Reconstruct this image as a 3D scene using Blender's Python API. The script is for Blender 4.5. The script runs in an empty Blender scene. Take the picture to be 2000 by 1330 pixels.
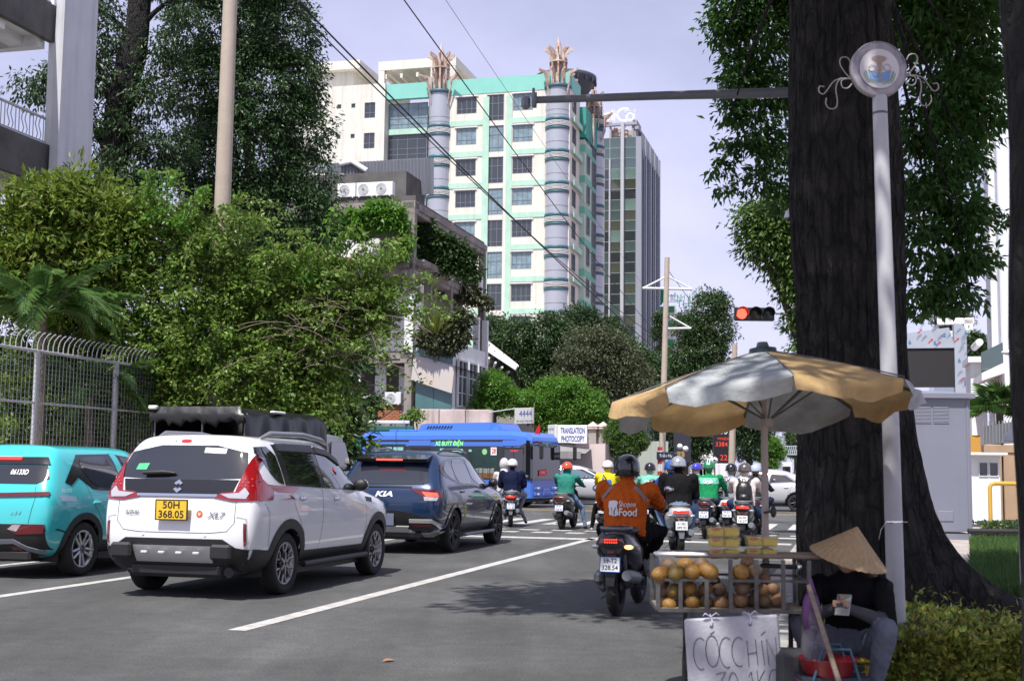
import bpy,bmesh,math,random
import numpy as np
from mathutils import Vector,Matrix,Euler
from mathutils.bvhtree import BVHTree
from mathutils.geometry import delaunay_2d_cdt
random.seed(11); rng=np.random.default_rng(11)
SC=bpy.context.scene
COL=SC.collection
# ------------------------------------------------------------------ camera
FPX,CAM_H=2500.0,1.4                  # focal length in photo pixels (2000 px wide), eye height
PITCH,ROLL,ROAD=math.atan(249/FPX),0.012,math.radians(14.8)
_f=Vector((0,math.cos(PITCH),math.sin(PITCH)))
_r0=Vector((1,0,0)); _u0=Vector((0,-math.sin(PITCH),math.cos(PITCH)))
_r=_r0*math.cos(ROLL)+_u0*math.sin(ROLL); _u=_u0*math.cos(ROLL)-_r0*math.sin(ROLL)
EYE=Vector((0,0,CAM_H))
cam_data=bpy.data.cameras.new("camera"); cam=bpy.data.objects.new("camera",cam_data); COL.objects.link(cam)
cam.matrix_world=Matrix(((_r.x,_u.x,-_f.x,0),(_r.y,_u.y,-_f.y,0),(_r.z,_u.z,-_f.z,CAM_H),(0,0,0,1)))
cam_data.sensor_width=36; cam_data.lens=FPX/2000*36
cam_data.clip_start=0.1; cam_data.clip_end=6000
cam_data.dof.use_dof=True; cam_data.dof.focus_distance=22; cam_data.dof.aperture_fstop=5.0
SC.camera=cam
# ------------------------------------------------------------------ sky, sun, exposure
SUN=Vector((-0.20,-0.44,0.875)).normalized()          # points to the sun: high, behind the camera
W=bpy.data.worlds.new("World"); SC.world=W; W.use_nodes=True
nt=W.node_tree; N=nt.nodes; L=nt.links
bg=N['Background']; bg.inputs[1].default_value=0.085
sky=N.new('ShaderNodeTexSky'); sky.sky_type='NISHITA'; sky.sun_disc=False
sky.sun_elevation=math.asin(SUN.z); sky.sun_rotation=math.atan2(SUN.x,SUN.y)
sky.air_density=1.0; sky.dust_density=1.5; sky.ozone_density=1.5
tc=N.new('ShaderNodeTexCoord'); mp=N.new('ShaderNodeMapping'); mp.inputs[3].default_value=(1,1,1.9)
no=N.new('ShaderNodeTexNoise'); no.inputs['Scale'].default_value=3.1; no.inputs['Detail'].default_value=7; no.inputs['Roughness'].default_value=0.55
rp=N.new('ShaderNodeValToRGB'); rp.color_ramp.elements[0].position=0.36; rp.color_ramp.elements[1].position=0.62
rp.color_ramp.elements[0].color=(0.62,0.62,0.62,1); rp.color_ramp.elements[1].color=(1,1,1,1)
mx=N.new('ShaderNodeMix'); mx.data_type='RGBA'; mx.inputs[7].default_value=(8.35,8.25,11.6,1)    # thin high cloud veil
L.new(tc.outputs['Generated'],mp.inputs[0]); L.new(mp.outputs[0],no.inputs['Vector']); L.new(no.outputs[0],rp.inputs[0])
sx_=N.new('ShaderNodeSeparateXYZ'); L.new(tc.outputs['Generated'],sx_.inputs[0])          # the haze veil thins towards the zenith
def wm(op,a,b):
 n=N.new('ShaderNodeMath'); n.operation=op
 for i,v in enumerate((a,b)):
  if isinstance(v,(int,float)): n.inputs[i].default_value=v
  else: L.new(v,n.inputs[i])
 return n.outputs[0]
veil=wm('SUBTRACT',1.0,wm('POWER',2.718,wm('DIVIDE',-0.50,wm('ADD',wm('MAXIMUM',sx_.outputs[2],0.0),0.06))))
L.new(wm('MULTIPLY',rp.outputs[0],veil),mx.inputs[0]); L.new(sky.outputs[0],mx.inputs[6]); L.new(mx.outputs[2],bg.inputs[0])
sd=bpy.data.lights.new("sun",'SUN'); sd.energy=4.9; sd.angle=math.radians(0.5); sd.color=(1,0.97,0.92)
sun=bpy.data.objects.new("sun",sd); COL.objects.link(sun); sun.rotation_euler=(-SUN).to_track_quat('-Z','Y').to_euler()
vs=SC.view_settings; vs.view_transform='Standard'; vs.look='None'; vs.exposure=0.34; vs.gamma=1; vs.use_curve_mapping=False
SC.cycles.max_bounces=6; SC.cycles.diffuse_bounces=3; SC.cycles.glossy_bounces=3; SC.cycles.transmission_bounces=4; SC.cycles.transparent_max_bounces=8
SC.cycles.caustics_reflective=False; SC.cycles.caustics_refractive=False
# ------------------------------------------------------------------ helpers
RD=Vector((math.sin(ROAD),math.cos(ROAD),0)); RN=Vector((math.cos(ROAD),-math.sin(ROAD),0)); UP=Vector((0,0,1))
def ray(px,py): return _f*FPX+_r*(px-1000)-_u*(py-665)
def G(px,py,z=0.0):                       # where the sight line of a photo pixel meets height z
 d=ray(px,py); return EYE+d*((z-CAM_H)/d.z)
def P(px,py,y):                           # ... or the distance y in front of the camera
 d=ray(px,py); return EYE+d*(y/d.y)
def RF(o,heading=ROAD):                    # frame at o whose local y axis points along the heading
 return Matrix.Translation(o) @ Matrix.Rotation(-heading,4,'Z')
def tag(o,label=None,cat=None,group=None,kind=None):
 if label: o['label']=label
 if cat: o['category']=cat
 if group: o['group']=group
 if kind: o['kind']=kind
 return o
def link(o,parent=None):
 COL.objects.link(o)
 if parent is not None: o.parent=parent
 return o
def thing(name,label,cat,loc=(0,0,0),rz=0.0,group=None):
 o=bpy.data.objects.new(name,None); o.empty_display_size=0.2
 o.location=loc; o.rotation_euler=(0,0,rz); link(o)
 return tag(o,label,cat,group)
def copy_tree(o,parent=None):
 c=o.copy(); COL.objects.link(c)
 if parent is not None: c.parent=parent
 for ch in list(o.children): copy_tree(ch,c)
 return c
def inst(src,parent,loc=(0,0,0),rot=None,name=None,scale=None):   # a part that shares its mesh with src
 c=bpy.data.objects.new(name or src.name.split('.')[0],src.data); link(c,parent); c.location=loc
 if rot is not None: c.rotation_euler=rot
 if scale is not None: c.scale=scale
 return c
def np_mesh(name,V,Fq,smooth=False,mats=(),mi=None):
 """mesh from numpy arrays: V (n,3), Fq (m,k)"""
 me=bpy.data.meshes.new(name)
 V=np.asarray(V,np.float32); Fq=np.asarray(Fq,np.int32); m,k=Fq.shape
 me.vertices.add(len(V)); me.vertices.foreach_set('co',V.ravel())
 me.loops.add(m*k); me.loops.foreach_set('vertex_index',Fq.ravel())
 me.polygons.add(m); me.polygons.foreach_set('loop_start',np.arange(0,m*k,k,dtype=np.int32))
 me.polygons.foreach_set('loop_total',np.full(m,k,np.int32))
 me.polygons.foreach_set('use_smooth',np.full(m,smooth))
 for x in mats: me.materials.append(x)
 if mi is not None: me.polygons.foreach_set('material_index',np.asarray(mi,np.int32))
 me.update(calc_edges=True)
 return me
def mesh_obj(name,me,parent=None):
 return link(bpy.data.objects.new(name,me),parent)
class MB:
 """collects shapes into one mesh"""
 def __init__(s,M=None): s.v=[]; s.f=[]; s.mi=[]; s.sm=[]; s.M=M
 def add(s,vs,fs,mat=0,smooth=False,M=None):
  b=len(s.v)
  for p in vs:
   p=Vector(p)
   if M is not None: p=M @ p
   if s.M is not None: p=s.M @ p
   s.v.append(p[:])
  for f in fs: s.f.append(tuple(b+i for i in f)); s.mi.append(mat); s.sm.append(smooth)
  return s
 def box(s,c,d,mat=0,b=0.0,M=None):
  hx,hy,hz=d[0]/2,d[1]/2,d[2]/2; c=Vector(c)
  if b <= 0:
   vs=[c+Vector((x*hx,y*hy,z*hz)) for x in (-1,1) for y in (-1,1) for z in (-1,1)]
   fs=[(0,1,3,2),(4,6,7,5),(0,4,5,1),(2,3,7,6),(0,2,6,4),(1,5,7,3)]
   return s.add(vs,fs,mat,False,M)
  b=min(b,hx*.98,hy*.98,hz*.98); vs=[]; ix={}
  for x in (-1,1):
   for y in (-1,1):
    for z in (-1,1):
     for a in range(3):
      q=[x*(hx-b),y*(hy-b),z*(hz-b)]; q[a] += (x,y,z)[a]*b
      ix[x,y,z,a]=len(vs); vs.append(c+Vector(q))
  fs=[]
  for a in range(3):
   o1,o2=[(1,2),(2,0),(0,1)][a]
   for sg in (-1,1):
    def k(p,q):
     t=[0,0,0]; t[a]=sg; t[o1]=p; t[o2]=q; return ix[t[0],t[1],t[2],a]
    f=(k(-1,-1),k(1,-1),k(1,1),k(-1,1)); fs.append(f if sg > 0 else f[::-1])
  for a in range(3):
   o1,o2=[(1,2),(2,0),(0,1)][a]
   for p in (-1,1):
    for q in (-1,1):
     def k(e,w):
      t=[0,0,0]; t[a]=e; t[o1]=p; t[o2]=q; return ix[t[0],t[1],t[2],w]
     f=(k(-1,o1),k(1,o1),k(1,o2),k(-1,o2)); fs.append(f if p*q < 0 else f[::-1])
  for x in (-1,1):
   for y in (-1,1):
    for z in (-1,1):
     f=tuple(ix[x,y,z,a] for a in range(3)); fs.append(f if x*y*z > 0 else f[::-1])
  return s.add(vs,fs,mat,False,M)
 def tube(s,pts,r,n=8,mat=0,cap=True,smooth=True,M=None,flat=1.0,closed=False):
  pts=[Vector(p) for p in pts]; m=len(pts)
  rs=[r]*m if isinstance(r,(int,float)) else list(r)
  vs=[]; fs=[]; prev=None
  for i,p in enumerate(pts):
   if closed: t=(pts[(i+1) % m]-pts[i-1])
   else: t=(pts[min(i+1,m-1)]-pts[max(i-1,0)])
   t.normalize()
   if prev is None:
    a=Vector((0,0,1)) if abs(t.z) < .9 else Vector((1,0,0))
    u=(a-t*a.dot(t)).normalized()
   else:
    u=(prev-t*prev.dot(t))
    u=u.normalized() if u.length > 1e-6 else prev
   prev=u; w=t.cross(u)
   for k in range(n):
    a=2*math.pi*k/n; vs.append(p+(u*math.cos(a)*flat+w*math.sin(a))*rs[i])
  for i in range(m if closed else m-1):
   for k in range(n):
    j=(i+1) % m
    fs.append((i*n+k,i*n+(k+1) % n,j*n+(k+1) % n,j*n+k))
  s.add(vs,fs,mat,smooth,M)
  if cap and not closed: s.add(vs[:n],[tuple(range(n))[::-1]],mat,False,M); s.add(vs[-n:],[tuple(range(n))],mat,False,M)
  return s
 def cyl(s,a,b,r,n=16,mat=0,r2=None,smooth=True,M=None): return s.tube([a,b],[r,r if r2 is None else r2],n,mat,True,smooth,M)
 def lathe(s,prof,n=20,mat=0,smooth=True,M=None,cap=True):
  """profile [(r,z)] turned about z"""
  vs=[]; fs=[]
  for r,z in prof:
   for k in range(n):
    a=2*math.pi*k/n; vs.append((r*math.cos(a),r*math.sin(a),z))
  for i in range(len(prof)-1):
   for k in range(n): fs.append((i*n+k,i*n+(k+1) % n,(i+1)*n+(k+1) % n,(i+1)*n+k))
  s.add(vs,fs,mat,smooth,M)
  if cap:
   if prof[0][0] > 1e-4: s.add(vs[:n],[tuple(range(n))[::-1]],mat,False,M)
   if prof[-1][0] > 1e-4: s.add(vs[-n:],[tuple(range(n))],mat,False,M)
  return s
 def prism(s,poly,d,mat=0,M=None,smooth=False):
  """2-D polygon (x,z) extruded along +y by d"""
  n=len(poly); vs=[(x,0,z) for x,z in poly]+[(x,d,z) for x,z in poly]
  ar=sum(poly[i][0]*poly[(i+1) % n][1]-poly[(i+1) % n][0]*poly[i][1] for i in range(n))
  fs=[tuple(range(n)),tuple(range(n,2*n))[::-1]]+[(i,i+n,(i+1) % n+n,(i+1) % n) for i in range(n)]
  if (ar < 0): fs=[f[::-1] for f in fs]
  return s.add(vs,fs,mat,smooth,M)
 def ball(s,c,r,n=12,m=8,mat=0,M=None,noise=0):
  c=Vector(c); rr=r if not isinstance(r,(int,float)) else (r,r,r); vs=[]; fs=[]
  for i in range(m+1):
   t=math.pi*i/m
   for k in range(n):
    a=2*math.pi*k/n; q=1+random.uniform(-noise,noise)
    vs.append(c+Vector((rr[0]*math.sin(t)*math.cos(a)*q,rr[1]*math.sin(t)*math.sin(a)*q,rr[2]*math.cos(t)*q)))
  for i in range(m):
   for k in range(n): fs.append((i*n+k,(i+1)*n+k,(i+1)*n+(k+1) % n,i*n+(k+1) % n))
  return s.add(vs,fs,mat,True,M)
 def loft(s,rings,mat=0,smooth=True,cap=True,M=None):
  n=len(rings[0]); vs=[p for r in rings for p in r]; fs=[]
  for i in range(len(rings)-1):
   for k in range(n): fs.append((i*n+k,i*n+(k+1) % n,(i+1)*n+(k+1) % n,(i+1)*n+k))
  if cap: fs += [tuple(range(n))[::-1],tuple(range((len(rings)-1)*n,len(rings)*n))]
  return s.add(vs,fs,mat,smooth,M)
 def mesh(s,name,mats):
  me=bpy.data.meshes.new(name); me.from_pydata(s.v,[],s.f)
  for x in (mats if isinstance(mats,(list,tuple)) else [mats]): me.materials.append(x)
  me.polygons.foreach_set('material_index',s.mi); me.polygons.foreach_set('use_smooth',s.sm); me.update()
  return me
 def obj(s,name,mats,parent=None): return mesh_obj(name,s.mesh(name,mats),parent)
def subdivide(mb,level):
 """Catmull-Clark of a collected mesh -> (verts, faces)"""
 me=bpy.data.meshes.new('tmp'); me.from_pydata(mb.v,[],mb.f)
 bm=bmesh.new(); bm.from_mesh(me); bmesh.ops.remove_doubles(bm,verts=bm.verts,dist=1e-5); bm.to_mesh(me); bm.free()
 o=bpy.data.objects.new('tmp',me); COL.objects.link(o)
 md=o.modifiers.new('s','SUBSURF'); md.levels=level; md.subdivision_type='CATMULL_CLARK'
 dg=bpy.context.evaluated_depsgraph_get(); ev=o.evaluated_get(dg); m2=bpy.data.meshes.new_from_object(ev)
 V=[v.co.copy() for v in m2.vertices]; Fc=[tuple(p.vertices) for p in m2.polygons]
 bpy.data.objects.remove(o); bpy.data.meshes.remove(me); bpy.data.meshes.remove(m2)
 return V,Fc
def remesh(mb,voxel,smooth_it=6,fac=0.5):
 me=bpy.data.meshes.new('tmp'); me.from_pydata(mb.v,[],mb.f)
 o=bpy.data.objects.new('tmp',me); COL.objects.link(o)
 md=o.modifiers.new('r','REMESH'); md.mode='VOXEL'; md.voxel_size=voxel; md.adaptivity=0
 sm=o.modifiers.new('s','SMOOTH'); sm.iterations=smooth_it; sm.factor=fac
 dg=bpy.context.evaluated_depsgraph_get(); m2=bpy.data.meshes.new_from_object(o.evaluated_get(dg))
 V=np.empty(len(m2.vertices)*3,np.float32); m2.vertices.foreach_get('co',V); V=V.reshape(-1,3)
 Fq=np.array([tuple(p.vertices) for p in m2.polygons if len(p.vertices) == 4],np.int32)
 bpy.data.objects.remove(o); bpy.data.meshes.remove(me); bpy.data.meshes.remove(m2)
 return V,Fq
_txt={}
def text_mesh(s,size=1.0,align='CENTER',shear=0.0,bold=0.0,spacing=1.0):
 """2-D text outline as (verts [(x,y)], faces), height of capitals about 0.7*size, centred"""
 key=(s,size,align,shear,bold,spacing)
 if key in _txt: return _txt[key]
 cu=bpy.data.curves.new('t','FONT'); cu.body=s; cu.size=size; cu.align_x=align; cu.align_y='CENTER'; cu.shear=shear
 cu.offset=bold*size; cu.space_character=spacing; cu.resolution_u=3
 o=bpy.data.objects.new('t',cu); COL.objects.link(o)
 dg=bpy.context.evaluated_depsgraph_get(); me=bpy.data.meshes.new_from_object(o.evaluated_get(dg))
 r=([(v.co.x,v.co.y) for v in me.vertices],[tuple(p.vertices) for p in me.polygons])
 bpy.data.objects.remove(o); bpy.data.meshes.remove(me); _txt[key]=r
 return r
def put_text(name,s,size,M,m,parent=None,width=None,depth=0.004,**k):
 """lettering as thin raised plates; M: frame with x right, y up, z out of the surface"""
 v,f=text_mesh(s,size,**k)
 if not v: return None
 sx=1.0
 if width:
  xs=[p[0] for p in v]; sx=width/max(max(xs)-min(xs),1e-6)
 mb=MB(M); mb.add([(x*sx,y,depth) for x,y in v],f)
 return mb.obj(name,m,parent)
def face_frame(o,right,up):
 r=Vector(right).normalized(); u=Vector(up).normalized(); n=r.cross(u).normalized(); u=n.cross(r); o=Vector(o)
 return Matrix(((r.x,u.x,n.x,o.x),(r.y,u.y,n.y,o.y),(r.z,u.z,n.z,o.z),(0,0,0,1)))
def chaikin(poly,n=2,closed=True):
 for _ in range(n):
  q=[]
  m=len(poly)
  for i in range(m if closed else m-1):
   a,b=poly[i],poly[(i+1) % m]
   q += [(a[0]*.75+b[0]*.25,a[1]*.75+b[1]*.25),(a[0]*.25+b[0]*.75,a[1]*.25+b[1]*.75)]
  if not closed: q=[poly[0]]+q+[poly[-1]]
  poly=q
 return poly
def inside(p,poly):
 x,y=p; c=False; j=len(poly)-1
 for i in range(len(poly)):
  xi,yi=poly[i]; xj,yj=poly[j]
  if (yi > y) != (yj > y) and x < (xj-xi)*(y-yi)/(yj-yi+1e-12)+xi: c=not c
  j=i
 return c
def fill(poly,res):
 """triangulates a 2-D polygon with inner points every res"""
 b=[]
 n=len(poly)
 for i in range(n):
  p,q=poly[i],poly[(i+1) % n]; d=math.hypot(q[0]-p[0],q[1]-p[1]); k=max(1,int(d/res+.5))
  if d < 1e-6: continue
  b += [(p[0]+(q[0]-p[0])*t/k,p[1]+(q[1]-p[1])*t/k) for t in range(k)]
 xs=[p[0] for p in b]; ys=[p[1] for p in b]; inn=[]
 y=min(ys)+res*.5
 while y < max(ys):
  x=min(xs)+res*.5
  while x < max(xs):
   if inside((x,y),b) and min((x-p[0])**2+(y-p[1])**2 for p in b) > (res*.45)**2: inn.append((x,y))
   x += res
  y += res
 pts=[Vector(p) for p in b+inn]; nb=len(b)
 r=delaunay_2d_cdt(pts,[(i,(i+1) % nb) for i in range(nb)],[],1,1e-7)
 return [tuple(v) for v in r[0]],[tuple(f) for f in r[2]],nb
SIDE=(Vector((3,0,0)),Vector((0,1,0)),Vector((0,0,1)),Vector((-1,0,0)))
LEFT=(Vector((-3,0,0)),Vector((0,1,0)),Vector((0,0,1)),Vector((1,0,0)))
REAR=(Vector((0,-6,0)),Vector((1,0,0)),Vector((0,0,1)),Vector((0,1,0)))
FRONT=(Vector((0,8,0)),Vector((1,0,0)),Vector((0,0,1)),Vector((0,-1,0)))
TOP=(Vector((0,0,5)),Vector((1,0,0)),Vector((0,1,0)),Vector((0,0,-1)))
def shoot(bvh,fr,x,y):
 O,U_,V_,D=fr; o=O+U_*x+V_*y
 h,n,i,d=bvh.ray_cast(o,D)
 if h is None:
  best=None
  for t in np.linspace(1,9,60):
   hh,nn,ii,dd=bvh.find_nearest(o+D*t)
   if hh is not None and (best is None or dd < best[2]): best=(hh,nn,dd)
  h,n=best[0],best[1]
 if n.dot(D) > 0: n=-n
 return h,n
def patch(name,poly,fr,bvh,m,parent,off=0.006,res=0.07,rnd=0,sink=0.02,mats=None):
 """a panel of the given outline laid over a curved body, proud of it by off, with its own rim"""
 if rnd: poly=chaikin(poly,rnd)
 v2,fs,nb=fill(poly,res)
 vs=[]; base=[]
 for x,y in v2:
  h,n=shoot(bvh,fr,x,y); vs.append(h+n*off); base.append(h-n*sink)
 D=fr[3]; out=[]
 for f in fs:
  a,b,c=(vs[i] for i in f[:3]); out.append(f if (b-a).cross(c-a).dot(D) < 0 else f[::-1])
 mb=MB(); mb.add(vs,out,0,True)
 if sink > 0:
  ring=vs[:nb]+base[:nb]
  q=[(i,(i+1) % nb,nb+(i+1) % nb,nb+i) for i in range(nb)]
  mb.add(ring,q,0,False)
 o=mb.obj(name,m,parent)
 if sink > 0:
  bm=bmesh.new(); bm.from_mesh(o.data); bmesh.ops.recalc_face_normals(bm,faces=[f for f in bm.faces if not f.smooth]); bm.to_mesh(o.data); bm.free()
 return o
def strip(pts,w):
 """outline of a thin band along 2-D points"""
 a=[]; b=[]; n=len(pts)
 for i in range(n):
  p=pts[max(i-1,0)]; q=pts[min(i+1,n-1)]; dx,dy=q[0]-p[0],q[1]-p[1]; l=math.hypot(dx,dy) or 1
  a.append((pts[i][0]-dy/l*w/2,pts[i][1]+dx/l*w/2)); b.append((pts[i][0]+dy/l*w/2,pts[i][1]-dx/l*w/2))
 return a+b[::-1]
def text_on(name,s,size,fr,cx,cy,bvh,m,parent,off=0.004,width=None,flip=1,**k):
 v,f=text_mesh(s,size,**k); sx=1.0
 if width: xs=[p[0] for p in v]; sx=width/(max(xs)-min(xs))
 vs=[]
 for x,y in v:
  h,n=shoot(bvh,fr,cx+x*sx*flip,cy+y); vs.append(h-fr[3]*off)
 mb=MB(); mb.add(vs,f if flip > 0 else [q[::-1] for q in f]); return mb.obj(name,m,parent)
def arc(cx,cy,r,a0,a1,n=16): return [(cx+r*math.cos(math.radians(a0+(a1-a0)*i/n)),cy+r*math.sin(math.radians(a0+(a1-a0)*i/n))) for i in range(n+1)]
def bez(p0,p1,p2,p3,n=10):
 p0,p1,p2,p3=map(Vector,(p0,p1,p2,p3))
 return [p0*(1-t)**3+p1*3*t*(1-t)**2+p2*3*t*t*(1-t)+p3*t**3 for t in (i/n for i in range(n+1))]
# ------------------------------------------------------------------ materials
_mats={}
def S(*c):                                   # sRGB 0-255 -> linear
 return tuple(((x/255)/12.92 if x/255 <= .04045 else ((x/255+.055)/1.055)**2.4) for x in c)
def mat(name,col,rough=0.6,metal=0.0,var=0.0,vs=4.0,col2=None,bump=0.0,bs=30.0,coat=0.0,ior=1.5,emit=0.0,spec=0.5,
  streak=0.0,island=0.0,transl=0.0,bd=.02,stretch=(1,1,1),alpha=1.0,trans=0.0,det=5):
 if name in _mats: return _mats[name]
 m=bpy.data.materials.new(name); m.use_nodes=True; n=m.node_tree.nodes; l=m.node_tree.links; b=n['Principled BSDF']
 b.inputs['Base Color'].default_value=(*col,1); b.inputs['Roughness'].default_value=rough; b.inputs['Metallic'].default_value=metal
 b.inputs['IOR'].default_value=ior; b.inputs['Coat Weight'].default_value=coat; b.inputs['Coat Roughness'].default_value=0.03
 b.inputs['Specular IOR Level'].default_value=spec; b.inputs['Alpha'].default_value=alpha; b.inputs['Transmission Weight'].default_value=trans
 cout=None
 if var or bump or streak:
  t=n.new('ShaderNodeTexCoord'); mpn=n.new('ShaderNodeMapping'); mpn.inputs[3].default_value=stretch; l.new(t.outputs['Object'],mpn.inputs[0])
 if var:
  z=n.new('ShaderNodeTexNoise'); z.inputs['Scale'].default_value=vs; z.inputs['Detail'].default_value=det; z.inputs['Roughness'].default_value=0.62
  l.new(mpn.outputs[0],z.inputs['Vector'])
  r=n.new('ShaderNodeMapRange'); r.inputs[1].default_value=0.32; r.inputs[2].default_value=0.68; l.new(z.outputs[0],r.inputs[0])
  x=n.new('ShaderNodeMix'); x.data_type='RGBA'; l.new(r.outputs[0],x.inputs[0])
  c2=col2 if col2 else tuple(c*(1-var) for c in col)
  x.inputs[6].default_value=(*c2,1); x.inputs[7].default_value=(*col,1) if col2 else (*(min(1,c*(1+var*.5)) for c in col),1)
  cout=x.outputs[2]
 if streak:                                # rain streaks: noise drawn out along z
  m3=n.new('ShaderNodeMapping'); m3.inputs[3].default_value=(2.2,2.2,0.12); l.new(t.outputs['Object'],m3.inputs[0])
  z=n.new('ShaderNodeTexNoise'); z.inputs['Scale'].default_value=1.6; z.inputs['Detail'].default_value=6; l.new(m3.outputs[0],z.inputs['Vector'])
  r=n.new('ShaderNodeMapRange'); r.inputs[1].default_value=0.5; r.inputs[2].default_value=0.75; r.inputs[3].default_value=0; r.inputs[4].default_value=streak; l.new(z.outputs[0],r.inputs[0])
  x=n.new('ShaderNodeMix'); x.data_type='RGBA'; l.new(r.outputs[0],x.inputs[0]); x.inputs[7].default_value=(.07,.065,.055,1)
  if cout: l.new(cout,x.inputs[6])
  else: x.inputs[6].default_value=(*col,1)
  cout=x.outputs[2]
 if island:
  g=n.new('ShaderNodeNewGeometry'); h=n.new('ShaderNodeHueSaturation')
  r1=n.new('ShaderNodeMapRange'); r1.inputs[3].default_value=1-island; r1.inputs[4].default_value=1+island; l.new(g.outputs['Random Per Island'],r1.inputs[0]); l.new(r1.outputs[0],h.inputs['Value'])
  ml=n.new('ShaderNodeMath'); ml.operation='MULTIPLY'; ml.inputs[1].default_value=7.31; fr_=n.new('ShaderNodeMath'); fr_.operation='FRACT'
  l.new(g.outputs['Random Per Island'],ml.inputs[0]); l.new(ml.outputs[0],fr_.inputs[0])
  r2=n.new('ShaderNodeMapRange'); r2.inputs[3].default_value=0.5-island*.07; r2.inputs[4].default_value=0.5+island*.05; l.new(fr_.outputs[0],r2.inputs[0]); l.new(r2.outputs[0],h.inputs['Hue'])
  if cout: l.new(cout,h.inputs['Color'])
  else: h.inputs['Color'].default_value=(*col,1)
  cout=h.outputs[0]
 if cout: l.new(cout,b.inputs['Base Color'])
 if bump:
  z=n.new('ShaderNodeTexNoise'); z.inputs['Scale'].default_value=bs; z.inputs['Detail'].default_value=5; l.new(mpn.outputs[0],z.inputs['Vector'])
  bp=n.new('ShaderNodeBump'); bp.inputs['Strength'].default_value=bump; bp.inputs['Distance'].default_value=bd; l.new(z.outputs[0],bp.inputs['Height']); l.new(bp.outputs[0],b.inputs['Normal'])
 if emit:
  b.inputs['Emission Color'].default_value=(*col,1); b.inputs['Emission Strength'].default_value=emit
 if transl:
  tr=n.new('ShaderNodeBsdfTranslucent'); ms=n.new('ShaderNodeMixShader'); ms.inputs[0].default_value=transl
  if cout: l.new(cout,tr.inputs[0])
  else: tr.inputs[0].default_value=(*col,1)
  l.new(b.outputs[0],ms.inputs[1]); l.new(tr.outputs[0],ms.inputs[2]); l.new(ms.outputs[0],n['Material Output'].inputs[0])
 _mats[name]=m
 return m
M_ASPH=mat('asphalt',(.098,.098,.096),.85,var=.30,vs=.5,bump=.6,bs=160,det=12)
def asphalt_wear(m):                         # stone speckle, patches, and darker worn wheel tracks along the lanes
 n=m.node_tree.nodes; l=m.node_tree.links; b=n['Principled BSDF']; src=b.inputs['Base Color'].links[0].from_socket; t=n.new('ShaderNodeTexCoord')
 def noise(scale,st,lo,hi,rot=0):
  mp_=n.new('ShaderNodeMapping'); mp_.inputs[3].default_value=st; mp_.inputs[2].default_value=(0,0,rot); z=n.new('ShaderNodeTexNoise'); z.inputs['Scale'].default_value=scale; z.inputs['Detail'].default_value=6; r=n.new('ShaderNodeMapRange'); r.inputs[1].default_value=.35; r.inputs[2].default_value=.65; r.inputs[3].default_value=lo; r.inputs[4].default_value=hi
  l.new(t.outputs['Object'],mp_.inputs[0]); l.new(mp_.outputs[0],z.inputs['Vector']); l.new(z.outputs[0],r.inputs[0]); return r.outputs[0]
 for f in (noise(45,(1,1,1),.72,1.28),noise(1.3,(1,.05,1),.76,1.12,.2583),noise(6,(1,1,1),.9,1.1),noise(.55,(1,.45,1),.84,1.12)):
  x=n.new('ShaderNodeVectorMath'); x.operation='SCALE'; l.new(src,x.inputs[0]); l.new(f,x.inputs['Scale']); src=x.outputs[0]
 l.new(src,b.inputs['Base Color'])
asphalt_wear(M_ASPH)
M_LINE=mat('road_paint',(.60,.58,.55),.6,var=.5,vs=7,col2=(.36,.35,.33),bump=.2,bs=120)
M_YLINE=mat('yellow_paint',(.60,.36,.09),.6,var=.3,vs=9)
M_PAVE=mat('paving_stone',(.40,.35,.32),.8,var=.25,vs=3,bump=.3,bs=40)
M_PAVE_R=mat('paving_red',(.36,.24,.21),.8,var=.3,vs=4,bump=.3,bs=40)
M_KERB=mat('kerb_stone',(.33,.32,.30),.8,var=.35,vs=3,bump=.3,bs=40)
M_SOIL=mat('soil',(.10,.075,.05),.95,var=.4,vs=6,bump=.6,bs=30)
M_WALLC=mat('cream_wall',(.69,.665,.59),.75,var=.08,vs=.4,streak=.22)
M_WALLW=mat('white_wall',(.80,.80,.80),.7,var=.06,vs=.6,streak=.12)
M_MINT=mat('mint_band',(.42,.63,.51),.7,var=.12,vs=.8,streak=.12)
M_TEAL=mat('teal_band',(.22,.55,.47),.6,var=.06,vs=.5,streak=.05)
M_TEALR=mat('teal_ring',(.035,.115,.145),.5)
M_TEALW=mat('pale_green_wall',(.45,.56,.48),.7,var=.08,vs=.5)
M_SILV=mat('silver_cladding',(.42,.44,.49),.36,metal=.25,var=.06,vs=.5)
M_STEELRUST=mat('rusty_white_steel',(.62,.58,.54),.7,var=.5,vs=1.2,col2=(.30,.12,.05))
M_FRAME_W=mat('white_frame',(.72,.72,.72),.5)
M_FRAME_G=mat('grey_frame',(.20,.22,.24),.5)
M_GLASS_D=mat('dark_window_glass',(.035,.042,.05),.06,ior=1.7,coat=.5)
M_GLASS_B=mat('curtained_window_glass',(.20,.29,.33),.08,ior=1.6,coat=.5,var=.35,vs=1.7)
M_GLASS_G=mat('green_tower_glass',(.045,.085,.075),.05,ior=1.9,coat=1,var=.5,vs=.11)
M_GLASS_T=mat('teal_shop_glass',(.07,.17,.17),.08,ior=1.6,var=.3,vs=.5)
M_CONC=mat('old_concrete',(.30,.27,.245),.9,var=.35,vs=1.3,streak=.6,bump=.35,bs=14)
M_CONC_D=mat('dark_wet_concrete',(.115,.11,.105),.9,var=.4,vs=1.2,streak=.7,bump=.3,bs=10)
M_CONC_P=mat('pole_concrete',(.46,.385,.315),.85,var=.12,vs=2,streak=.12,bump=.2,bs=25)
M_PINK=mat('pink_plaster',(.62,.50,.46),.85,var=.3,vs=.9,streak=.6)
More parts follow.
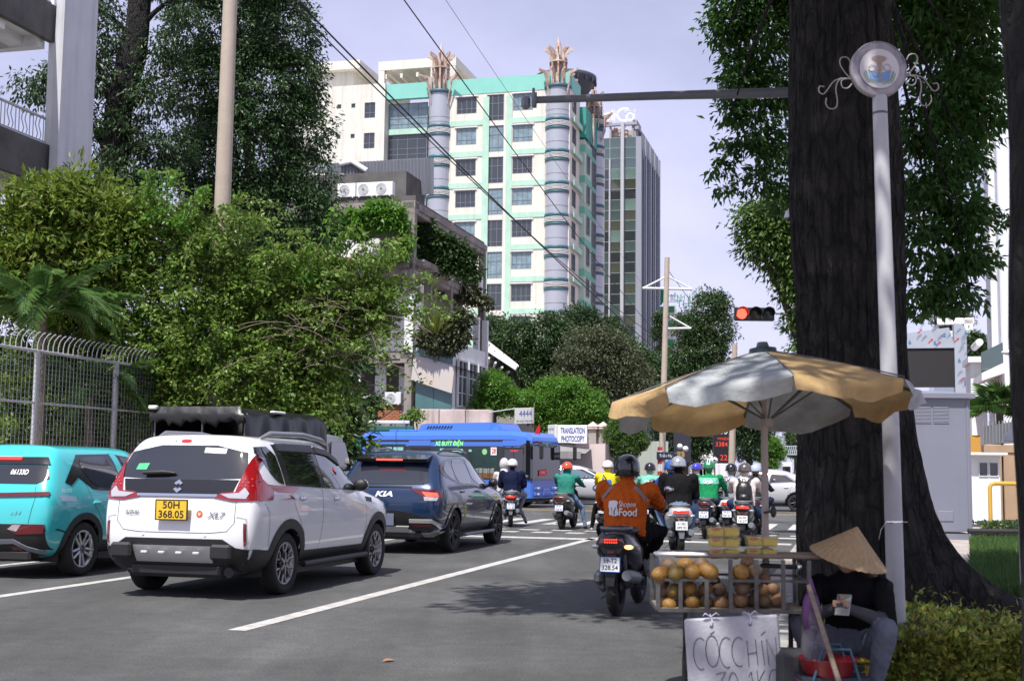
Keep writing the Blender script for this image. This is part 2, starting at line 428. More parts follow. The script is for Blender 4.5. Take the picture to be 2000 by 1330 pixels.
M_BRICK=mat('orange_brick',(.42,.17,.09),.9,var=.35,vs=5,bump=.3,bs=30)
M_MORTAR=mat('mortar',(.30,.26,.23),.95)
M_REDW=mat('red_timber',(.16,.035,.03),.7,var=.3,vs=4)
M_ROOF=mat('terracotta',(.36,.17,.12),.8,var=.3,vs=6)
M_GALV=mat('galvanised_steel',(.32,.33,.35),.45,metal=.35,var=.12,vs=8)
M_WPAINT=mat('worn_white_paint',(.46,.46,.48),.5,var=.10,vs=7,streak=.22)
M_DGREY=mat('dark_grey_metal',(.10,.105,.115),.5)
M_GREYMET=mat('grey_painted_metal',(.20,.215,.235),.45,var=.1,vs=3)
M_CABI=mat('cabinet_grey',(.20,.21,.26),.5,var=.05,vs=1.3,streak=.10)
M_BLACKP=mat('black_plastic',(.018,.018,.019),.5,bump=.15,bs=90)
M_BLACKG=mat('gloss_black',(.012,.012,.014),.12,coat=.6)
M_TYRE=mat('tyre_rubber',(.022,.021,.021),.85,bump=.25,bs=60,var=.3,vs=6)
M_RIM=mat('alloy_silver',(.52,.53,.55),.3,metal=.8)
M_RIMD=mat('alloy_dark',(.03,.03,.032),.35,metal=.4)
M_CHROME=mat('chrome',(.75,.75,.77),.08,metal=1)
M_REDL=mat('red_lens',(.27,.008,.012),.12,coat=1,ior=1.6)
M_REDL_D=mat('dark_red_lens',(.13,.008,.012),.12,coat=1)
M_REDON=mat('lit_red_lamp',(1.0,.045,.02),.3,emit=2.2)
M_AMBON=mat('lit_amber_lamp',(1.0,.55,.2),.3,emit=2.0)
M_CLRL=mat('clear_lens',(.60,.58,.60),.08,coat=1,metal=.4)
M_CARGL=mat('tinted_car_glass',(.010,.011,.014),.03,ior=1.75,coat=1)
M_CARGL2=mat('tinted_rear_glass',(.014,.016,.022),.02,ior=1.75,coat=1)
M_PLATE_Y=mat('yellow_plate',(.80,.50,.03),.5)
M_PLATE_W=mat('white_plate',(.80,.80,.80),.5)
M_INK=mat('black_ink',(.012,.012,.014),.6)
M_WHITEINK=mat('white_ink',(.82,.82,.82),.6)
M_WOOD=mat('weathered_wood',(.26,.20,.15),.85,var=.4,vs=3,stretch=(1,1,6),bump=.3,bs=30)
M_BARK=mat('grey_bark',(.10,.082,.066),.95,var=.55,vs=3.2,stretch=(1,1,.18),bump=1.0,bs=9)
M_BARK2=mat('twig_bark',(.17,.135,.10),.9,var=.3,vs=5)
M_WIRE=mat('black_cable',(.012,.012,.012),.6)
def bark_mat(name,plate,crack,sc=9.0,st=.34):      # plated bark: stretched cells, deep cracks, pale patches
 m=mat(name,plate,.95,var=.55,vs=2.2,col2=tuple(c*.45 for c in plate),det=9,stretch=(1,1,.5)); n=m.node_tree.nodes; l=m.node_tree.links; b=n['Principled BSDF']; base=b.inputs['Base Color'].links[0].from_socket
 t=n.new('ShaderNodeTexCoord'); mp_=n.new('ShaderNodeMapping'); mp_.inputs[3].default_value=(1,1,st); l.new(t.outputs['Object'],mp_.inputs[0])
 z=n.new('ShaderNodeTexNoise'); z.inputs['Scale'].default_value=5; z.inputs['Detail'].default_value=6; l.new(mp_.outputs[0],z.inputs['Vector']); ad=n.new('ShaderNodeMix'); ad.data_type='RGBA'; ad.blend_type='LINEAR_LIGHT'; ad.inputs[0].default_value=.09; l.new(mp_.outputs[0],ad.inputs[6]); l.new(z.outputs[1],ad.inputs[7])
 hs=[]
 for k,w in ((sc,.16),(sc*2.3,.22)):
  v=n.new('ShaderNodeTexVoronoi'); v.feature='DISTANCE_TO_EDGE'; v.inputs['Scale'].default_value=k; l.new(ad.outputs[2],v.inputs['Vector']); r=n.new('ShaderNodeMapRange'); r.inputs[2].default_value=w; l.new(v.outputs[0],r.inputs[0]); hs.append(r.outputs[0])
 x=n.new('ShaderNodeMix'); x.data_type='RGBA'; l.new(hs[0],x.inputs[0]); x.inputs[6].default_value=(*crack,1); l.new(base,x.inputs[7])
 z2=n.new('ShaderNodeTexNoise'); z2.inputs['Scale'].default_value=3.1; z2.inputs['Detail'].default_value=8; l.new(t.outputs['Object'],z2.inputs['Vector']); r2=n.new('ShaderNodeMapRange'); r2.inputs[1].default_value=.56; r2.inputs[2].default_value=.70; r2.inputs[4].default_value=.55; l.new(z2.outputs[0],r2.inputs[0])
 y=n.new('ShaderNodeMix'); y.data_type='RGBA'; l.new(r2.outputs[0],y.inputs[0]); l.new(x.outputs[2],y.inputs[6]); y.inputs[7].default_value=(*(c*2.3 for c in plate),1); l.new(y.outputs[2],b.inputs['Base Color'])
 s_=n.new('ShaderNodeMath'); s_.operation='MULTIPLY_ADD'; s_.inputs[1].default_value=.45; l.new(hs[1],s_.inputs[0]); l.new(hs[0],s_.inputs[2]); bp=n.new('ShaderNodeBump'); bp.inputs['Strength'].default_value=1; bp.inputs['Distance'].default_value=.05; l.new(s_.outputs[0],bp.inputs['Height']); l.new(bp.outputs[0],b.inputs['Normal'])
 return m
def leafmat(name,c,island=.34,transl=.28,rough=.42,spec=.45): return mat(name,c,rough,island=island,transl=transl,spec=spec)
M_LF_FIC=leafmat('ficus_leaf',(.044,.095,.030))
M_LF_OLD=leafmat('old_tree_leaf',(.038,.080,.024))
M_LF_BOU=leafmat('bougainvillea_leaf',(.16,.265,.046),transl=.42)
M_LF_FRA=leafmat('broad_shrub_leaf',(.175,.255,.042),transl=.42)
M_LF_BRI=leafmat('bright_leaf',(.12,.27,.035),transl=.45)
M_LF_MID=leafmat('street_tree_leaf',(.048,.098,.028))
M_LF_OLV=leafmat('olive_leaf',(.095,.115,.055))
M_LF_TOP=leafmat('topiary_leaf',(.085,.165,.03))
M_LF_DIP=leafmat('big_tree_leaf',(.058,.145,.030),transl=.4)
M_LF_HED=leafmat('hedge_leaf',(.25,.29,.055),island=.75,transl=.3)
M_PALM=mat('palm_leaf',(.085,.18,.038),.4,island=.3,transl=.25)
M_GRASS=mat('grass_blade',(.065,.14,.03),.6,island=.4,transl=.3)
# ------------------------------------------------------------------ ground, road, pavements
def ST(s,t,z=0.0): return RN*s+RD*t+UP*z          # s across the road (right +), t along it
def sheet(name,pts,z,m,kind='structure'):
 mb=MB(); mb.add([(p.x,p.y,z) for p in pts],[tuple(range(len(pts)))])
 return tag(mb.obj(name,m),kind=kind)
mb=MB(); mb.add([(-2500,-200,-.06),(2500,-200,-.06),(2500,4500,-.06),(-2500,4500,-.06)],[(0,1,2,3)])
tag(mb.obj('ground',mat('city_ground',(.17,.165,.16),.9,var=.3,vs=.02)),kind='structure')
mb=MB(); mb.add([ST(-75,-14),ST(75,-14),ST(75,330),ST(-75,330)],[(0,1,2,3)])
tag(mb.obj('road',M_ASPH),kind='structure')
def slab(name,poly,z,m,kerb=True):
 """raised pavement with a kerb round it"""
 n=len(poly); mb=MB()
 c=sum(((Vector(p)) for p in poly),Vector())/n
 top=[Vector((p.x,p.y,z)) for p in poly]
 mb.add(top,[tuple(range(n))]); mb.add([Vector((p.x,p.y,0)) for p in poly]+top,[(i,(i+1) % n,n+(i+1) % n,n+i) for i in range(n)],1)
 o=tag(mb.obj(name,[m,M_KERB]),kind='structure')
 if kerb:
  kb=MB()
  for i in range(n):
   a,b=top[i],top[(i+1) % n]; d=(b-a); ln=d.length; d.normalize(); inn=Vector((-d.y,d.x,0))
   if inn.dot(c-a) < 0: inn=-inn
   k=max(1,int(ln/1.0)); k=min(k,60)
   for j in range(k):
    q0=a+d*(ln*j/k+.012); q1=a+d*(ln*(j+1)/k-.012)
    kb.add([q0-inn*.02-UP*(z-.001),q1-inn*.02-UP*(z-.001),q1+inn*.16-UP*(z-.001),q0+inn*.16-UP*(z-.001),q0-inn*.005+UP*.012,q1-inn*.005+UP*.012,q1+inn*.16+UP*.012,q0+inn*.16+UP*.012],
     [(0,1,5,4),(1,2,6,5),(2,3,7,6),(3,0,4,7),(4,5,6,7)])
  q=kb.obj('kerb',M_KERB,o)
 return o
KERB_S=-0.62
near_corner=29.0
slab('pavement',[ST(KERB_S,-14),ST(KERB_S,30.5),ST(1.2,33),ST(40,33),ST(40,-14)],.12,M_PAVE)
slab('pavement',[ST(-11.75,-14),ST(-11.75,34),ST(-14,37),ST(-60,37),ST(-60,-14)],.12,M_PAVE)
slab('pavement',[ST(-10.9,58),ST(-10.9,320),ST(-70,320),ST(-70,58)],.12,M_PAVE)
slab('plaza',[ST(1.5,42),ST(60,42),ST(60,320),ST(1.5,320)],.12,M_PAVE_R)
# light concrete gutter along the right kerb
gt=MB()
for i in range(20):
 a=-6+i*1.8
 gt.add([ST(KERB_S-.42,a,.004),ST(KERB_S-.03,a,.004),ST(KERB_S-.03,a+1.78,.004),ST(KERB_S-.42,a+1.78,.004)],[(0,1,2,3)])
tag(gt.obj('gutter',M_PAVE),kind='structure')
# painted markings
def stripe(pts,z=.004): return [Vector((p.x,p.y,z)) for p in pts]
def mark(name,quads,m,label=None):
 for q in quads:
  k=MB(); k.add(stripe(q),[tuple(range(len(q)))]); tag(k.obj(name,m),kind='structure')
def lane(s,t0,t1,w=.16): return [ST(s-w/2,t0),ST(s+w/2,t0),ST(s+w/2,t1),ST(s-w/2,t1)]
tl0=G(455,1231).dot(RD); tl1=G(1172,1050).dot(RD)
sA=G(800,1144).dot(RN); sB=G(120,1147).dot(RN); sC=G(40,1100).dot(RN)
mark('lane_line',[lane(sA,tl0,tl1,.17),lane(sB,2,17.2),lane(sB,18.6,25.6),lane(sC,2,25.6,.15)],M_LINE)
ts=G(1040,1050).dot(RD)
mark('stop_line',[[ST(-11.2,ts-.28),ST(KERB_S-.5,ts-.28),ST(KERB_S-.5,ts+.28),ST(-11.2,ts+.28)]],M_LINE)
zb=[]
for i in range(14):
 s=-10.6+i*.76
 zb.append([ST(s,ts+2.0),ST(s+.42,ts+2.0),ST(s+.42,ts+2.5),ST(s,ts+2.5)])
 zb.append([ST(s+.2,ts+3.1),ST(s+.66,ts+3.1),ST(s+.66,ts+3.5),ST(s+.2,ts+3.5)])
 zb.append([ST(s,ts+6.2),ST(s+.36,ts+6.2),ST(s+.36,ts+9.6),ST(s,ts+9.6)])
mark('zebra_bar',zb,M_LINE)
ty=G(1140,998).dot(RD)
mark('centre_line',[[ST(-70,t),ST(70,t),ST(70,t+.2),ST(-70,t+.2)] for t in (ty,ty+.9)],M_YLINE)
# crossing on the right: long white bars
zr=[]
for i in range(5):
 t=34.2+i*1.45
 zr.append([ST(2.6,t),ST(14,t),ST(14,t+.62),ST(2.6,t+.62)])
mark('zebra_bar',zr,M_LINE)
# leaf on the road
o=MB(Matrix.Translation(G(757,1292)+UP*.008) @ Matrix.Rotation(.6,4,'Z')); o.add([(-.05,0,0),(0,-.025,.008),(.06,0,.004),(0,.03,.012),(.03,.045,.01)],[(0,1,2,3),(2,4,3)])
tag(o.obj('fallen_leaf',mat('dry_leaf',(.33,.17,.07),.7)),'small dry brown leaf lying alone on the grey asphalt','leaf')
# ------------------------------------------------------------------ foliage
def unit(a): return a/np.maximum(np.linalg.norm(a,axis=1,keepdims=True),1e-9)
def rand_dirs(n): return unit(rng.normal(size=(n,3)))
def leaf_arrays(C,D,Nm,Ln,Wd,fold=.12):
 """pointed folded leaves: base C, axis D, normal Nm"""
 D=unit(D); Sd=unit(np.cross(D,Nm)); Nm=np.cross(Sd,D); Ln=Ln[:,None]; Wd=Wd[:,None]
 a=C; b=C+D*Ln*.42-Sd*Wd*.5+Nm*Wd*fold; c=C+D*Ln-Nm*Ln*.10; d=C+D*Ln*.42+Sd*Wd*.5+Nm*Wd*fold
 V=np.stack([a,b,c,d],1).reshape(-1,3); F_=np.arange(len(C)*4).reshape(-1,4)
 return V,F_
_lump=rng.uniform(0,6.28,(6,3)); _lumpk=rng.normal(size=(6,3))*2.1
def lumps(d,seed):
 return sum(np.sin(d@(_lumpk[i]*(1+.3*i))+_lump[i,0]+seed*1.7*(i+1)) for i in range(6))/6
def crown_points(lobes,n,shell=.5,bumpy=.28,up=0.0):
 c=np.array([l[0] for l in lobes],float); r=np.array([l[1] if np.ndim(l[1]) else (l[1],)*3 for l in lobes],float)
 wgt=r.prod(1)**(2/3); wgt /= wgt.sum(); P_=[]; O_=[]; have=0
 while have < n:
  k=rng.choice(len(c),n,p=wgt); d=rand_dirs(n); d[:,2] += up; d=unit(d)
  rad=(shell+(1-shell)*rng.random(n)**.6)*(1+bumpy*lumps(d*2.2,k*3.1))
  p=c[k]+d*r[k]*rad[:,None]
  ok=np.ones(n,bool)
  for j in range(len(c)):
   q=np.linalg.norm((p-c[j])/r[j],axis=1); ok &= ~((q < shell*.85) & (k != j))
  P_.append(p[ok]); O_.append(d[ok]); have += ok.sum()
  if len(P_) > 12: break
 return np.concatenate(P_)[:n],np.concatenate(O_)[:n]
def crown_mesh(name,lobes,clumps,per,size,m,ratio=.42,droop=.35,rc=.35,shell=.5,bumpy=.28,up=0.0,flat=.55,keep=None,extra=None):
 c,o=crown_points(lobes,clumps,shell,bumpy,up)
 if keep is not None:
  k=keep(c); c,o=c[k],o[k]
 if extra is not None: c=np.concatenate([c,extra]); o=np.concatenate([o,rand_dirs(len(extra))])
 n=len(c)*per; ci=np.repeat(np.arange(len(c)),per)
 rcl=rc*(.6+.8*rng.random(len(c)))[ci]
 off=rng.normal(size=(n,3)); off *= (rng.random(n)**.33/np.maximum(np.linalg.norm(off,axis=1),1e-6))[:,None]; off[:,2] *= flat
 pos=c[ci]+off*rcl[:,None]; pos[:,2] -= (np.linalg.norm(off[:,:2],axis=1)**2)*rcl*droop*.8
 d=o[ci]*.55+off*.9+rng.normal(size=(n,3))*.55; d[:,2] -= droop
 nm=rng.normal(size=(n,3))*.55+o[ci]*.35; nm[:,2] += .9
 ln=size*(.7+.6*rng.random(n))
 V,F_=leaf_arrays(pos,d,nm,ln,ln*ratio*(.8+.4*rng.random(n)))
 return np_mesh(name,V,F_,False,[m]),c
def PX(px,py,d,r): return (tuple(P(px,py,d)),r*d/FPX)
def lobes_px(l,d,depth=1.0): return [((P(x,y,d+(dd[0] if dd else 0))[:]),(r*d/FPX,r*d/FPX*depth,(dd[1] if len(dd) > 1 else r)*d/FPX)) for x,y,r,*dd in l]
def limbs(mb,base,top,lobes,r,n=8,sub=2):
 """trunk from base to top, limbs to the lobes"""
 base,top=Vector(base),Vector(top); mid=base.lerp(top,.5)+Vector((random.uniform(-.1,.1),0,0))*(top-base).length*.3
 mb.tube(bez(base,base.lerp(mid,.7),mid.lerp(top,.5),top,10),[r*(1.25-.5*i/10+(.5*(1-i/3) if i < 3 else 0)) for i in range(11)],12)
 for l in random.sample(lobes,min(n,len(lobes))):
  c=Vector(l[0]); s=base.lerp(top,random.uniform(.55,1))
  e=c+Vector((random.uniform(-.3,.3),random.uniform(-.3,.3),random.uniform(-.2,.4)))*min(l[1] if np.ndim(l[1]) else [l[1]])
  p=bez(s,s.lerp(e,.35)+UP*.3*(e-s).length*.4,s.lerp(e,.7)+UP*.15*(e-s).length,e,7)
  mb.tube(p,[r*.55*(1-.12*i) for i in range(8)],7)
  for _ in range(sub):
   q=p[random.randint(3,6)]; e2=q+Vector((random.uniform(-1,1),random.uniform(-1,1),random.uniform(-.2,1)))*min(l[1] if np.ndim(l[1]) else [l[1]])*.8
   mb.tube(bez(q,q.lerp(e2,.4)+UP*.1,q.lerp(e2,.7),e2,5),[r*.22*(1-.16*i) for i in range(6)],5)
def tree(name,label,base,top,r,lobes,clumps,per,size,lm,bark=None,group=None,cat='tree',n=7,**k):
 t=thing(name,label,cat,base,0,group); M0=Matrix.Translation(-Vector(base))
 mb=MB(M0); limbs(mb,base,top,lobes,r,n); mb.obj('trunk',bark or M_BARK,t)
 me,c=crown_mesh('crown',lobes,clumps,per,size,lm,**k); me.transform(M0); mesh_obj('crown',me,t)
 return t
# --- the dense ficus behind the concrete pole
D=38
lb=lobes_px([(440,40,120),(545,60,80),(575,150,62),(590,250,62),(598,350,64),(500,180,110),(480,300,120),(415,170,85),(425,320,90),(560,420,95),(610,430,52),(480,430,100),(470,-70,130),(410,470,90),(540,520,100)],D,1.0)
b=G(500,1000); b=Vector((P(500,900,D).x,D,0.12))
tree('ficus_tree','tall dense dark green ficus tree rising behind the tan concrete pole',b,b+UP*9,.45,lb,5200,22,.135,M_LF_FIC,shell=.62,rc=.33,droop=.5,bumpy=.30)
# --- old tree with a bare black trunk, left
D=35
b=Vector((P(205,900,D).x,D,.12)); tp=P(280,-40,D)
lb=lobes_px([(215,70,50),(200,150,52),(180,235,48),(245,250,50),(300,180,55),(270,320,60),(330,290,55),(120,150,45),(70,160,45),(190,300,34),(320,90,42),(250,370,60),(360,20,40),(190,-10,50),(330,-40,40)],D,1.3)
t=thing('old_tree','old tree with thick black leaning trunk and sparse drooping leaves beside white pillar','tree',b)
M0=Matrix.Translation(-b); mb=MB(M0)
pts=[b,P(212,520,D),P(222,340,D),P(232,210,D),P(258,110,D),P(268,60,D),P(278,-60,D)]
mb.tube(pts,[.5,.42,.38,.38,.40,.33,.30],14)
for a,c,r in [((225,230),(175,90),.13),((240,190),(330,150),.11),((262,90),(190,20),.12),((265,70),(340,0),.11),((225,300),(290,290),.12),((222,330),(130,170),.10),((130,170),(60,160),.05),((175,90),(205,40),.07),((230,215),(200,330),.05)]:
 p=P(*a,D); q=P(*c,D+random.uniform(-.6,.6)); mb.tube(bez(p,p.lerp(q,.3)+UP*.25,p.lerp(q,.7)+UP*.2,q,7),[r*(1-.1*i) for i in range(8)],7)
mb.obj('trunk',bark_mat('black_bark',(.020,.017,.015),(.005,.005,.004)),t)
me,_=crown_mesh('crown',lb,900,20,.15,M_LF_OLD,shell=.25,rc=.36,droop=.8,bumpy=.3,ratio=.38); me.transform(M0); mesh_obj('crown',me,t)
# --- big roadside shrub mass: broad-leaved shrub on the left, bougainvillea to the right of it
D=27
lb=lobes_px([(30,450,80),(120,420,75),(190,420,65),(90,520,90),(210,500,75),(150,590,80),(260,440,55),(20,560,70),(60,380,40),(150,365,38)],D,1.1)
b=Vector((P(120,900,D).x,D+.2,.12))
tree('broad_leaved_shrub','yellow green broad leaved shrub spilling over the wire fence below the balconies',b,P(120,560,D),.14,lb,1250,19,.21,M_LF_FRA,M_BARK2,shell=.35,rc=.32,droop=.05,ratio=.34,up=.1,bumpy=.45)
D=27
lb=lobes_px([(60,760,80),(150,770,80),(230,810,60),(70,850,60),(180,860,60),(10,820,60),(300,480,70),(360,450,60),(420,500,80),(330,580,90),(460,570,90),(550,560,85),(620,580,75),(690,590,60),(260,600,70),(400,660,95),(500,670,95),(600,660,80),(680,650,60),(300,690,80),(560,740,85),(622,720,60),(450,750,85),(360,760,80),(290,770,60),(705,610,42),(720,570,32),(748,625,28),(665,660,36),(600,790,60),(520,800,60)],D,1.0)
b=Vector((P(270,900,D).x,D,.12))
t=thing('bougainvillea','huge sprawling bougainvillea arching over the pavement behind the covered truck','shrub',b); M0=Matrix.Translation(-b)
mb=MB(M0)
for i in range(6):
 a=b+Vector((random.uniform(-.3,.3),random.uniform(-.3,.3),0)); c=P(*random.choice([(300,640),(400,600),(520,640),(270,700),(610,660),(450,700)]),D)
 mb.tube(bez(a,a+UP*1.6,a.lerp(c,.6)+UP*.5,c,9),[.10*(1-.08*k) for k in range(10)],7)
cane_tips=[]
for i in range(230):
 l=random.choice(lb); s=Vector(l[0])+Vector((random.uniform(-1,1),random.uniform(-.8,.3),random.uniform(-.3,1)))*l[1][0]*.85
 dr=Vector((random.uniform(-.3,1),random.uniform(-.6,.3),random.uniform(-.2,.9))).normalized(); ln=random.uniform(.6,2.0)
 p=bez(s,s+dr*ln*.4,s+dr*ln*.8,s+dr*ln-UP*random.uniform(.1,.6)*ln,7); mb.tube(p,[.011*(1-.09*k) for k in range(8)],4)
 cane_tips += [tuple(q) for q in p[2:]]
for i in range(60):                                   # bare tangled canes, right side
 s=P(random.uniform(540,760),random.uniform(600,720),D-.6-random.random()*.6); e=s+Vector((random.uniform(-1.2,1.2),random.uniform(-.4,.2),random.uniform(-.5,.4)))
 mb.tube(bez(s,s.lerp(e,.3)+UP*.15,s.lerp(e,.7)+UP*.1,e,6),.009,4)
mb.obj('trunk',M_BARK2,t)
me,_=crown_mesh('crown',lb,3900,17,.105,M_LF_BOU,shell=.3,rc=.19,droop=.2,ratio=.6,bumpy=.5,extra=np.array(cane_tips)); me.transform(M0); mesh_obj('crown',me,t)
lb2=lobes_px([(x,y,60) for x in range(-20,700,75) for y in (700,780,850)],31.5,.4); me,_=crown_mesh('thicket',lb2,1500,12,.3,M_LF_FIC,rc=.5,shell=.2); tag(mesh_obj('thicket',me),'dark garden thicket behind the wire fence and the bougainvillea','thicket',kind='stuff')
# climbing shoots that stand up against the ficus
for px0,py0,px1,py1,lab in [(300,420,285,330,'upright vine shoot with pale leaves standing left of the concrete pole'),(330,430,322,335,'leaning vine shoot beside the pale upright shoot above the bougainvillea'),
        (352,440,402,362,'arching vine shoot leaning right towards the concrete pole'),(600,540,655,405,'tall vine shoot climbing in front of the overgrown balcony building'),(520,560,530,470,'short curly vine shoot rising below the dense ficus')]:
 b=P(px0,py0,D-1); e=P(px1,py1,D-1); v=thing('vine_shoot',lab,'vine',b); M0=Matrix.Translation(-b)
 p=bez(b,b.lerp(e,.3)+Vector((-.15,0,0)),b.lerp(e,.7)+Vector((.15,0,0)),e,14); mb=MB(M0); mb.tube(p,.012,5); mb.obj('stem',M_BARK2,v)
 me,_=crown_mesh('foliage',[(tuple(b),.01)],1,1,.1,M_LF_BOU,rc=.11,extra=np.array([tuple(q) for q in p for _ in range(1)]));
 me2,_=crown_mesh('foliage',[(tuple(b),.02)],2,12,.105,M_LF_BRI if px0 != 520 else M_LF_BOU,rc=.14,ratio=.6,extra=np.array([tuple(q) for q in p])); me2.transform(M0); mesh_obj('foliage',me2,v); bpy.data.meshes.remove(me)
# --- palm behind the fence
def frond_mesh(L_,arch,nl=34,ll=.42,wid=.03,m=M_PALM):
 mb=MB(); pts=[Vector((L_*t*(1-.25*arch*t),0,L_*(.55*t-arch*.75*t*t))) for t in np.linspace(0,1,12)]
 mb.tube(pts,[.018*(1-.07*i) for i in range(12)],5,0)
 for i in range(nl):
  t=.12+.88*i/nl; k=t*11; a=pts[int(min(k,10))].lerp(pts[min(int(k)+1,11)],k-int(k)); dr=(pts[min(int(k)+1,11)]-pts[max(int(k)-1,0)]).normalized()
  l=ll*math.sin(math.pi*min(1,.2+.75*t))*random.uniform(.85,1.1)
  for sg in (-1,1):
   q=(dr*.75+Vector((0,sg,0))*.75+UP*random.uniform(-.25,.15)).normalized(); e=a+q*l-UP*.25*l; mmid=a+q*l*.5+UP*.02
   w=Vector((dr.x,dr.y,dr.z))*wid*.5
   mb.add([a-w*.4,mmid-w,e,mmid+w,a+w*.4],[(0,1,2),(0,2,3,4)])
 return mb.mesh('frond',m)
def palm(label,base,h,n,L_,r=.09,group=None,ll=.42,name='palm_tree'):
 t=thing(name,label,'palm',base,0,group); mb=MB(); mb.tube([(0,0,0),(.05,0,h*.5),(0,0,h)],[r*1.3,r,r],10); mb.obj('trunk',M_BARK2,t)
 ms=[frond_mesh(L_,a,ll=ll) for a in (.45,.8,1.15)]
 for i in range(n):
  o=mesh_obj('frond',ms[i % 3],t); o.location=(0,0,h); o.rotation_euler=(random.uniform(-.2,.2),random.uniform(-.45,.25),i*2.399);
 return t
b=Vector((P(70,900,24.3).x,24.3,.12)); palm('dark green palm with arching fronds behind the wire fence top',b,4.1,28,2.1)
b=Vector((P(170,900,25.9).x,25.9,.12)); palm('smaller palm leaning into the shrubs right of the dark green palm',b,2.7,14,1.7)
# --- trees beyond the crossing
def street_tree(label,l,D,clumps,per,size,lm,group=None,r=.22,name='street_tree',**k):
 lb=lobes_px(l,D,1.0); cx=sum(q[0] for q in l)/len(l); b=Vector((P(cx,900,D).x,D,.12)); tp=P(cx,sum(q[1] for q in l)/len(l),D)
 return tree(name,label,b,tp,r,lb,clumps,per,size,lm,group=group,**k)
GM='trees beyond the crossing'
street_tree('dark leafy tree between overgrown building and glass tower',[(1010,660,45),(1060,660,50),(1100,690,50),(1030,720,50),(1075,640,30),(990,690,30),(1090,730,45)],72,1300,18,.20,M_LF_MID,GM,shell=.55,rc=.5)
street_tree('olive grey tree with mottled crown right of the dark leafy tree',[(1150,690,55),(1190,720,55),(1130,740,45),(1230,740,45),(1180,670,35),(1215,700,35),(1160,770,45)],68,1500,18,.17,M_LF_OLV,GM,shell=.55,rc=.5)
street_tree('dark round tree in front of the foot of the glass tower',[(1125,632,35),(1150,625,25),(1190,650,32),(1100,640,25)],85,600,18,.2,M_LF_OLD,GM,shell=.5,rc=.5)
street_tree('green tree crown below the glass tower beside the tall concrete pole',[(1240,700,30),(1265,720,35),(1225,680,25),(1270,750,35),(1240,780,40)],80,700,18,.2,M_LF_MID,GM,shell=.55,rc=.5)
street_tree('small dark tree behind the eave of the overgrown building',[(965,640,26),(985,655,20),(955,665,20)],75,300,18,.18,M_LF_FIC,GM,shell=.4,rc=.4)
street_tree('bright green spreading tree above the translation sign',[(1050,790,38),(1100,780,45),(1145,795,38),(1075,760,26),(1120,765,30),(1165,815,25),(1090,815,40),(1030,800,18)],57,1300,20,.14,M_LF_BRI,GM,shell=.5,rc=.3,r=.14)
street_tree('leafy bush tree beside the teal glass annex',[(965,760,32),(990,780,28),(945,790,26),(960,740,20)],56,500,18,.14,M_LF_BRI,GM,shell=.45,rc=.3,r=.1)
street_tree('clipped round topiary tree right of the colonial gate pillars',[(1222,845,30),(1200,850,22),(1245,858,22),(1222,868,30),(1210,828,16)],55,1100,18,.085,M_LF_TOP,None,name='topiary_tree',shell=.72,rc=.13,bumpy=.08,r=.12,cat='tree')
street_tree('tall dark tree right of the hospital letters',[(1385,600,34),(1350,640,35),(1400,640,34),(1375,680,40),(1340,700,40),(1360,740,45),(1400,590,24),(1395,690,25),(1310,720,30),(1300,780,40),(1350,790,50)],95,1900,18,.24,M_LF_MID,GM,shell=.5,rc=.6)
street_tree('slim dark tree against the white hospital wall',[(1290,620,12),(1285,650,14),(1295,690,16)],100,220,16,.22,M_LF_OLD,GM,shell=.3,rc=.4)
street_tree('dark trees shading the far street left of the black totem',[(1320,850,40),(1350,870,35),(1300,830,30),(1375,850,30),(1340,820,40)],78,1000,18,.17,M_LF_OLD,GM,shell=.5,rc=.4)
street_tree('dark tree hanging over the road right of the black totem',[(1450,840,30),(1460,870,28),(1475,830,35),(1440,800,40),(1490,800,40)],90,1100,18,.2,M_LF_OLD,GM,shell=.5,rc=.5)
street_tree('pale green tree far down the street above the white van',[(1505,870,20),(1490,885,16),(1520,885,12),(1505,900,14)],120,500,16,.22,M_LF_BRI,GM,shell=.5,rc=.4)
street_tree('bluish tree at the far end of the street beside the big trunk',[(1552,850,16),(1562,870,16),(1548,878,12)],210,500,16,.4,M_LF_MID,GM,shell=.5,rc=.8)
street_tree('far dark tree at right end of the footbridge',[(1570,860,20),(1580,890,20)],170,350,16,.35,M_LF_MID,GM,shell=.5,rc=.7)
street_tree('round tree behind the wrapped screen near the white building',[(1912,675,22),(1925,690,20),(1905,700,20),(1900,660,14)],75,450,16,.17,M_LF_MID,None,shell=.5,rc=.35)
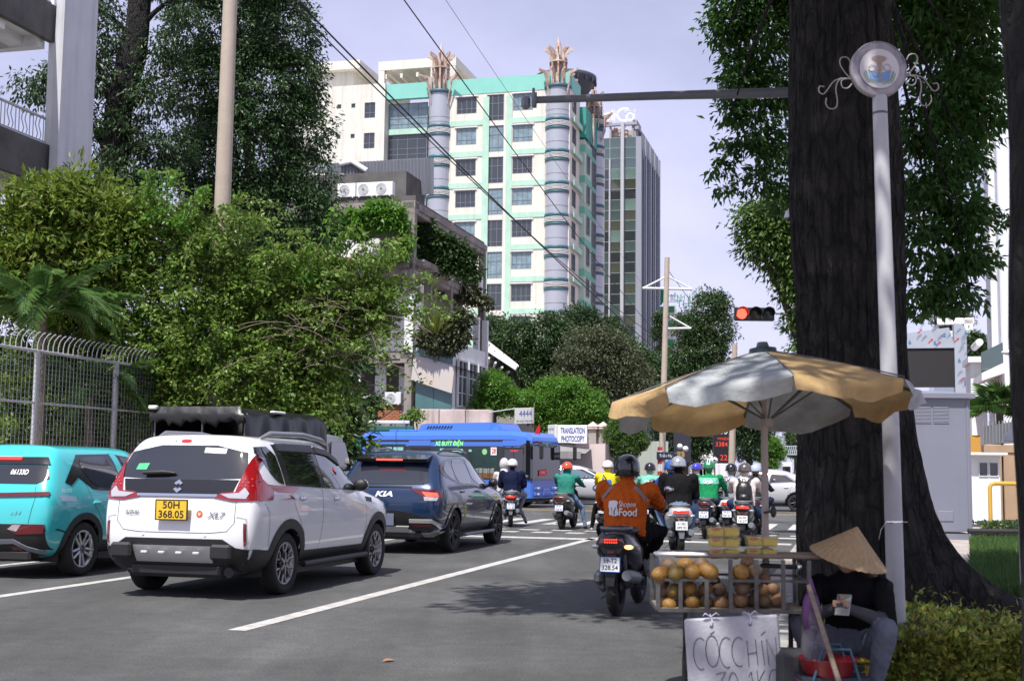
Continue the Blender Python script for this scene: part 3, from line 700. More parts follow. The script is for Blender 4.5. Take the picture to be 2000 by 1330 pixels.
# ------------------------------------------------------------------ buildings (all square to the street grid)
class Bld:
 """a building with its own frame: x along RN (right), y along RD (away), z up"""
 def __init__(s,name,label,cat,o,heading=ROAD):
  s.t=thing(name,label,cat,o,-heading); s.M=RF(Vector(o),heading); s.I=s.M.inverted()
 def on(s,px,py,ax='y',val=0.0):              # local point where a photo pixel's sight line meets a local plane
  o=s.I @ EYE; d=s.I.to_3x3() @ ray(px,py); i='xyz'.index(ax); t=(val-o[i])/d[i]; return o+d*t
 def X(s,px,py=600,y=0.0): return s.on(px,py,'y',y).x
 def Z(s,px,py,y=0.0): return s.on(px,py,'y',y).z
_win={}
def window(par,x0,x1,z0,z1,y,nx,nz,fm,gm,fw=.07,mw=.045,recess=.10,turn=0,sash=True):
 """frame part with a glass pane sub-part; faces -y (turn=0) or +x (turn=1: x means y there)"""
 w,h=round(x1-x0,2),round(z1-z0,2); key=(w,h,nx,tuple(nz) if isinstance(nz,(list,tuple)) else nz,fm.name,gm.name)
 if key not in _win:
  f=MB()
  for a,b_,c,d in [(-w/2,w/2,h/2-fw,h/2),(-w/2,w/2,-h/2,-h/2+fw),(-w/2,-w/2+fw,-h/2+fw,h/2-fw),(w/2-fw,w/2,-h/2+fw,h/2-fw)]:
   f.box(((a+b_)/2,0,(c+d)/2),(b_-a,.10,d-c))
  for i in range(1,nx): f.box((-w/2+w*i/nx,.005,0),(mw,.07,h-2*fw))
  zs=[i/nz for i in range(1,nz)] if isinstance(nz,int) else nz
  for q in zs: f.box((0,.01,-h/2+h*q),(w-2*fw,.05,mw))
  g=MB(); g.box((0,.03,0),(w-2*fw,.012,h-2*fw)); _win[key]=(f.mesh('window',fm),g.mesh('pane',gm))
 fo=mesh_obj('window',_win[key][0],par); go=mesh_obj('pane',_win[key][1],fo)
 if turn == 0: fo.location=((x0+x1)/2,y+recess,(z0+z1)/2)
 else: fo.location=(y-recess,(x0+x1)/2,(z0+z1)/2); fo.rotation_euler=(0,0,math.pi/2)
 return fo
def facade(mb,x0,x1,z0,z1,openings,y,th=.3,turn=0,mat=0):
 """wall with real openings [(xa,xb,za,zb)], cut into boxes"""
 zs=sorted({z0,z1,*[o[2] for o in openings],*[o[3] for o in openings]})
 for a,b in zip(zs,zs[1:]):
  if b-a < 1e-4: continue
  zm=(a+b)/2; cuts=sorted([(o[0],o[1]) for o in openings if o[2] < zm < o[3]]); x=x0
  for ca,cb in cuts+[(x1,x1)]:
   if ca-x > 1e-3:
    if turn == 0: mb.box(((x+ca)/2,y+th/2,zm),(ca-x,th,b-a),mat)
    else: mb.box((y-th/2,(x+ca)/2,zm),(th,ca-x,b-a),mat)
   x=max(x,cb)
# === cream and mint hospital block ==========================================================
o=Vector((P(1108,900,133).x,133,0)); B=Bld('apartment_block','tall cream block with mint bands and silver cylinder columns with rusty crowns','building',o)
FH=abs(B.Z(910,267)-B.Z(910,327.8))
tA=B.Z(911,190); bA=B.Z(911,223)
xa0,xa1=B.X(892,207),B.X(931,207); xs0,xs1=B.X(951,207),B.X(984.5,207); xb0,xb1=B.X(1002,207),B.X(1041,207)
xc=B.X(872,300); xL=B.X(752,300); xW=B.X(560,300)
ztop=B.Z(950,153); nf=13
tS,bS=B.Z(967,185),B.Z(967,236)
opn=[]; wins=[]
for k in range(nf):
 d=FH*k
 if bA-d < 1: break
 for (p,q) in ((xa0,xa1),(xb0,xb1)): opn.append((p,q,bA-d,tA-d)); wins.append((p,q,bA-d,tA-d,'w',k))
 if bS-d > 1: opn.append((xs0,xs1,bS-d,tS-d)); wins.append((xs0,xs1,bS-d,tS-d,'s',k))
mb=MB(); facade(mb,xc-.5,.0,0,ztop-1.7,opn,0,.35)
mb.box(((xL)/2,12,(ztop-3)/2),(-xL-.9,21,ztop-3.5))          # core behind the front
side=[]; sidew=[]
for k in range(nf):
 d=FH*k
 if bA-d < 1: break
 side.append((1.2,3.4,bA-d,tA-d)); sidew.append((1.2,3.4,bA-d,tA-d))
facade(mb,.36,5.2,0,ztop-1.7,side,0,.35,turn=1)
mb.obj('wall',M_WALLC,B.t)
rw=random.Random(4)
for p,q,a,b,kd,k in wins:
 if kd == 'w': window(B.t,p,q,a,b,0,4,[.3],M_FRAME_G if k > 0 else M_FRAME_G,rw.choice([M_GLASS_D,M_GLASS_B,M_GLASS_B]))
 else: window(B.t,p,q,a,b,0,3,[.18,.66],M_FRAME_G,rw.choice([M_GLASS_D,M_GLASS_B,M_GLASS_B]))
for p,q,a,b in sidew: window(B.t,p,q,a,b,0,3,[.3],M_FRAME_G,M_GLASS_D,turn=1)
# window sills / hoods
for p,q,a,b,kd,k in wins:
 if kd == 'w':
  h=MB(); h.box(((p+q)/2,-.06,b+.06),(q-p+.35,.14,.10)); h.obj('window_hood',M_FRAME_W,B.t)
# bands
mb=MB(); zt=B.Z(910,236.5); zb_=B.Z(910,246.5)
for k in range(nf):
 d=FH*k
 if zb_-d < .5: break
 for cc,ss in ((((xc+B.X(938))/2,-.03,(zt+zb_)/2-d),(B.X(938)-xc,.1,zt-zb_)),((B.X(996)/2-.2,-.03,(zt+zb_)/2-d),(-B.X(996)-.4,.1,zt-zb_)),((.34,2.9,(zt+zb_)/2-d),(.1,4.4,zt-zb_))): mb=MB(); mb.box(cc,ss); mb.obj('mint_band',M_MINT,B.t)
for a,b in ((938,950.5),(985,996)): mb=MB(); mb.box(((B.X(a)+B.X(b))/2,-.035,(ztop-2)/2),(B.X(b)-B.X(a),.1,ztop-2.2)); mb.obj('mint_band',M_MINT,B.t)
mb=MB(); mb.box(((xL+.0)/2,.3,ztop-.85),(-xL+.0,.7,1.7)); mb.box((-.25,3,ztop-.85),(.6,4.6,1.7)); mb.obj('parapet',M_TEAL,B.t)
# left bay: glazed strips with mint spandrels, set back
xg0,xg1=B.X(752,300),B.X(829,300); yb=.7
mb=MB()
for k in range(nf+1):
 z1=B.Z(790,249)-FH*k; z0=B.Z(790,259.5)-FH*k
 if z0 < 0: break
 mb=MB(); mb.box(((xg0+xg1)/2,yb+.1,(z0+z1)/2),(xg1-xg0,.3,z1-z0)); mb.obj('mint_band',M_MINT,B.t)
for k in range(nf):
 z1=B.Z(790,198)-FH*k; z0=B.Z(790,248.5)-FH*k
 if z0 < 0: break
 window(B.t,xg0,xg1,z0,z1,yb,4,[.2,.42,.78],M_FRAME_G,M_GLASS_B if k in (0,3,6) else M_GLASS_D,recess=.2)
# small side bays on the right: teal recessed stair tower and rear wall
mb=MB(); x1=B.X(1142,300,5.2); mb.box((x1/2-.2,9.5,(ztop-6)/2),(x1+.4,8.6,ztop-6)); mb.obj('stair_tower',M_TEALW,B.t)
mb=MB(); zc=B.Z(1130,212,5.2); mb.box((x1/2-.15,9.5,zc-1.6),(x1+.6,8.8,3.4)); mb.obj('parapet',mat('shaded_teal',(.03,.28,.22),.6),B.t)  # darker copy of the teal: shade of the right side put into its colour
mb=MB()
for k in range(nf):
 z=B.Z(1130,290,5.2)-FH*k
 if z < 1: break
 mb=MB(); mb.box((x1/2-.17,9.5,z),(x1+.45,8.7,.75)); mb.obj('mint_band',mat('shaded_mint',(.16,.45,.33),.7,streak=.1),B.t)  # darker copy of the mint, with this side's shade in the colour
for k in range(nf):
 z=B.Z(1148,262,6.5)-FH*k
 if z < 1: break
 window(B.t,6.3,7.6,z-1,z+1,x1+.03,2,[.3],M_FRAME_G,M_GLASS_D,turn=1,recess=-.06); window(B.t,9.2,11.2,z-1.9,z+1,x1+.03,3,[.2,.6],M_FRAME_G,M_GLASS_D,turn=1,recess=-.06)
# cylinder columns
def column(cx,cy,r,ztp,crown=True):
 c=MB(Matrix.Translation((cx,cy,0))); c.lathe([(r,0),(r,ztp)],28); co=c.obj('cylinder_column',M_SILV,B.t)
 a=MB(); a.lathe([(r+.02,.42),(r+.08,.44),(r+.08,.78),(r+.02,.80)],28,0); a.lathe([(r+.02,-.50),(r+.07,-.48),(r+.07,-.26),(r+.02,-.23)],28,0)
 for q in (-.1,.05,.2,.34): a.lathe([(r+.02,q-.035),(r+.12,q-.03),(r+.12,q+.03),(r+.02,q+.035)],28,1,cap=False)
 a.lathe([(r+.015,-.23),(r+.03,-.2),(r+.03,.42),(r+.015,.42)],28,2,cap=False)
 me=a.mesh('ring',[M_TEALR,M_FRAME_W,M_DGREY]); sm=MB(); sm.lathe([(r,-.03),(r+.02,-.02),(r+.02,.02),(r,.03)],28,cap=False); me2=sm.mesh('seam',M_GREYMET)
 z=B.Z(1085,248,cy)
 k=0
 while z-FH*k > 0:
  q=mesh_obj('ring',me,co); q.location=(cx,cy,z-FH*k)
  q=mesh_obj('seam',me2,co); q.location=(cx,cy,z-FH*k+FH*.46)
  q=mesh_obj('seam',me2,co); q.location=(cx,cy,z-FH*k+FH*.30) if k == 0 else (cx,cy,z-FH*k+FH*.46+.001)
  if k: bpy.data.objects.remove(q)
  k += 1
 cap=MB(Matrix.Translation((cx,cy,ztp))); cap.lathe([(r+.12,-.1),(r+.2,.05),(r+.2,.25),(r*.5,.4)],28); cap.obj('cap_ring',M_TEALR,co)
 if not crown: return co
 f=MB(Matrix.Translation((cx,cy,ztp+.2)))
 for i in range(8):
  M=Matrix.Rotation(math.pi/4*i+.2,4,'Z'); f.prism([(.55,0),(.95,0),(.95,3.6),(1.55,4.0),(1.5,4.3),(.9,4.1),(.55,3.9)],.16,M=M @ Matrix.Translation((0,-.08,0)))
  f.prism([(1.0,0),(1.35,0),(1.35,1.3),(1.9,1.5),(1.9,1.75),(1.0,1.55)],.12,M=M @ Matrix.Rotation(.39,4,'Z') @ Matrix.Translation((0,-.06,0)))
  if i % 2: f.prism([(1.3,-1.6),(2.0,1.0),(2.9,1.25),(2.9,1.5),(1.85,1.3),(1.25,-1.4)],.14,M=M @ Matrix.Translation((0,-.07,0)))
 f.tube([(0,0,0),(0,0,4.4),(0,0,5.6)],[.45,.35,.01],8); f.tube([(0,0,2.6),(0,0,2.75)],1.0,16); f.obj('finial',M_STEELRUST,co)
 return co
column((B.X(1062)+B.X(1109))/2,.3,(B.X(1109)-B.X(1062))/2,B.Z(1085,173))
column((B.X(830)+B.X(873))/2,.3,(B.X(873)-B.X(830))/2,B.Z(850,184))
column(B.X(1160,300,12.6),12.6,1.15,B.Z(1160,258,12.6))
# white wing on the left, a little in front
zw=B.Z(680,168,-.4); op=[]; ws=[]
wa,wb=B.X(712,210,-.4),B.X(733,210,-.4)
for k in range(nf):
 z1=B.Z(722,200.5,-.4)-FH*k; z0=B.Z(722,231,-.4)-FH*k
 if z0 < 1: break
 op.append((wa,wb,z0,z1)); ws.append((wa,wb,z0,z1,2,[.35]))
 for px in (631,662.5,690):
  u0,u1=B.X(px-4,210,-.4),B.X(px+4,210,-.4); zz=B.Z(690,207,-.4)-FH*k; op.append((u0,u1,zz-.25,zz+.25)); ws.append((u0,u1,zz-.25,zz+.25,1,1))
mb=MB(); facade(mb,xW,xL,0,zw,op,-.4,.4); mb.box(((xW+xL)/2,9,zw/2-.1),(xL-xW-.3,17,zw-.2)); mb.box((xL-.15,4,zw/2),(.3,8,zw));
for p in (715,718): pass
mb.obj('wing_wall',M_WALLC,B.t)
for p,q,a,b,nx,nz in ws: window(B.t,p,q,a,b,-.4,nx,nz,M_FRAME_G,M_GLASS_D if nx == 1 else rw.choice([M_GLASS_B,M_GLASS_D]),fw=.05)
# roof structures
mb=MB(); xr0,xr1=B.X(600,140,3),B.X(688,140,3); zr0=B.Z(650,140,3); mb.box(((xr0+xr1)/2,6,(zw+zr0)/2),(xr1-xr0,5,zr0-zw)); mb.box(((xr0+xr1)/2+.3,5.8,zr0+.5),(xr1-xr0+1.6,6.5,1.0)); mb.obj('roof_hut',M_WALLC,B.t)
mb=MB(); p0,p1=B.X(742,140,3),B.X(893,140,3); zp=B.Z(800,118,3); zq=B.Z(800,146,3)
mb.box(((p0+p1)/2,7,(zp+zq)/2+.2),(p1-p0,9,(zp-zq)*.62))
for x in (p0+.4,p1-.4,(p0+p1)/2+2):
 for y in (2.8,11): mb.box((x,y,(ztop-3+zq)/2),(.7,.7,zq-ztop+3.9))
for i in range(5): mb.box((p0+.8+(p1-p0-1.6)*i/4,7,zq-.15),(.3,8.6,.5))
mb.box(((p0+p1)/2,11.2,ztop-.4),(p1-p0,.3,2.0)); mb.obj('roof_pergola',M_WALLC,B.t)
hd=MB(Matrix.Translation((B.X(1104,165,9),9,B.Z(1100,156,9)))); R_=B.X(1158,165,9)-B.X(1098,165,9)
hd.lathe([(R_*.3,-2.6),(R_*.75,-1.6),(R_,-.25),(R_,.15),(.01,.15)],40)
for i in range(20):
 M=Matrix.Rotation(math.pi/10*i,4,'Z'); hd.box((R_*.8,0,-.5),(R_*.42,.12,.5),M=M)
hd.obj('helipad',mat('helipad_dark',(.05,.055,.075),.6),B.t)
for i in range(3):                                 # roof plant next to the right crown
 m_=MB(); m_.tube([(x1-.6+i*.5,8,ztop-6),(x1-.6+i*.5,8,ztop-3.2+i*.4)],.12,8); m_.obj('roof_mast',M_STEELRUST,B.t)
# === dark glass tower ========================================================================
o=Vector((P(1242,900,165).x,165,0)); T=Bld('glass_tower','dark green glass office tower with steel fins behind the cream block','building',o)
zt_=T.Z(1205,270); xl=T.X(1150); zr=T.Z(1205,243); dp=18.0; pit=T.Z(1205,400)-T.Z(1205,420.3)
mb=MB(); mb.box((xl/2,dp/2,zt_/2),(-xl-.3,dp-.3,zt_-.2)); mb.obj('core',M_DGREY,T.t)
cols=[T.X(p) for p in (1151,1171,1190,1216,1242)]; k=0; pm={}
pal=[M_GLASS_G,mat('olive_tower_glass',(.06,.07,.045),.08,ior=1.8,coat=.6,var=.4,vs=.15),mat('black_tower_glass',(.012,.02,.022),.05,ior=1.8,coat=.8),mat('pale_tower_glass',(.13,.21,.18),.08,ior=1.8,coat=.6,var=.3,vs=.3)]
while zt_-pit*(k+1) > 4:
 for j in range(4):
  w=cols[j+1]-cols[j]-.08
  m_=pal[0] if k < 3 else rw.choice([pal[0],pal[1] if k % 4 == 0 else pal[2],pal[2],pal[3] if k % 3 == 0 else pal[1],pal[0]])
  key=(round(w,2),m_.name)
  if key not in pm: q=MB(); q.box((0,0,0),(w,.1,pit-.09)); pm[key]=q.mesh('pane',m_)
  q=mesh_obj('pane',pm[key],T.t); q.location=((cols[j]+cols[j+1])/2,-.02,zt_-pit*(k+.5))
 k += 1
mb=MB()
for j in range(k+1): mb.box((xl/2,-.06,zt_-pit*j),(-xl,.08,.07))
for c_ in cols: mb.box((c_,-.06,zt_/2),(.09,.1,zt_))
mb.obj('mullion',mat('mullion_grey',(.28,.31,.30),.5),T.t)
f=MB(); f.box((T.X(1216),-.35,zr/2),(.42,.7,zr)); f.obj('fin',mat('front_fin',(.42,.43,.46),.5),T.t)
f=MB(); zz=T.Z(1190,313); f.box((T.X(1190.5),-.2,zz/2),(.2,.3,zz)); f.obj('fin',mat('front_fin',(0,0,0)),T.t)
for i in range(9):
 y=.2+dp*i/8.6; f=MB(); hh=zr-1.0 if i else zt_; f.box((.30,y,hh/2),(.7,.55 if i % 2 else .9,hh)); f.obj('fin',mat('side_fin',(.27,.29,.34),.5,streak=.1) if i % 2 == 0 else mat('side_fin_dark',(.13,.15,.19),.5),T.t)
mb=MB(); mb.box((.0,dp/2,zt_/2),(.3,dp-.4,zt_)); mb.obj('side_glass',M_GLASS_D,T.t)
mb=MB()
mb.box((xl/2,.3,zr),(-xl,.5,.35)); mb.box((0,dp/2,zr-.6),(.5,dp,.4)); mb.box((-.35,2.2,(zt_+zr)/2),(.6,3.5,zr-zt_+1.2))
for x in (xl+.3,T.X(1190),T.X(1234)): mb.box((x,.4,(zr+zt_)/2),(.25,.25,zr-zt_))
mb.box((xl/2,8,(zt_+zr)/2-.6),(-xl-3,4,2.6)); mb.obj('roof_frame',mat('roof_frame_grey',(.30,.30,.34),.6),T.t)
q=MB()
for i in range(4): q.box((T.X(1196+i*9),1.4+.4*i,zt_+.9),(.9,.9,1.5),b=.1)
q.obj('roof_plant',M_STEELRUST,T.t)
for s_,px,sz in (('c',1186,4.4),('i',1196,4.0),('r',1203,4.0),('C',1216,5.0),('o',1231,4.4)):
 M=Matrix.Translation((T.X(px,225,.2),.2,T.Z(px,226,.2))) @ Matrix.Rotation(math.pi/2,4,'X')
 put_text('sign_letter',s_,sz/2.5*1.35,M,M_WHITEINK,T.t,depth=.1)
mb=MB()
for px in (1180,1200,1222,1240): mb.box((T.X(px,225,.5),.5,T.Z(px,232,.5)),(.07,.07,2.6))
mb.box((T.X(1210,225,.5),.5,T.Z(1210,218,.5)),(4.3,.05,.05)); mb.obj('sign_frame',M_FRAME_W,T.t)
# === hospital with green lettering, far ======================================================
o=Vector((P(1279,900,185).x,185,0)); Hh=Bld('hospital','distant white hospital with green stripes and rooftop letters behind the trees','building',o)
w=Hh.X(1395)-0; zt2=Hh.Z(1320,598); mb=MB(); mb.box((w*.16,8,zt2/2),(w*.32,15,zt2)); mb.box((w*.66,9,zt2/2-1.5),(w*.68,15,zt2-3)); mb.obj('wall',M_WALLW,Hh.t)
mb=MB()
for py in (604,634,669,698,726): mb.box((w*.16,.45,Hh.Z(1290,py)),(w*.325,.2,.9))
mb.obj('green_band',mat('hospital_green',(.03,.30,.12),.6),Hh.t)
for k in range(9):
 z=Hh.Z(1330,627)-k*2.7
 window(Hh.t,w*.34,w*.98,z-1.1,z+1.1,1.4,6,2,M_FRAME_G,M_GLASS_D if k % 2 else pal[2])
mb=MB(); z0=Hh.Z(1330,600)
for px in (1300,1322,1345,1368): mb.box((Hh.X(px),.6,z0+1.6),(.12,.12,4.6))
for py in (576,588,597): mb.box((w*.55,.6,Hh.Z(1330,py)),(w*.85,.1,.1))
mb.obj('sign_frame',M_FRAME_W,Hh.t)
GRN=mat('sign_green',(.02,.24,.13),.5)
M=lambda px,py: Matrix.Translation((Hh.X(px,py,.4),.4,Hh.Z(px,py,.4))) @ Matrix.Rotation(math.pi/2,4,'X')
put_text('sign_letter','BỆNH VIỆN TH',1.25,M(1346,581),GRN,Hh.t,width=Hh.X(1383)-Hh.X(1310))
put_text('sign_letter','TH',1.5,M(1334,594),GRN,Hh.t)
lf=MB(M(1287,583)); lf.add([(-1,-1.2,0),(.4,-1.0,0),(1.0,.2,0),(.6,1.4,0),(-.7,.9,0),(.1,.1,0)],[(0,1,5),(1,2,5),(2,3,5),(3,4,5)]); lf.obj('leaf_emblem',GRN,Hh.t)
# === overgrown old house with open concrete frame ============================================
o=Vector((P(801,900,55).x,55,0)); O_=Bld('overgrown_house','old grey concrete house with open balconies covered in climbing plants','building',o)
Z=lambda py: O_.Z(801,py); zr_,z3,z2,z1,z0_=Z(392),Z(512),Z(688),Z(824),0
xl=-9.5; dpz=11.5
mb=MB()
for x,y in ((-.18,.18),(-4.6,.18),(-9.3,.18),(-.18,5.6),(-.18,11.3),(-4.6,5.6)):
 mb.box((x,y,zr_/2),(.34,.34,zr_),b=.02)
for z,h in ((zr_,.55),(z3,.5),(z2,.45),(z1,.5)):
 mb.box((xl/2,.3,z-h/2),(-xl,.5,h)); mb.box((-.3,dpz/2,z-h/2),(.5,dpz,h)); mb.box((xl/2,dpz/2,z-h*.35),(-xl,dpz,h*.5))
for x in (-2.4,-7): mb.box((x,4,zr_/2),(.25,.25,zr_))
mb.obj('frame',M_CONC,O_.t)
mb=MB()
mb.box((xl/2,3.2,(z1+z2)/2),(-xl-.6,.2,z2-z1-.5)); mb.box((xl/2,3.4,(z2+z3)/2),(-xl-.6,.2,z3-z2-.5)); mb.box((xl/2,3.6,(z3+zr_)/2),(-xl-.6,.2,zr_-z3-.5)); mb.box((xl/2,1.5,z1/2-.3),(-xl-.6,1,z1-.6))
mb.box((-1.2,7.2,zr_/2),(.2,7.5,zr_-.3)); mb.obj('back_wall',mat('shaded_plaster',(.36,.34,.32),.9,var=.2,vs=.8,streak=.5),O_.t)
mb=MB(); mb.box((-.17,-.02,(z2+Z(575))/2),(.40,.06,Z(575)-z2)); mb.box((.02,.5,(z2+Z(575))/2),(.06,.7,Z(575)-z2)); mb.obj('white_panel',M_WALLW,O_.t); mb=MB(); mb.box((-1.1,1.6,(z2+z3)/2-.3),(2.0,.12,z3-z2-1.0)); mb.obj('white_panel',M_WALLW,O_.t); mb=MB(); mb.box((-.08,2.6,z2+.9),(.14,4.0,1.5)); mb.obj('white_panel',M_WALLW,O_.t); mb=MB(); mb.box((-.08,8.4,z3+.5),(.14,5.0,.9)); mb.obj('white_panel',M_WALLW,O_.t); mb=MB(); mb.box((-3,.34,z3+.75),(2.6,.08,.8))
mb.obj('white_panel',M_WALLW,O_.t)
# parapets, roof, corrugated sheets
mb=MB(); mb.box((xl/2,.4,zr_+.12),(-xl,.7,.24)); mb.box((xl/2-.3,2.6,zr_+.9),(-xl-1.2,2.6,1.5)); mb.box((-.3,6,zr_-.1),(.3,11,.5)); mb.obj('parapet',M_CONC_D,O_.t)
cs=MB(); xs_=np.linspace(-5.6,-.3,64)
vs=[];
for i,x in enumerate(xs_): a=.05*(1 if i % 2 else -1); vs += [(x,3.4+a,zr_+1.0),(x,3.3+a,zr_+2.7)]
cs.add(vs,[(2*i,2*i+2,2*i+3,2*i+1) for i in range(63)]); vs=[]
for i,x in enumerate(np.linspace(-8.6,-3.2,60)): a=.04*(1 if i % 2 else -1); vs += [(x,4.2,zr_+2.5+a),(x,7.5,zr_+3.7+a)]
cs.add(vs,[(2*i,2*i+2,2*i+3,2*i+1) for i in range(59)]); cs.obj('corrugated_sheet',mat('corrugated_grey',(.26,.27,.31),.5,metal=.2,streak=.4),O_.t)
gp=MB(); gp.tube([(-4.9,3.2,zr_+2.6),(-4.3,3.2,zr_+2.7),(-3.5,3.1,zr_+2.2)],.12,8); gp.obj('gutter_pipe',M_FRAME_W,O_.t)
# brick planters with single bricks
def brick_run(par,x0,x1,z0,rows,y,bm=None):
 bl,bh=.22,.075; q=MB(); q.box((0,0,0),(bl-.014,.1,bh-.014),b=.006); me=q.mesh('brick',M_BRICK)
 for r in range(rows):
  x=x0+(bl/2 if r % 2 else 0)
  while x+bl < x1+.01:
   b_=mesh_obj('brick',me,par); b_.location=(x+bl/2,y+random.uniform(-.006,.006),z0+bh*(r+.5)); x += bl
 m_=MB(); m_.box(((x0+x1)/2,y+.035,z0+bh*rows/2),(x1-x0,.08,bh*rows)); m_.obj('mortar_bed',M_MORTAR,par)
brick_run(O_.t,-5.4,-.45,z3+.02,4,.1)
brick_run(O_.t,-2.35,-.45,z1+.05,9,.2)
mb=MB(); mb.box((-2.8,-.1,z3-.12),(5.2,.5,.28)); mb.obj('ledge',M_CONC,O_.t); mb=MB(); mb.box((.12,2.6,z3+.02),(.5,4.6,.25)); mb.obj('ledge',M_CONC,O_.t); mb=MB(); mb.box((-1.3,-.05,z1-.15),(2.3,.5,.3)); mb.obj('ledge',M_CONC,O_.t)
# red timber shutters lower left
for i in range(2):
 for j in range(3):
  q=MB(); q.box((0,0,0),(.98,.06,.92))
  for s_ in range(8): q.box((0,-.045,-.40+s_*.115),(.9,.03,.09),M=None)
  p=q.obj('shutter',M_REDW,O_.t); p.location=(-4.15+1.06*i,.5,z1+.55+j*1.0)
mb=MB()
for i in range(3): mb.box((-4.68+1.06*i,.46,z1+1.6),(.07,.1,3.2))
for j in range(4): mb.box((-3.62,.45,z1+.05+j*1.0),(2.2,.09,.06))
mb.obj('shutter_frame',M_FRAME_W,O_.t)
mb=MB(); mb.box((-1.75,.9,z1+1.5),(.5,.12,2.2)); mb.box((-.75,1.2,z1+1.3),(.5,.1,2.4)); mb.obj('door_post',M_FRAME_W,O_.t)
mb=MB(); mb.tube([(-2.4,.25,z1+.95),(-.5,.25,z1+.95)],.025,6); mb.tube([(-2.4,.25,z1+.72),(-2.4,.25,z1+1.6)],.025,6)
for i in range(9): mb.tube([(-2.3+i*.2,.25,z1+.72),(-2.3+i*.2,.25,z1+.95)],.012,5)
mb.obj('balcony_rail',M_FRAME_W,O_.t)
ac_me=None
def ac_unit(loc,label,rz=-ROAD,s=1.0):
 t=thing('air_conditioner',label,'air conditioner',loc,rz,'air conditioner units on the old house'); t.scale=(s,s,s)
 b_=MB(); b_.box((0,.17,.34),(.86,.33,.62),b=.02); b_.box((-.3,.17,.02),(.06,.33,.05)); b_.box((.3,.17,.02),(.06,.33,.05)); b_.obj('casing',M_FRAME_W,t)
 f=MB(Matrix.Translation((-.1,0,.34)) @ Matrix.Rotation(math.pi/2,4,'X')); f.lathe([(.25,-.004),(.25,.012),(.235,.014),(.235,.004)],24); f.lathe([(.235,.002),(.01,.003)],24,1)
 for i in range(5): f.lathe([(.05+.04*i,.008),(.058+.04*i,.012),(.066+.04*i,.008)],24,2,cap=False)
 f.ball((0,0,.004),(.05,.05,.012),12,4,2); f.obj('fan_grille',[M_FRAME_W,M_DGREY,M_GREYMET],t)
 return t
for px,lab in ((676,'white air conditioner unit on the roof ledge nearest the ficus'),(713,'white air conditioner unit in the middle of the roof ledge'),(748,'white air conditioner unit on the roof ledge beside the leaning vine')):
 ac_unit(O_.M @ Vector((O_.X(px,390,-.05),-.05,zr_+.24)),lab)
ac_unit(O_.M @ Vector((-.85,.0,z1+.73)),'white air conditioner unit on the brick balcony above the traffic light',s=.85)
# glass annex with a leaning sign board
an=O_.t
x0,x1=.12,O_.X(884,750); za,zb2=O_.Z(845,798),O_.Z(845,722)
q=MB(); q.box(((x0+x1)/2,2.6,(za+zb2)/2+.5),(x1-x0-.06,5.0,zb2-za+1.4)); q.obj('annex_wall',M_WALLW,an)
for i in range(2):
 q=MB(); w_=(x1-x0-.08)/2; q.box((x0+.04+w_*(i+.5),.06,(za+zb2)/2+.35),(w_-.02,.05,zb2-za+1.0)); q.obj('pane',M_GLASS_T,an)
for i,(ya,yb_) in enumerate(((.5,1.9),(2.1,3.4),(3.6,4.8))): window(an,ya,yb_,za+.1,zb2+.5,x1+.02,2,[.3,.65],M_FRAME_W,M_GLASS_D,turn=1,recess=-.05)
q=MB(); q.add([O_.on(803,742,'y',-.25),O_.on(882,768,'y',-.25),O_.on(888,714,'y',-.25),O_.on(808,692,'y',-.25)],[(0,1,2,3)]);
pp=[O_.on(803,742,'y',-.25),O_.on(882,768,'y',-.25),O_.on(888,714,'y',-.25),O_.on(808,692,'y',-.25)]; q=MB(); q.add(pp+[p+Vector((0,.06,0)) for p in pp],[(0,1,2,3),(7,6,5,4),(0,4,5,1),(1,5,6,2),(2,6,7,3),(3,7,4,0)]); q.obj('blank_board',mat('faded_board',(.50,.50,.53),.6,var=.5,vs=.9,col2=(.60,.50,.40)),an)
q=MB(); q.add([O_.on(803,690,'y',-.3),O_.on(893,716,'y',-.3),O_.on(955,735,'y',5.2),O_.on(860,690,'y',5.2)],[(0,1,2,3)]); q.obj('lean_roof',M_GREYMET,an)
# white posts and tiled eave at the back right
q=MB();
for y in (9.6,11.2): q.box((.05,y,(zr_-4)/2),(.28,.28,zr_-4.0))
q.obj('post',M_WALLW,an)
# tiled eave of the low house behind
o=Vector((P(945,900,70).x,70,0)); E_=Bld('tiled_house','low house with terracotta tiled eave behind the overgrown house','building',o)
q=MB(); a=[E_.on(940,655,'y',2),E_.on(1012,712,'y',0),E_.on(1006,722,'y',0),E_.on(930,672,'y',2)]; bk=[p+Vector((-2.5,5,1.2)) for p in a]
q.add([a[1],a[0],bk[0],bk[1]],[(0,1,2,3)]); q.obj('roof',M_ROOF,E_.t)
q=MB(); q.add(a,[(0,1,2,3)]); q.add([p+Vector((0,.2,-.05)) for p in a],[(3,2,1,0)]); q.obj('fascia',M_WALLW,E_.t)
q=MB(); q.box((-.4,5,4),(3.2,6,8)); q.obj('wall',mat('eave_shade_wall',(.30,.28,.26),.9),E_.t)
for i in range(5): q=MB(); q.tube([E_.on(942+i*13,690+i*9,'y',.8),E_.on(942+i*10,720+i*4,'y',3)],.07,6); q.obj('bracket',M_FRAME_W,E_.t)
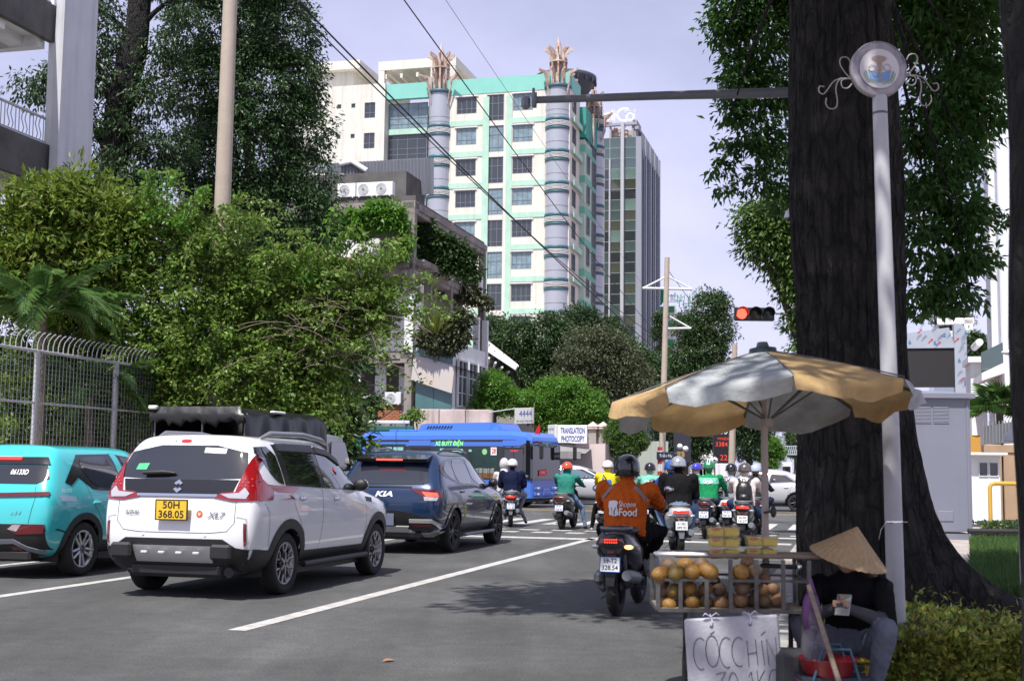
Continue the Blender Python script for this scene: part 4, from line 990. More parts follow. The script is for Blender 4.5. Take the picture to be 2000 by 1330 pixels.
# === garden wall behind the bus, leaning sign, gate ==========================================
def wall_between(name,label,pa,pb,d,h0,h1,th,m,cat='wall'):
 a=P(pa[0],900,d); b=P(pb[0],900,d-.2555*(pb[0]-pa[0])/FPX*d); a.z=b.z=0
 t=thing(name,label,cat,a,math.atan2(b.y-a.y,b.x-a.x)); ln=(b-a).length; return t,ln
t,ln=wall_between('garden_wall','stained pink plaster garden wall behind the blue bus roof',(806,0),(962,0),53,0,0,.2,M_PINK)
zt3=P(880,799,52.5).z
n_=3
for i in range(n_):
 q=MB(); q.box((ln*(i+.5)/n_,0,zt3/2),(ln/n_-.03,.22,zt3-.02*i),b=.02); q.obj('wall_panel',M_PINK,t)
t,ln=wall_between('dark_hoarding','low dark green hoarding and clutter behind the rear of the bus',(640,0),(806,0),52,0,0,.2,M_DGREY)
q=MB(); zt4=P(720,832,51.8).z; q.box((ln/2,0,zt4/2),(ln,.12,zt4),b=.01); q.obj('panel',mat('hoarding_green',(.03,.14,.11),.6),t)
q=MB(); q.box((ln*.72,-.3,P(760,825,51.5).z),(1.9,.1,.12),b=.02); q.obj('tube_lamp',M_FRAME_W,t)
# leaning notice board with blurred print
c=P(1024,812,50); nb_=thing('notice_board','weathered white notice board on a post above the bus front','sign',c,-.75)
q=MB(); q.box((0,0,0),(1.0,.06,.62),b=.01); q.obj('board',mat('notice_white',(.55,.53,.50),.7,streak=.4),nb_)
q=MB(); q.box((-.48,.06,-1.2),(.07,.07,3.0)); q.tube([(-.5,.05,.3),(-2.0,.1,.18)],.02,6); q.obj('post',M_FRAME_W,nb_)
put_text('lettering','4444',.34,Matrix.Translation((.1,-.035,.08)) @ Matrix.Rotation(math.pi/2,4,'X'),mat('notice_blue',(.10,.11,.25),.6),nb_)
put_text('lettering','Dịch thuật - Công chứng',.10,Matrix.Translation((.05,-.035,-.2)) @ Matrix.Rotation(math.pi/2,4,'X'),M_INK,nb_,width=.85)
# translation shop: pink wall, two-faced sign
c=P(1112,850,54); c.z=0; sh=Bld('shop_kiosk','pink walled shop with grey awning below the translation sign','shop',c)
zb3,ztp=sh.Z(1112,866),sh.Z(1112,830)
q=MB(); q.box((.2,1.2,(zb3)/2),(2.6,2.0,zb3)); q.obj('wall',mat('pale_pink_wall',(.66,.55,.52),.8,streak=.15),sh.t)
q=MB(); q.add([(-1.2,.2,sh.Z(1100,866)),(.9,.2,sh.Z(1140,876)),(.9,-1.0,sh.Z(1140,886)),(-1.2,-1.0,sh.Z(1100,879))],[(0,1,2,3)]); q.box((-.2,-1.0,sh.Z(1120,889)),(1.8,.04,.3)); q.obj('awning',mat('awning_grey',(.25,.24,.24),.8,streak=.3),sh.t)
sg=thing('translation_sign','white sign reading translation photocopy in blue above the silver car','sign',sh.M @ Vector((0,0,zb3)),-ROAD-.05)
xa,xb=sh.X(1091)+.0,sh.X(1149); hh=ztp-zb3
BLU=mat('sign_blue',(.04,.06,.30),.5); SRED=mat('sign_red',(.45,.03,.05),.5)
q=MB(); q.box(((xa+xb)/2,0,hh/2),(xb-xa,.12,hh),b=.01); q.obj('face_panel',M_WALLW,sg)
Mx=Matrix.Translation(((xa+xb)/2+.03,-.065,0)) @ Matrix.Rotation(math.pi/2,4,'X')
put_text('lettering','TRANSLATION',.34,Mx @ Matrix.Translation((0,hh*.68,0)),BLU,sg,width=(xb-xa)*.82,bold=.02)
put_text('lettering','PHOTOCOPY',.34,Mx @ Matrix.Translation((0,hh*.24,0)),BLU,sg,width=(xb-xa)*.78,bold=.02)
q=MB(Matrix.Translation((xa-.06,0,0)) @ Matrix.Rotation(-.9+math.pi,4,'Z')); q.box((.42,0,hh/2+.03),(.8,.1,hh*.98),b=.01); so=q.obj('side_panel',M_WALLW,sg)
Ms=Matrix.Translation((xa-.06,0,0)) @ Matrix.Rotation(-.9+math.pi,4,'Z') @ Matrix.Translation((.42,.055,0)) @ Matrix.Rotation(math.pi,4,'Z') @ Matrix.Rotation(math.pi/2,4,'X')
put_text('lettering','PHOTO',.28,Ms @ Matrix.Translation((0,hh*.38,0)),SRED,sg,width=.6); put_text('lettering','DỊCH THUẬT',.13,Ms @ Matrix.Translation((0,hh*.78,0)),BLU,sg,width=.6)
for px,lab in ((1158,'ornate pink gate pillar beside the translation sign'),(1178,'ornate pink gate pillar nearest the clipped topiary tree')):
 c=P(px,900,56); c.z=0; g=thing('gate_pillar',lab,'pillar',c,-ROAD,'ornate gate pillars'); zz=lambda py: P(px,py,56).z; h=zz(829)
 q=MB(); q.box((0,0,h*.36),(.34,.34,h*.72),b=.02); q.obj('shaft',M_PINK,g)
 q=MB(); q.box((0,0,h*.30),(.5,.5,.09),b=.01); q.box((0,0,h*.73),(.52,.52,.1),b=.02); q.box((0,0,h*.95),(.54,.54,.09),b=.02); q.add([(-.28,-.28,h*.97),(.28,-.28,h*.97),(.28,.28,h*.97),(-.28,.28,h*.97),(0,0,h*1.04)],[(0,1,4),(1,2,4),(2,3,4),(3,0,4)]); q.obj('cornice',M_PINK,g)
 q=MB(); q.box((0,0,h*.84),(.34,.34,h*.18)); q.obj('lantern_box',mat('lantern_grey',(.30,.27,.26),.7),g)
 q=MB(); q.lathe([(.13,h*.32),(.10,h*.36),(.09,h*.66),(.13,h*.72)],12,M=Matrix.Translation((0,-.24,0))); q.obj('half_column',M_PINK,g)
# pale hoarding by the topiary
c=P(1270,900,57); c.z=0; q=MB(RF(c)); q.box((0,0,P(1275,862,57).z/2),(1.6,.08,P(1275,862,57).z),b=.01); tag(q.obj('site_hoarding',mat('hoarding_pale',(.42,.45,.40),.7,streak=.3)),'pale panel hoarding behind the topiary with cut off white letters','hoarding')
ob=bpy.data.objects['site_hoarding']
put_text('lettering','adec',.42,RF(c) @ Matrix.Translation((-.5,-.06,P(1275,868,57).z-.1)) @ Matrix.Rotation(math.pi/2,4,'X'),M_WHITEINK,ob)
# === white balcony building, top left ========================================================
o=Vector((P(97,300,29.5).x,29.5,0)); Wb=Bld('balcony_building','white concrete building with stained balcony parapets at the top left','building',o)
L_=1.36; q=MB(); q.box((.11,L_/2,9),(.22,L_,18)); q.obj('pilaster',mat('white_pilaster',(.60,.60,.63),.7,var=.08,vs=1.2,streak=.25),Wb.t)
q=MB(); q.box((-.12,.35,9),(.24,.5,18)); q.obj('pilaster_edge',M_WALLW,Wb.t)
on=lambda px,py: Wb.on(px,py,'x',-.25)
yb0=-9.0
for (ptop,pbot,nm) in ((on(108,20).z,on(108,92).z,'upper'),(on(97,290).z,on(97,368).z,'lower')):
 q=MB(); q.box((-.16,(yb0+.1)/2,(ptop+pbot)/2),(.16,-yb0+.1,ptop-pbot)); q.obj('parapet',M_CONC_D,Wb.t)
 q=MB(); q.box((-2.2,(yb0+.1)/2,pbot+.18),(3.9,-yb0,.18)); q.obj('slab',M_WALLW,Wb.t)
 q=MB(); q.box((-.9,(yb0+.1)/2,pbot+.02),(.35,-yb0,.3)); q.box((-2.2,-1.6,pbot-.02),(3.8,.3,.35)); q.box((-2.2,-.1,pbot-.02),(3.8,.25,.3)); q.obj('soffit_beam',M_WALLW,Wb.t)
 rl=MB(); zr2=ptop+.62; rl.tube([(-.16,yb0,zr2),(-.16,.0,zr2)],.035,8); rl.tube([(-.16,yb0,ptop+.06),(-.16,0,ptop+.06)],.02,6); rl.obj('handrail',M_WPAINT,Wb.t)
 a=MB(); a.tube([(0,0,.05),(0,0,.60)],.013,6); ma=a.mesh('baluster',M_WPAINT); a=MB(); a.tube([(0,0,.05),(0,.05,.2),(0,-.05,.4),(0,0,.6)],.013,6); mc=a.mesh('baluster',M_WPAINT)
 y=-.06; i=0
 while y > yb0:
  b_=mesh_obj('baluster',mc if i % 4 in (1,2) else ma,Wb.t); b_.location=(-.16,y,ptop); y -= .13; i += 1
q=MB(); q.box((-4.2,-4.5,6),(.2,9,12)); q.obj('wall',mat('louvred_wall',(.33,.33,.34),.7,streak=.3),Wb.t)
q=MB(); zt5=on(97,140).z
for i in range(26): q.box((-2.6,-3.4,on(97,250).z+.3+i*.085),(1.6,.1,.06))
q.obj('louvre',M_GREYMET,Wb.t)
# === right side: wrapped screen, white modern building, roof garden block, guard house ========
o=Vector((P(1893,900,52).x,52,0)); o.z=0; S_=Bld('led_screen','large black led screen in a frame wrapped in printed protective film','screen',o)
x0,x1,xm=S_.X(1740),S_.X(1862),0.0; z0,z1,zt6=S_.Z(1830,756),S_.Z(1820,680),S_.Z(1840,640)
FILM=mat('protective_film',(.42,.46,.54),.35,var=.10,vs=1.2)
q=MB(); q.box(((x0+x1)/2,.1,(z0+z1)/2),(x1-x0,.2,z1-z0)); q.obj('display',mat('screen_black',(.022,.021,.023),.6),S_.t)
q=MB(); q.prism([(x0,z1),(x1+.0,z1),(x1,z1+.15),(x1-.2,zt6),(x0,zt6-.3)],.5,M=Matrix.Translation((0,-.06,0))); q.obj('top_fairing',FILM,S_.t)
q=MB(); pr=[(x1,0),(0,0),(0,zt6-.2)]+[(-.35+.35*math.cos(a),zt6-.2+.35*math.sin(a)) for a in np.linspace(0,math.pi/2,6)]+[(x1,zt6+.15)]; q.prism(pr,.9,M=Matrix.Translation((0,-.12,0))); q.obj('side_fairing',FILM,S_.t)
INK2=mat('film_print',(.20,.25,.36),.5); INKB=mat('film_blue',(.05,.25,.45),.5); INKR=mat('film_red',(.6,.06,.05),.5)
rt=random.Random(3)
for i in range(34):
 if i < 16: px,py,dy=rt.uniform(1776,1855),rt.uniform(638,676),-.065
 else: px,py,dy=rt.uniform(1865,1890),rt.uniform(640,752),-.125
 p=S_.on(px,py,'y',dy); M=Matrix.Translation(p) @ Matrix.Rotation(math.pi/2,4,'X') @ Matrix.Rotation(.75,4,'Z'); k=i % 5
 a=MB(M)
 if k in (0,1,2): a.box((0,0,.003),(.30,.018,.004)); a.box((.05,.05,.003),(.2,.012,.004)); m_=INK2
 elif k == 3: a.lathe([(.06,0),(.06,.004)],10); a.box((.05,.07,.003),(.08,.025,.004)); m_=INKB
 else: a.add([(-.12,-.02,.004),(.05,-.02,.004),(.05,-.06,.004),(.14,0,.004),(.05,.06,.004),(.05,.02,.004),(-.12,.02,.004)],[(0,1,2,3,4,5,6)]); m_=INKR
 a.obj('film_print',m_,S_.t)
# roof-garden block far right
o=Vector((P(1826,900,170).x,170,0)); r_=Bld('roof_garden_block','distant glass block with planted roof terraces behind the wrapped screen','building',o)
w=r_.X(1905); q=MB(); q.box((w/2,6,r_.Z(1860,655)/2),(w*.96,11,r_.Z(1860,655))); q.obj('glass_wall',mat('pale_blue_glass',(.22,.27,.36),.15,ior=1.7),r_.t)
q=MB(); q.box((w/2,6,r_.Z(1860,652)),(w,12,.8)); q.box((w*.55,6,r_.Z(1860,626)),(w*.85,11,.8)); q.box((w*.85,5,r_.Z(1860,640)),(w*.2,9,2.2)); q.obj('terrace',M_WALLW,r_.t)
q=MB(); q.box((w*.55,7,r_.Z(1860,640)),(w*.7,8,1.7)); q.obj('window_band',M_GLASS_D,r_.t)
lb=[(tuple(r_.M @ Vector((w*f,2,r_.Z(1860,py)))),rr) for f,py,rr in ((.15,618,1.0),(.35,617,.9),(.55,618,1.0),(.75,617,.9),(.6,608,.9),(.9,620,.8),(.3,649,.7),(.6,650,.6),(.85,649,.6))]
me,_=crown_mesh('roof_planting',lb,200,14,.35,M_LF_MID,rc=.6); me.transform(r_.I); mesh_obj('roof_planting',me,r_.t)
# white modern building at the right edge
o=Vector((P(1962,900,42).x,42,0)); w_=Bld('white_building','white modern building with glass slats and a jutting balcony at right','building',o)
ht=22; xr=w_.X(1986)
q=MB(); q.box((xr/2,2,ht/2),(xr,4,ht),b=.05); q.obj('corner_fin',mat('bluish_white',(.74,.76,.82),.5),w_.t)
xl2=w_.X(1934,600,1.2); q=MB(); q.box((xl2/2,1.8,ht/2),(-xl2,1.2,ht)); q.obj('wall',mat('pale_grey_wall',(.50,.51,.55),.6),w_.t)
q=MB(); q.box((xl2+.12,1.1,ht/2),(.24,.4,ht)); q.obj('edge_strip',M_FRAME_W,w_.t)
zs0,zs1=w_.Z(1955,700,1),w_.Z(1955,592,1)
for i in range(10):
 q=MB(); q.box((xl2+.22+(-xl2-.3)*i/9.5,1.05,(zs0+zs1)/2-1.5),(.05,.25,zs1-zs0+3)); q.obj('glass_slat',M_GLASS_D if i % 2 else M_GLASS_G,w_.t)
q=MB(); zb4=w_.Z(1940,728,0); xb0=w_.X(1914,735,0); q.prism([(0,zb4+.28),(xb0,zb4-.05),(xb0,zb4-.30),(0,zb4-.05)],3.0,M=Matrix.Translation((0,-.6,0))); q.obj('balcony_slab',M_WALLW,w_.t)
q=MB(); q.prism([(-.02,zb4+.95),(xb0,zb4+.62),(xb0,zb4-.05),(-.02,zb4+.28)],.04,M=Matrix.Translation((0,-.55,0))); q.obj('balcony_glass',M_GLASS_G,w_.t)
q=MB(); q.box((xr+1.4,3,ht/2),(2.6,4,ht)); q.obj('navy_glass',mat('navy_glass',(.012,.02,.045),.05,ior=1.7,coat=.6),w_.t)
xq=w_.X(1895,700,3); q=MB(); q.box(((xq+xl2)/2,4,w_.Z(1915,706,3)/2),(xl2-xq,2,w_.Z(1915,706,3))); q.obj('low_wing',M_WALLW,w_.t)
q=MB(); q.box(((xq+xl2)/2,3.9,w_.Z(1915,703,3)),(xl2-xq+.2,2.4,.2)); q.tube([(xl2-.2,3,w_.Z(1928,668,3)),(xl2-.2,5,w_.Z(1928,668,3))],.13,14); q.obj('wing_roof',M_FRAME_W,w_.t)
# tan wall with slatted railing, orange block, guard booth
o=Vector((P(1922,900,36).x,36,0.12)); t_=Bld('boundary_wall','tan stone boundary wall with grey slatted railing on top at right','wall',o)
zt7=t_.Z(1960,868); xr3=t_.X(2060)
q=MB()
for i in range(4): q.box((xr3*(i+.5)/4,.3,zt7/2),(xr3/4-.04,.6,zt7),b=.02)
q.box((xr3/2,.3,zt7-.12),(xr3,.68,.2)); q.obj('wall_block',mat('tan_stone',(.40,.27,.17),.8,var=.15,vs=1.5,streak=.15),t_.t)
q=MB(); q.prism([(0,zt7),(xr3,zt7+.1),(xr3,zt7+.85),(0,zt7+.5)],.05,M=Matrix.Translation((0,.1,0))); q.obj('railing_panel',mat('slat_grey',(.16,.165,.18),.6,streak=.3),t_.t)
for i in range(24): q=MB(); q.box((xr3*i/23,.06,zt7+.32+.006*i),(.03,.05,.62)); q.obj('slat',M_GREYMET,t_.t)
q=MB(); q.box((-.35,3,t_.Z(1912,850,2.5)/2),(1.0,1,t_.Z(1912,850,2.5))); tag(q.obj('orange_pier',mat('orange_paint',(.62,.32,.06),.6)),None); bpy.data.objects['orange_pier'].parent=t_.t
o=Vector((P(1925,900,33).x,33,0.12)); gb=Bld('guard_booth','small white guard booth with dark windows by the tan wall','booth',o); zg=gb.Z(1925,890)
x0g,x1g=gb.X(1890),gb.X(1945); q=MB(); facade(q,x0g,x1g,0,zg,[(gb.X(1904),gb.X(1922),gb.Z(1915,930),gb.Z(1915,902)),(gb.X(1924),gb.X(1942),gb.Z(1915,930),gb.Z(1915,902))],0,.06); q.box((x1g-.03,.9,zg/2),(.06,1.68,zg)); q.box(((x0g+x1g)/2,1.7,zg/2),(x1g-x0g,.06,zg)); q.obj('wall',M_WALLW,gb.t)
for a,b_ in ((1904,1922),(1924,1942)): window(gb.t,gb.X(a),gb.X(b_),gb.Z(1915,930),gb.Z(1915,902),0,1,1,M_FRAME_W,M_GLASS_D,fw=.02,recess=.02)
q=MB(); q.box(((x0g+x1g)/2+.06,.8,zg+.04),(x1g-x0g+.22,2.2,.08),b=.02); q.obj('roof',M_FRAME_W,gb.t)
# hazy towers at the end of the street
for px,w,top,d,lab in ((1514,14,846,330,'pale hazy tower block left of the far street gap'),(1532,10,852,380,'hazy narrow tower in the middle of the far street gap')):
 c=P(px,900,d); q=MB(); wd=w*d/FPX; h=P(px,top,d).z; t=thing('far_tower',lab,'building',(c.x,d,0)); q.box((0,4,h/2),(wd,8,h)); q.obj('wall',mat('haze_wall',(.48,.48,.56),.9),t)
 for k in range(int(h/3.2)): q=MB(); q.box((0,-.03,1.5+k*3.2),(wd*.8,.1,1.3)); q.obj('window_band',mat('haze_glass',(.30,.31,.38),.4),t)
# ------------------------------------------------------------------ cars
def hull(stations,xf=(-1,-.66,0,.66,1),bow=.035,crown=.03,level=3):
 """stations: list of [(y, z, halfwidth) for every level], rear to front -> smooth closed body (verts, faces, bvh)"""
 nx,ny,nz=len(xf),len(stations),len(stations[0]); id_={}; vs=[]; fs=[]
 def P_(i,j,k):
  if (i,j,k) in id_: return id_[i,j,k]
  y,z,w=stations[j][k]; f=xf[i]
  if j == 0: y -= bow*(1-f*f)
  if j == ny-1: y += bow*2.2*(1-f*f)
  if k == nz-1: z += crown*(1-f*f)
  id_[i,j,k]=len(vs); vs.append(Vector((f*w,y,z))); return id_[i,j,k]
 for j in range(ny-1):
  for k in range(nz-1):
   fs.append((P_(0,j,k),P_(0,j,k+1),P_(0,j+1,k+1),P_(0,j+1,k))); fs.append((P_(nx-1,j,k),P_(nx-1,j+1,k),P_(nx-1,j+1,k+1),P_(nx-1,j,k+1)))
 for i in range(nx-1):
  for k in range(nz-1):
   fs.append((P_(i,0,k),P_(i+1,0,k),P_(i+1,0,k+1),P_(i,0,k+1))); fs.append((P_(i,ny-1,k),P_(i,ny-1,k+1),P_(i+1,ny-1,k+1),P_(i+1,ny-1,k)))
  for j in range(ny-1):
   fs.append((P_(i,j,0),P_(i,j+1,0),P_(i+1,j+1,0),P_(i+1,j,0))); fs.append((P_(i,j,nz-1),P_(i+1,j,nz-1),P_(i+1,j+1,nz-1),P_(i,j+1,nz-1)))
 mb=MB(); mb.add(vs,fs); V,F_=subdivide(mb,level)
 return V,F_,BVHTree.FromPolygons(V,F_)
def wheel(par,x,y,r,w,rimm,tyrem,spokes,style,side,capm=None,rr=.68,twin=True):
 """tyre part with rim sub-part; the outer face looks to side*x"""
 M=Matrix.Translation((x,y,r)) @ Matrix.Rotation(math.pi/2*side,4,'Y')
 t=MB(M); h=w/2; t.lathe([(r*rr,-h*.8),(r*.80,-h),(r*.93,-h*.97),(r*.985,-h*.8),(r,-h*.45),(r,h*.45),(r*.985,h*.8),(r*.93,h*.97),(r*.80,h),(r*rr,h*.8)],36,cap=False)
 for k in range(-1,2): t.lathe([(r+.001,k*h*.32-.006),(r+.004,k*h*.32),(r+.001,k*h*.32+.006)],36,0,cap=False)
 to=t.obj('wheel',tyrem,par)
 m=MB(M); q=r*rr; m.lathe([(q+.004,h*.78),(q+.006,h*.86),(q-.012,h*.84),(q-.03,h*.55),(q-.045,-h*.4)],36,0,cap=False); m.lathe([(q-.04,-h*.1),(.01,-h*.1)],24,1,cap=False)
 for i in range(spokes):
  a=2*math.pi*i/spokes
  if style == 'Y':
   R_=Matrix.Rotation(a,4,'Z'); m.prism([(.02,-.018),(q*.52,-.014),(q*.52,.014),(.02,.018)],.03,0,M=R_ @ Matrix.Translation((0,0,h*.62)) @ Matrix.Rotation(math.pi/2,4,'X'))
   for sg in (-1,1):
    p=[Vector((q*.46,0,h*.64)),Vector((q*.72,sg*q*.17,h*.70)),Vector((q*.96,sg*q*.24,h*.74))]; m.tube([R_ @ v for v in p],[.016,.015,.017],6,0)
  elif style == 'twin':
   for sg in (-1,1):
    p=[Vector((.05,sg*.02,h*.62)),Vector((q*.97,sg*.045,h*.78))]; R_=Matrix.Rotation(a,4,'Z'); m.tube([R_ @ v for v in p],[.022,.019],6,0)
  else:
   R_=Matrix.Rotation(a,4,'Z'); m.tube([R_ @ Vector((.04,0,h*.6)),R_ @ Vector((q*.97,.03,h*.78))],[.032,.028],6,0)
 m.lathe([(.075,h*.45),(.072,h*.68),(.03,h*.72),(.001,h*.72)],18,2)
 m.obj('rim',[rimm,M_BLACKP,capm or M_BLACKG],to)
 return to
class Car:
 def __init__(s,name,label,cat,px,py,lx,ly,stations,paint,heading=ROAD,group=None,**k):
  fw=Vector((math.sin(heading),math.cos(heading),0)); rt=Vector((math.cos(heading),-math.sin(heading),0)); o=G(px,py)-rt*lx-fw*ly
  s.t=thing(name,label,cat,o,-heading,group); s.M=RF(o,heading); s.I=s.M.inverted(); s.V,s.F,s.bvh=hull(stations,**k); s.paint=paint; s.wells=[]
 def body(s,arches,r):
  """body shell with the wheel arches cut away and dark wells put in"""
  keep=[]
  for f in s.F:
   c=sum((s.V[i] for i in f),Vector())/len(f)
   if any((c.y-a)**2+(c.z-.33)**2 < r*r and abs(c.x) > .45 for a in arches): continue
   keep.append(f)
  mb=MB(); mb.add(s.V,keep,0,True); s.shell=mb.obj('body',s.paint,s.t)
  w=MB()
  for a in arches:
   for sg in (-1,1):
    pts=[(a+r*1.12*math.cos(t),.33+r*1.12*math.sin(t)) for t in np.linspace(-.25,math.pi+.25,16)]
    vs=[(sg*.40,y,z) for y,z in pts]+[(sg*.80,y,z) for y,z in pts]; w.add(vs,[(i,i+1,17+i,16+i) for i in range(15)]); w.add([(sg*.40,a,.3)]+[(sg*.40,y,z) for y,z in pts],[(0,i,i+1) for i in range(1,16)])
  w.obj('wheel_well',M_BLACKP,s.t)
 def hit(s,px,py):
  o=s.I @ EYE; d=(s.I.to_3x3() @ ray(px,py)).normalized(); h,n,i,_=s.bvh.ray_cast(o,d)
  if h is None:
   best=min((s.bvh.find_nearest(o+d*t) for t in np.linspace(8,30,120)),key=lambda q: q[3]); h=best[0]
  return h
 def arch(s,cy,r0,r1,m,sides=(1,-1),a0=-12,a1=192,cz=.33,off=.014):
  for sg in sides:
   poly=arc(cy,cz,r1,a0,a1,22)+arc(cy,cz,r0,a1,a0,22); patch('arch_trim',poly,SIDE if sg > 0 else LEFT,s.bvh,m,s.t,off,.08,sink=.06)
 def both(s,name,poly,m,off=.006,res=.07,rnd=0,sink=.02,sides=(1,-1)):
  return [patch(name,poly,SIDE if sg > 0 else LEFT,s.bvh,m,s.t,off,res,rnd,sink) for sg in sides]
 def rear(s,name,poly,m,off=.006,res=.07,rnd=0,sink=.02,mirror=False):
  o=[patch(name,poly,REAR,s.bvh,m,s.t,off,res,rnd,sink)]
  if mirror: o.append(patch(name,[(-x,z) for x,z in poly][::-1],REAR,s.bvh,m,s.t,off,res,rnd,sink))
  return o
 def text(s,name,t,size,x,z,m,off=.012,**k): return text_on(name,t,size,REAR,x,z,s.bvh,m,s.t,off,**k)
 def plate(s,x,z,w,h,m,rows,size,y,ink=None,rim=True):
  q=MB(); q.box((x,y,z),(w,.012,h),b=.004); p=q.obj('licence_plate',m,s.t)
  if rim:
   q=MB()
   for a,b_,c,d in ((x-w/2-.006,x+w/2+.006,z+h/2,z+h/2+.008),(x-w/2-.006,x+w/2+.006,z-h/2-.008,z-h/2),(x-w/2-.008,x-w/2,z-h/2,z+h/2),(x+w/2,x+w/2+.008,z-h/2,z+h/2)): q.box(((a+b_)/2,y,(c+d)/2),(b_-a,.02,d-c))
   q.obj('plate_frame',M_INK,p)
  for i,r in enumerate(rows):
   M=Matrix.Translation((x,y-.008,z+(h*.24 if len(rows) == 2 else 0)-i*h*.48)) @ Matrix.Rotation(math.pi/2,4,'X'); put_text('plate_text',r,size,M,ink or M_INK,p,depth=.001,width=w*(.55 if len(r) < 4 else .82),bold=.012)
  return p
 def seam(s,fr,pts,w=.007,name='panel_gap'): return patch(name,strip(pts,w),fr,s.bvh,M_BLACKP,s.t,.0015,.08,sink=0)
 def mirror_part(s,x,y,z,m,size=(.15,.07,.11)):
  for sg in (-1,1):
   q=MB(); q.ball((sg*(x+.12),y,z),(size[0]/2+.02,size[1],size[2]/2+.02),14,8); q.tube([(sg*(x-.06),y+.02,z-.06),(sg*(x+.06),y,z-.04)],.03,6); q.obj('wing_mirror',m,s.t)
def st(y,rows,dy=None): return [(y+(dy[i] if dy else 0),z,w) for i,(z,w) in enumerate(rows)]
full=[(.26,.80),(.50,.885),(.82,.915),(1.08,.905),(1.32,.835),(1.60,.735),(1.70,.63)]
# ---- white people carrier -----------------------------------------------------------------
PW=mat('white_car_paint',(.80,.80,.82),.28,coat=1.0)
sts=[st(-2.20,[(.30,.74),(.50,.82),(.82,.86),(1.08,.85),(1.32,.76),(1.58,.66),(1.685,.58)],(.12,-.02,0,.03,.13,.26,.36)),
 st(-2.05,full,(.05,0,0,.01,.10,.22,.30)),st(-1.6,full),st(-.8,full),st(-.1,full),
 st(.30,[(.26,.80),(.50,.885),(.82,.915),(1.06,.90),(1.30,.82),(1.57,.70),(1.66,.58)]),
 st(1.05,[(.26,.80),(.50,.885),(.82,.91),(1.02,.88),(1.08,.80),(1.13,.68),(1.16,.55)]),
 st(1.60,[(.26,.79),(.50,.88),(.80,.90),(.98,.86),(1.02,.78),(1.06,.66),(1.08,.5)]),
 st(2.10,[(.28,.72),(.50,.80),(.74,.82),(.90,.78),(.93,.70),(.95,.58),(.96,.45)],(-.06,0,0,-.03,-.08,-.14,-.2))]
c=Car('white_car','white family car with black cladding and yellow licence plate in the middle lane','car',545,1160,.80,-1.33,sts,PW)
t=c.t; c.body((-1.33,1.44),.40)
K=lambda a,b: c.hit(200+a/3.324,780+b/3.324)
def sp(*pts): return [(h.y,h.z) for h in (K(*p) for p in pts)]
def rp(*pts): return [(h.x,h.z) for h in (K(*p) for p in pts)]
for y in (-1.33,1.44):
 for sg in (1,-1): wheel(t,sg*.775,y,.335,.205,M_RIMD if False else mat('machined_rim',(.34,.33,.34),.3,metal=.7),M_TYRE,6,'Y',sg)
c.arch(-1.33,.385,.49,M_BLACKP,a0=-20,a1=200); c.arch(1.44,.385,.49,M_BLACKP,a0=-20,a1=200)
c.both('door_cladding',[(-.88,.26),(.98,.26),(.98,.43),(-.88,.45)],M_BLACKP,.014)
for sg in (1,-1): q=MB(); q.tube([(sg*.885,-.9,.30),(sg*.90,.98,.30)],.035,8); q.obj('side_step',M_BLACKP,t)
# glazing: rear quarter, two door windows, one black frame below them
c.both('side_glass',chaikin([(-1.97,1.585),(-1.48,1.605),(-1.42,1.20),(-1.45,1.19),(-1.60,1.225),(-1.74,1.33),(-1.86,1.50)],1),M_CARGL,.004)
c.both('window_surround',[(-1.46,1.625),(-.35,1.61),(-.02,1.58),(.36,1.47),(.93,1.14),(.95,1.09),(-1.40,1.18)],M_BLACKG,.007)
c.both('side_glass',[(-1.33,1.55),(-.50,1.545),(-.46,1.155),(-1.28,1.20)],M_CARGL,.011)
c.both('side_glass',[(-.38,1.535),(-.04,1.50),(.30,1.42),(.80,1.12),(-.34,1.14)],M_CARGL,.011)
c.both('rain_visor',strip([(-1.40,1.585),(-.42,1.58)],.075),M_BLACKP,.03,sink=.03); c.both('rain_visor',strip([(-.36,1.575),(-.02,1.54),(.34,1.43)],.07),M_BLACKP,.03,sink=.03)
ws_=[(-.60,.42),(.60,.42),(.70,.98),(-.70,.98)]
patch('windscreen',[(-.58,.40),(.58,.40),(.72,.97),(-.72,.97)],TOP,c.bvh,M_CARGL,t,.006,.1)
# tailgate: glass, black band, chrome bar, lamps, lettering
rg=[(-.655,1.60),(.655,1.60),(.745,1.30),(.70,1.245),(-.70,1.245),(-.745,1.30)]
c.rear('rear_glass',chaikin(rg,1),M_CARGL2,.008,.05)
c.rear('black_band',[(-.67,1.24),(.67,1.24),(.62,1.085),(-.62,1.085)],M_BLACKG,.007)
c.rear('chrome_bar',[(-.47,1.088),(.47,1.088),(.46,1.062),(-.46,1.062)],M_CHROME,.02)
tl=[(.765,1.50),(.80,1.50),(.84,1.26),(.90,1.19),(.95,1.12),(.95,1.03),(.66,1.02),(.45,1.055),(.52,1.105),(.68,1.115),(.71,1.24)]
tlr=[(x*.965,z) for x,z in tl]
c.rear('tail_lamp',tlr,M_REDL,.016,.05,mirror=True)
c.rear('clear_lens',[(.50,1.09),(.70,1.105),(.75,1.16),(.80,1.10),(.78,1.045),(.60,1.05)],M_CLRL,.022,.05,mirror=True)
lp=[(-1.955,1.38),(-1.93,1.25),(-1.80,1.165),(-1.74,1.12),(-1.78,1.03),(-2.06,1.02),(-2.06,1.2)]
c.both('tail_lamp',lp,M_REDL,.012,.05)
for sg in (-1,1):
 for k in range(7): h,n=shoot(c.bvh,REAR,sg*(.70+.02*k),1.18+.035*(k % 3)); q=MB(); q.ball(h-Vector((0,.018,0)),.011,8,5); q.obj('lamp_bead',mat('red_bead',(.7,.05,.05),.2,coat=1),t)
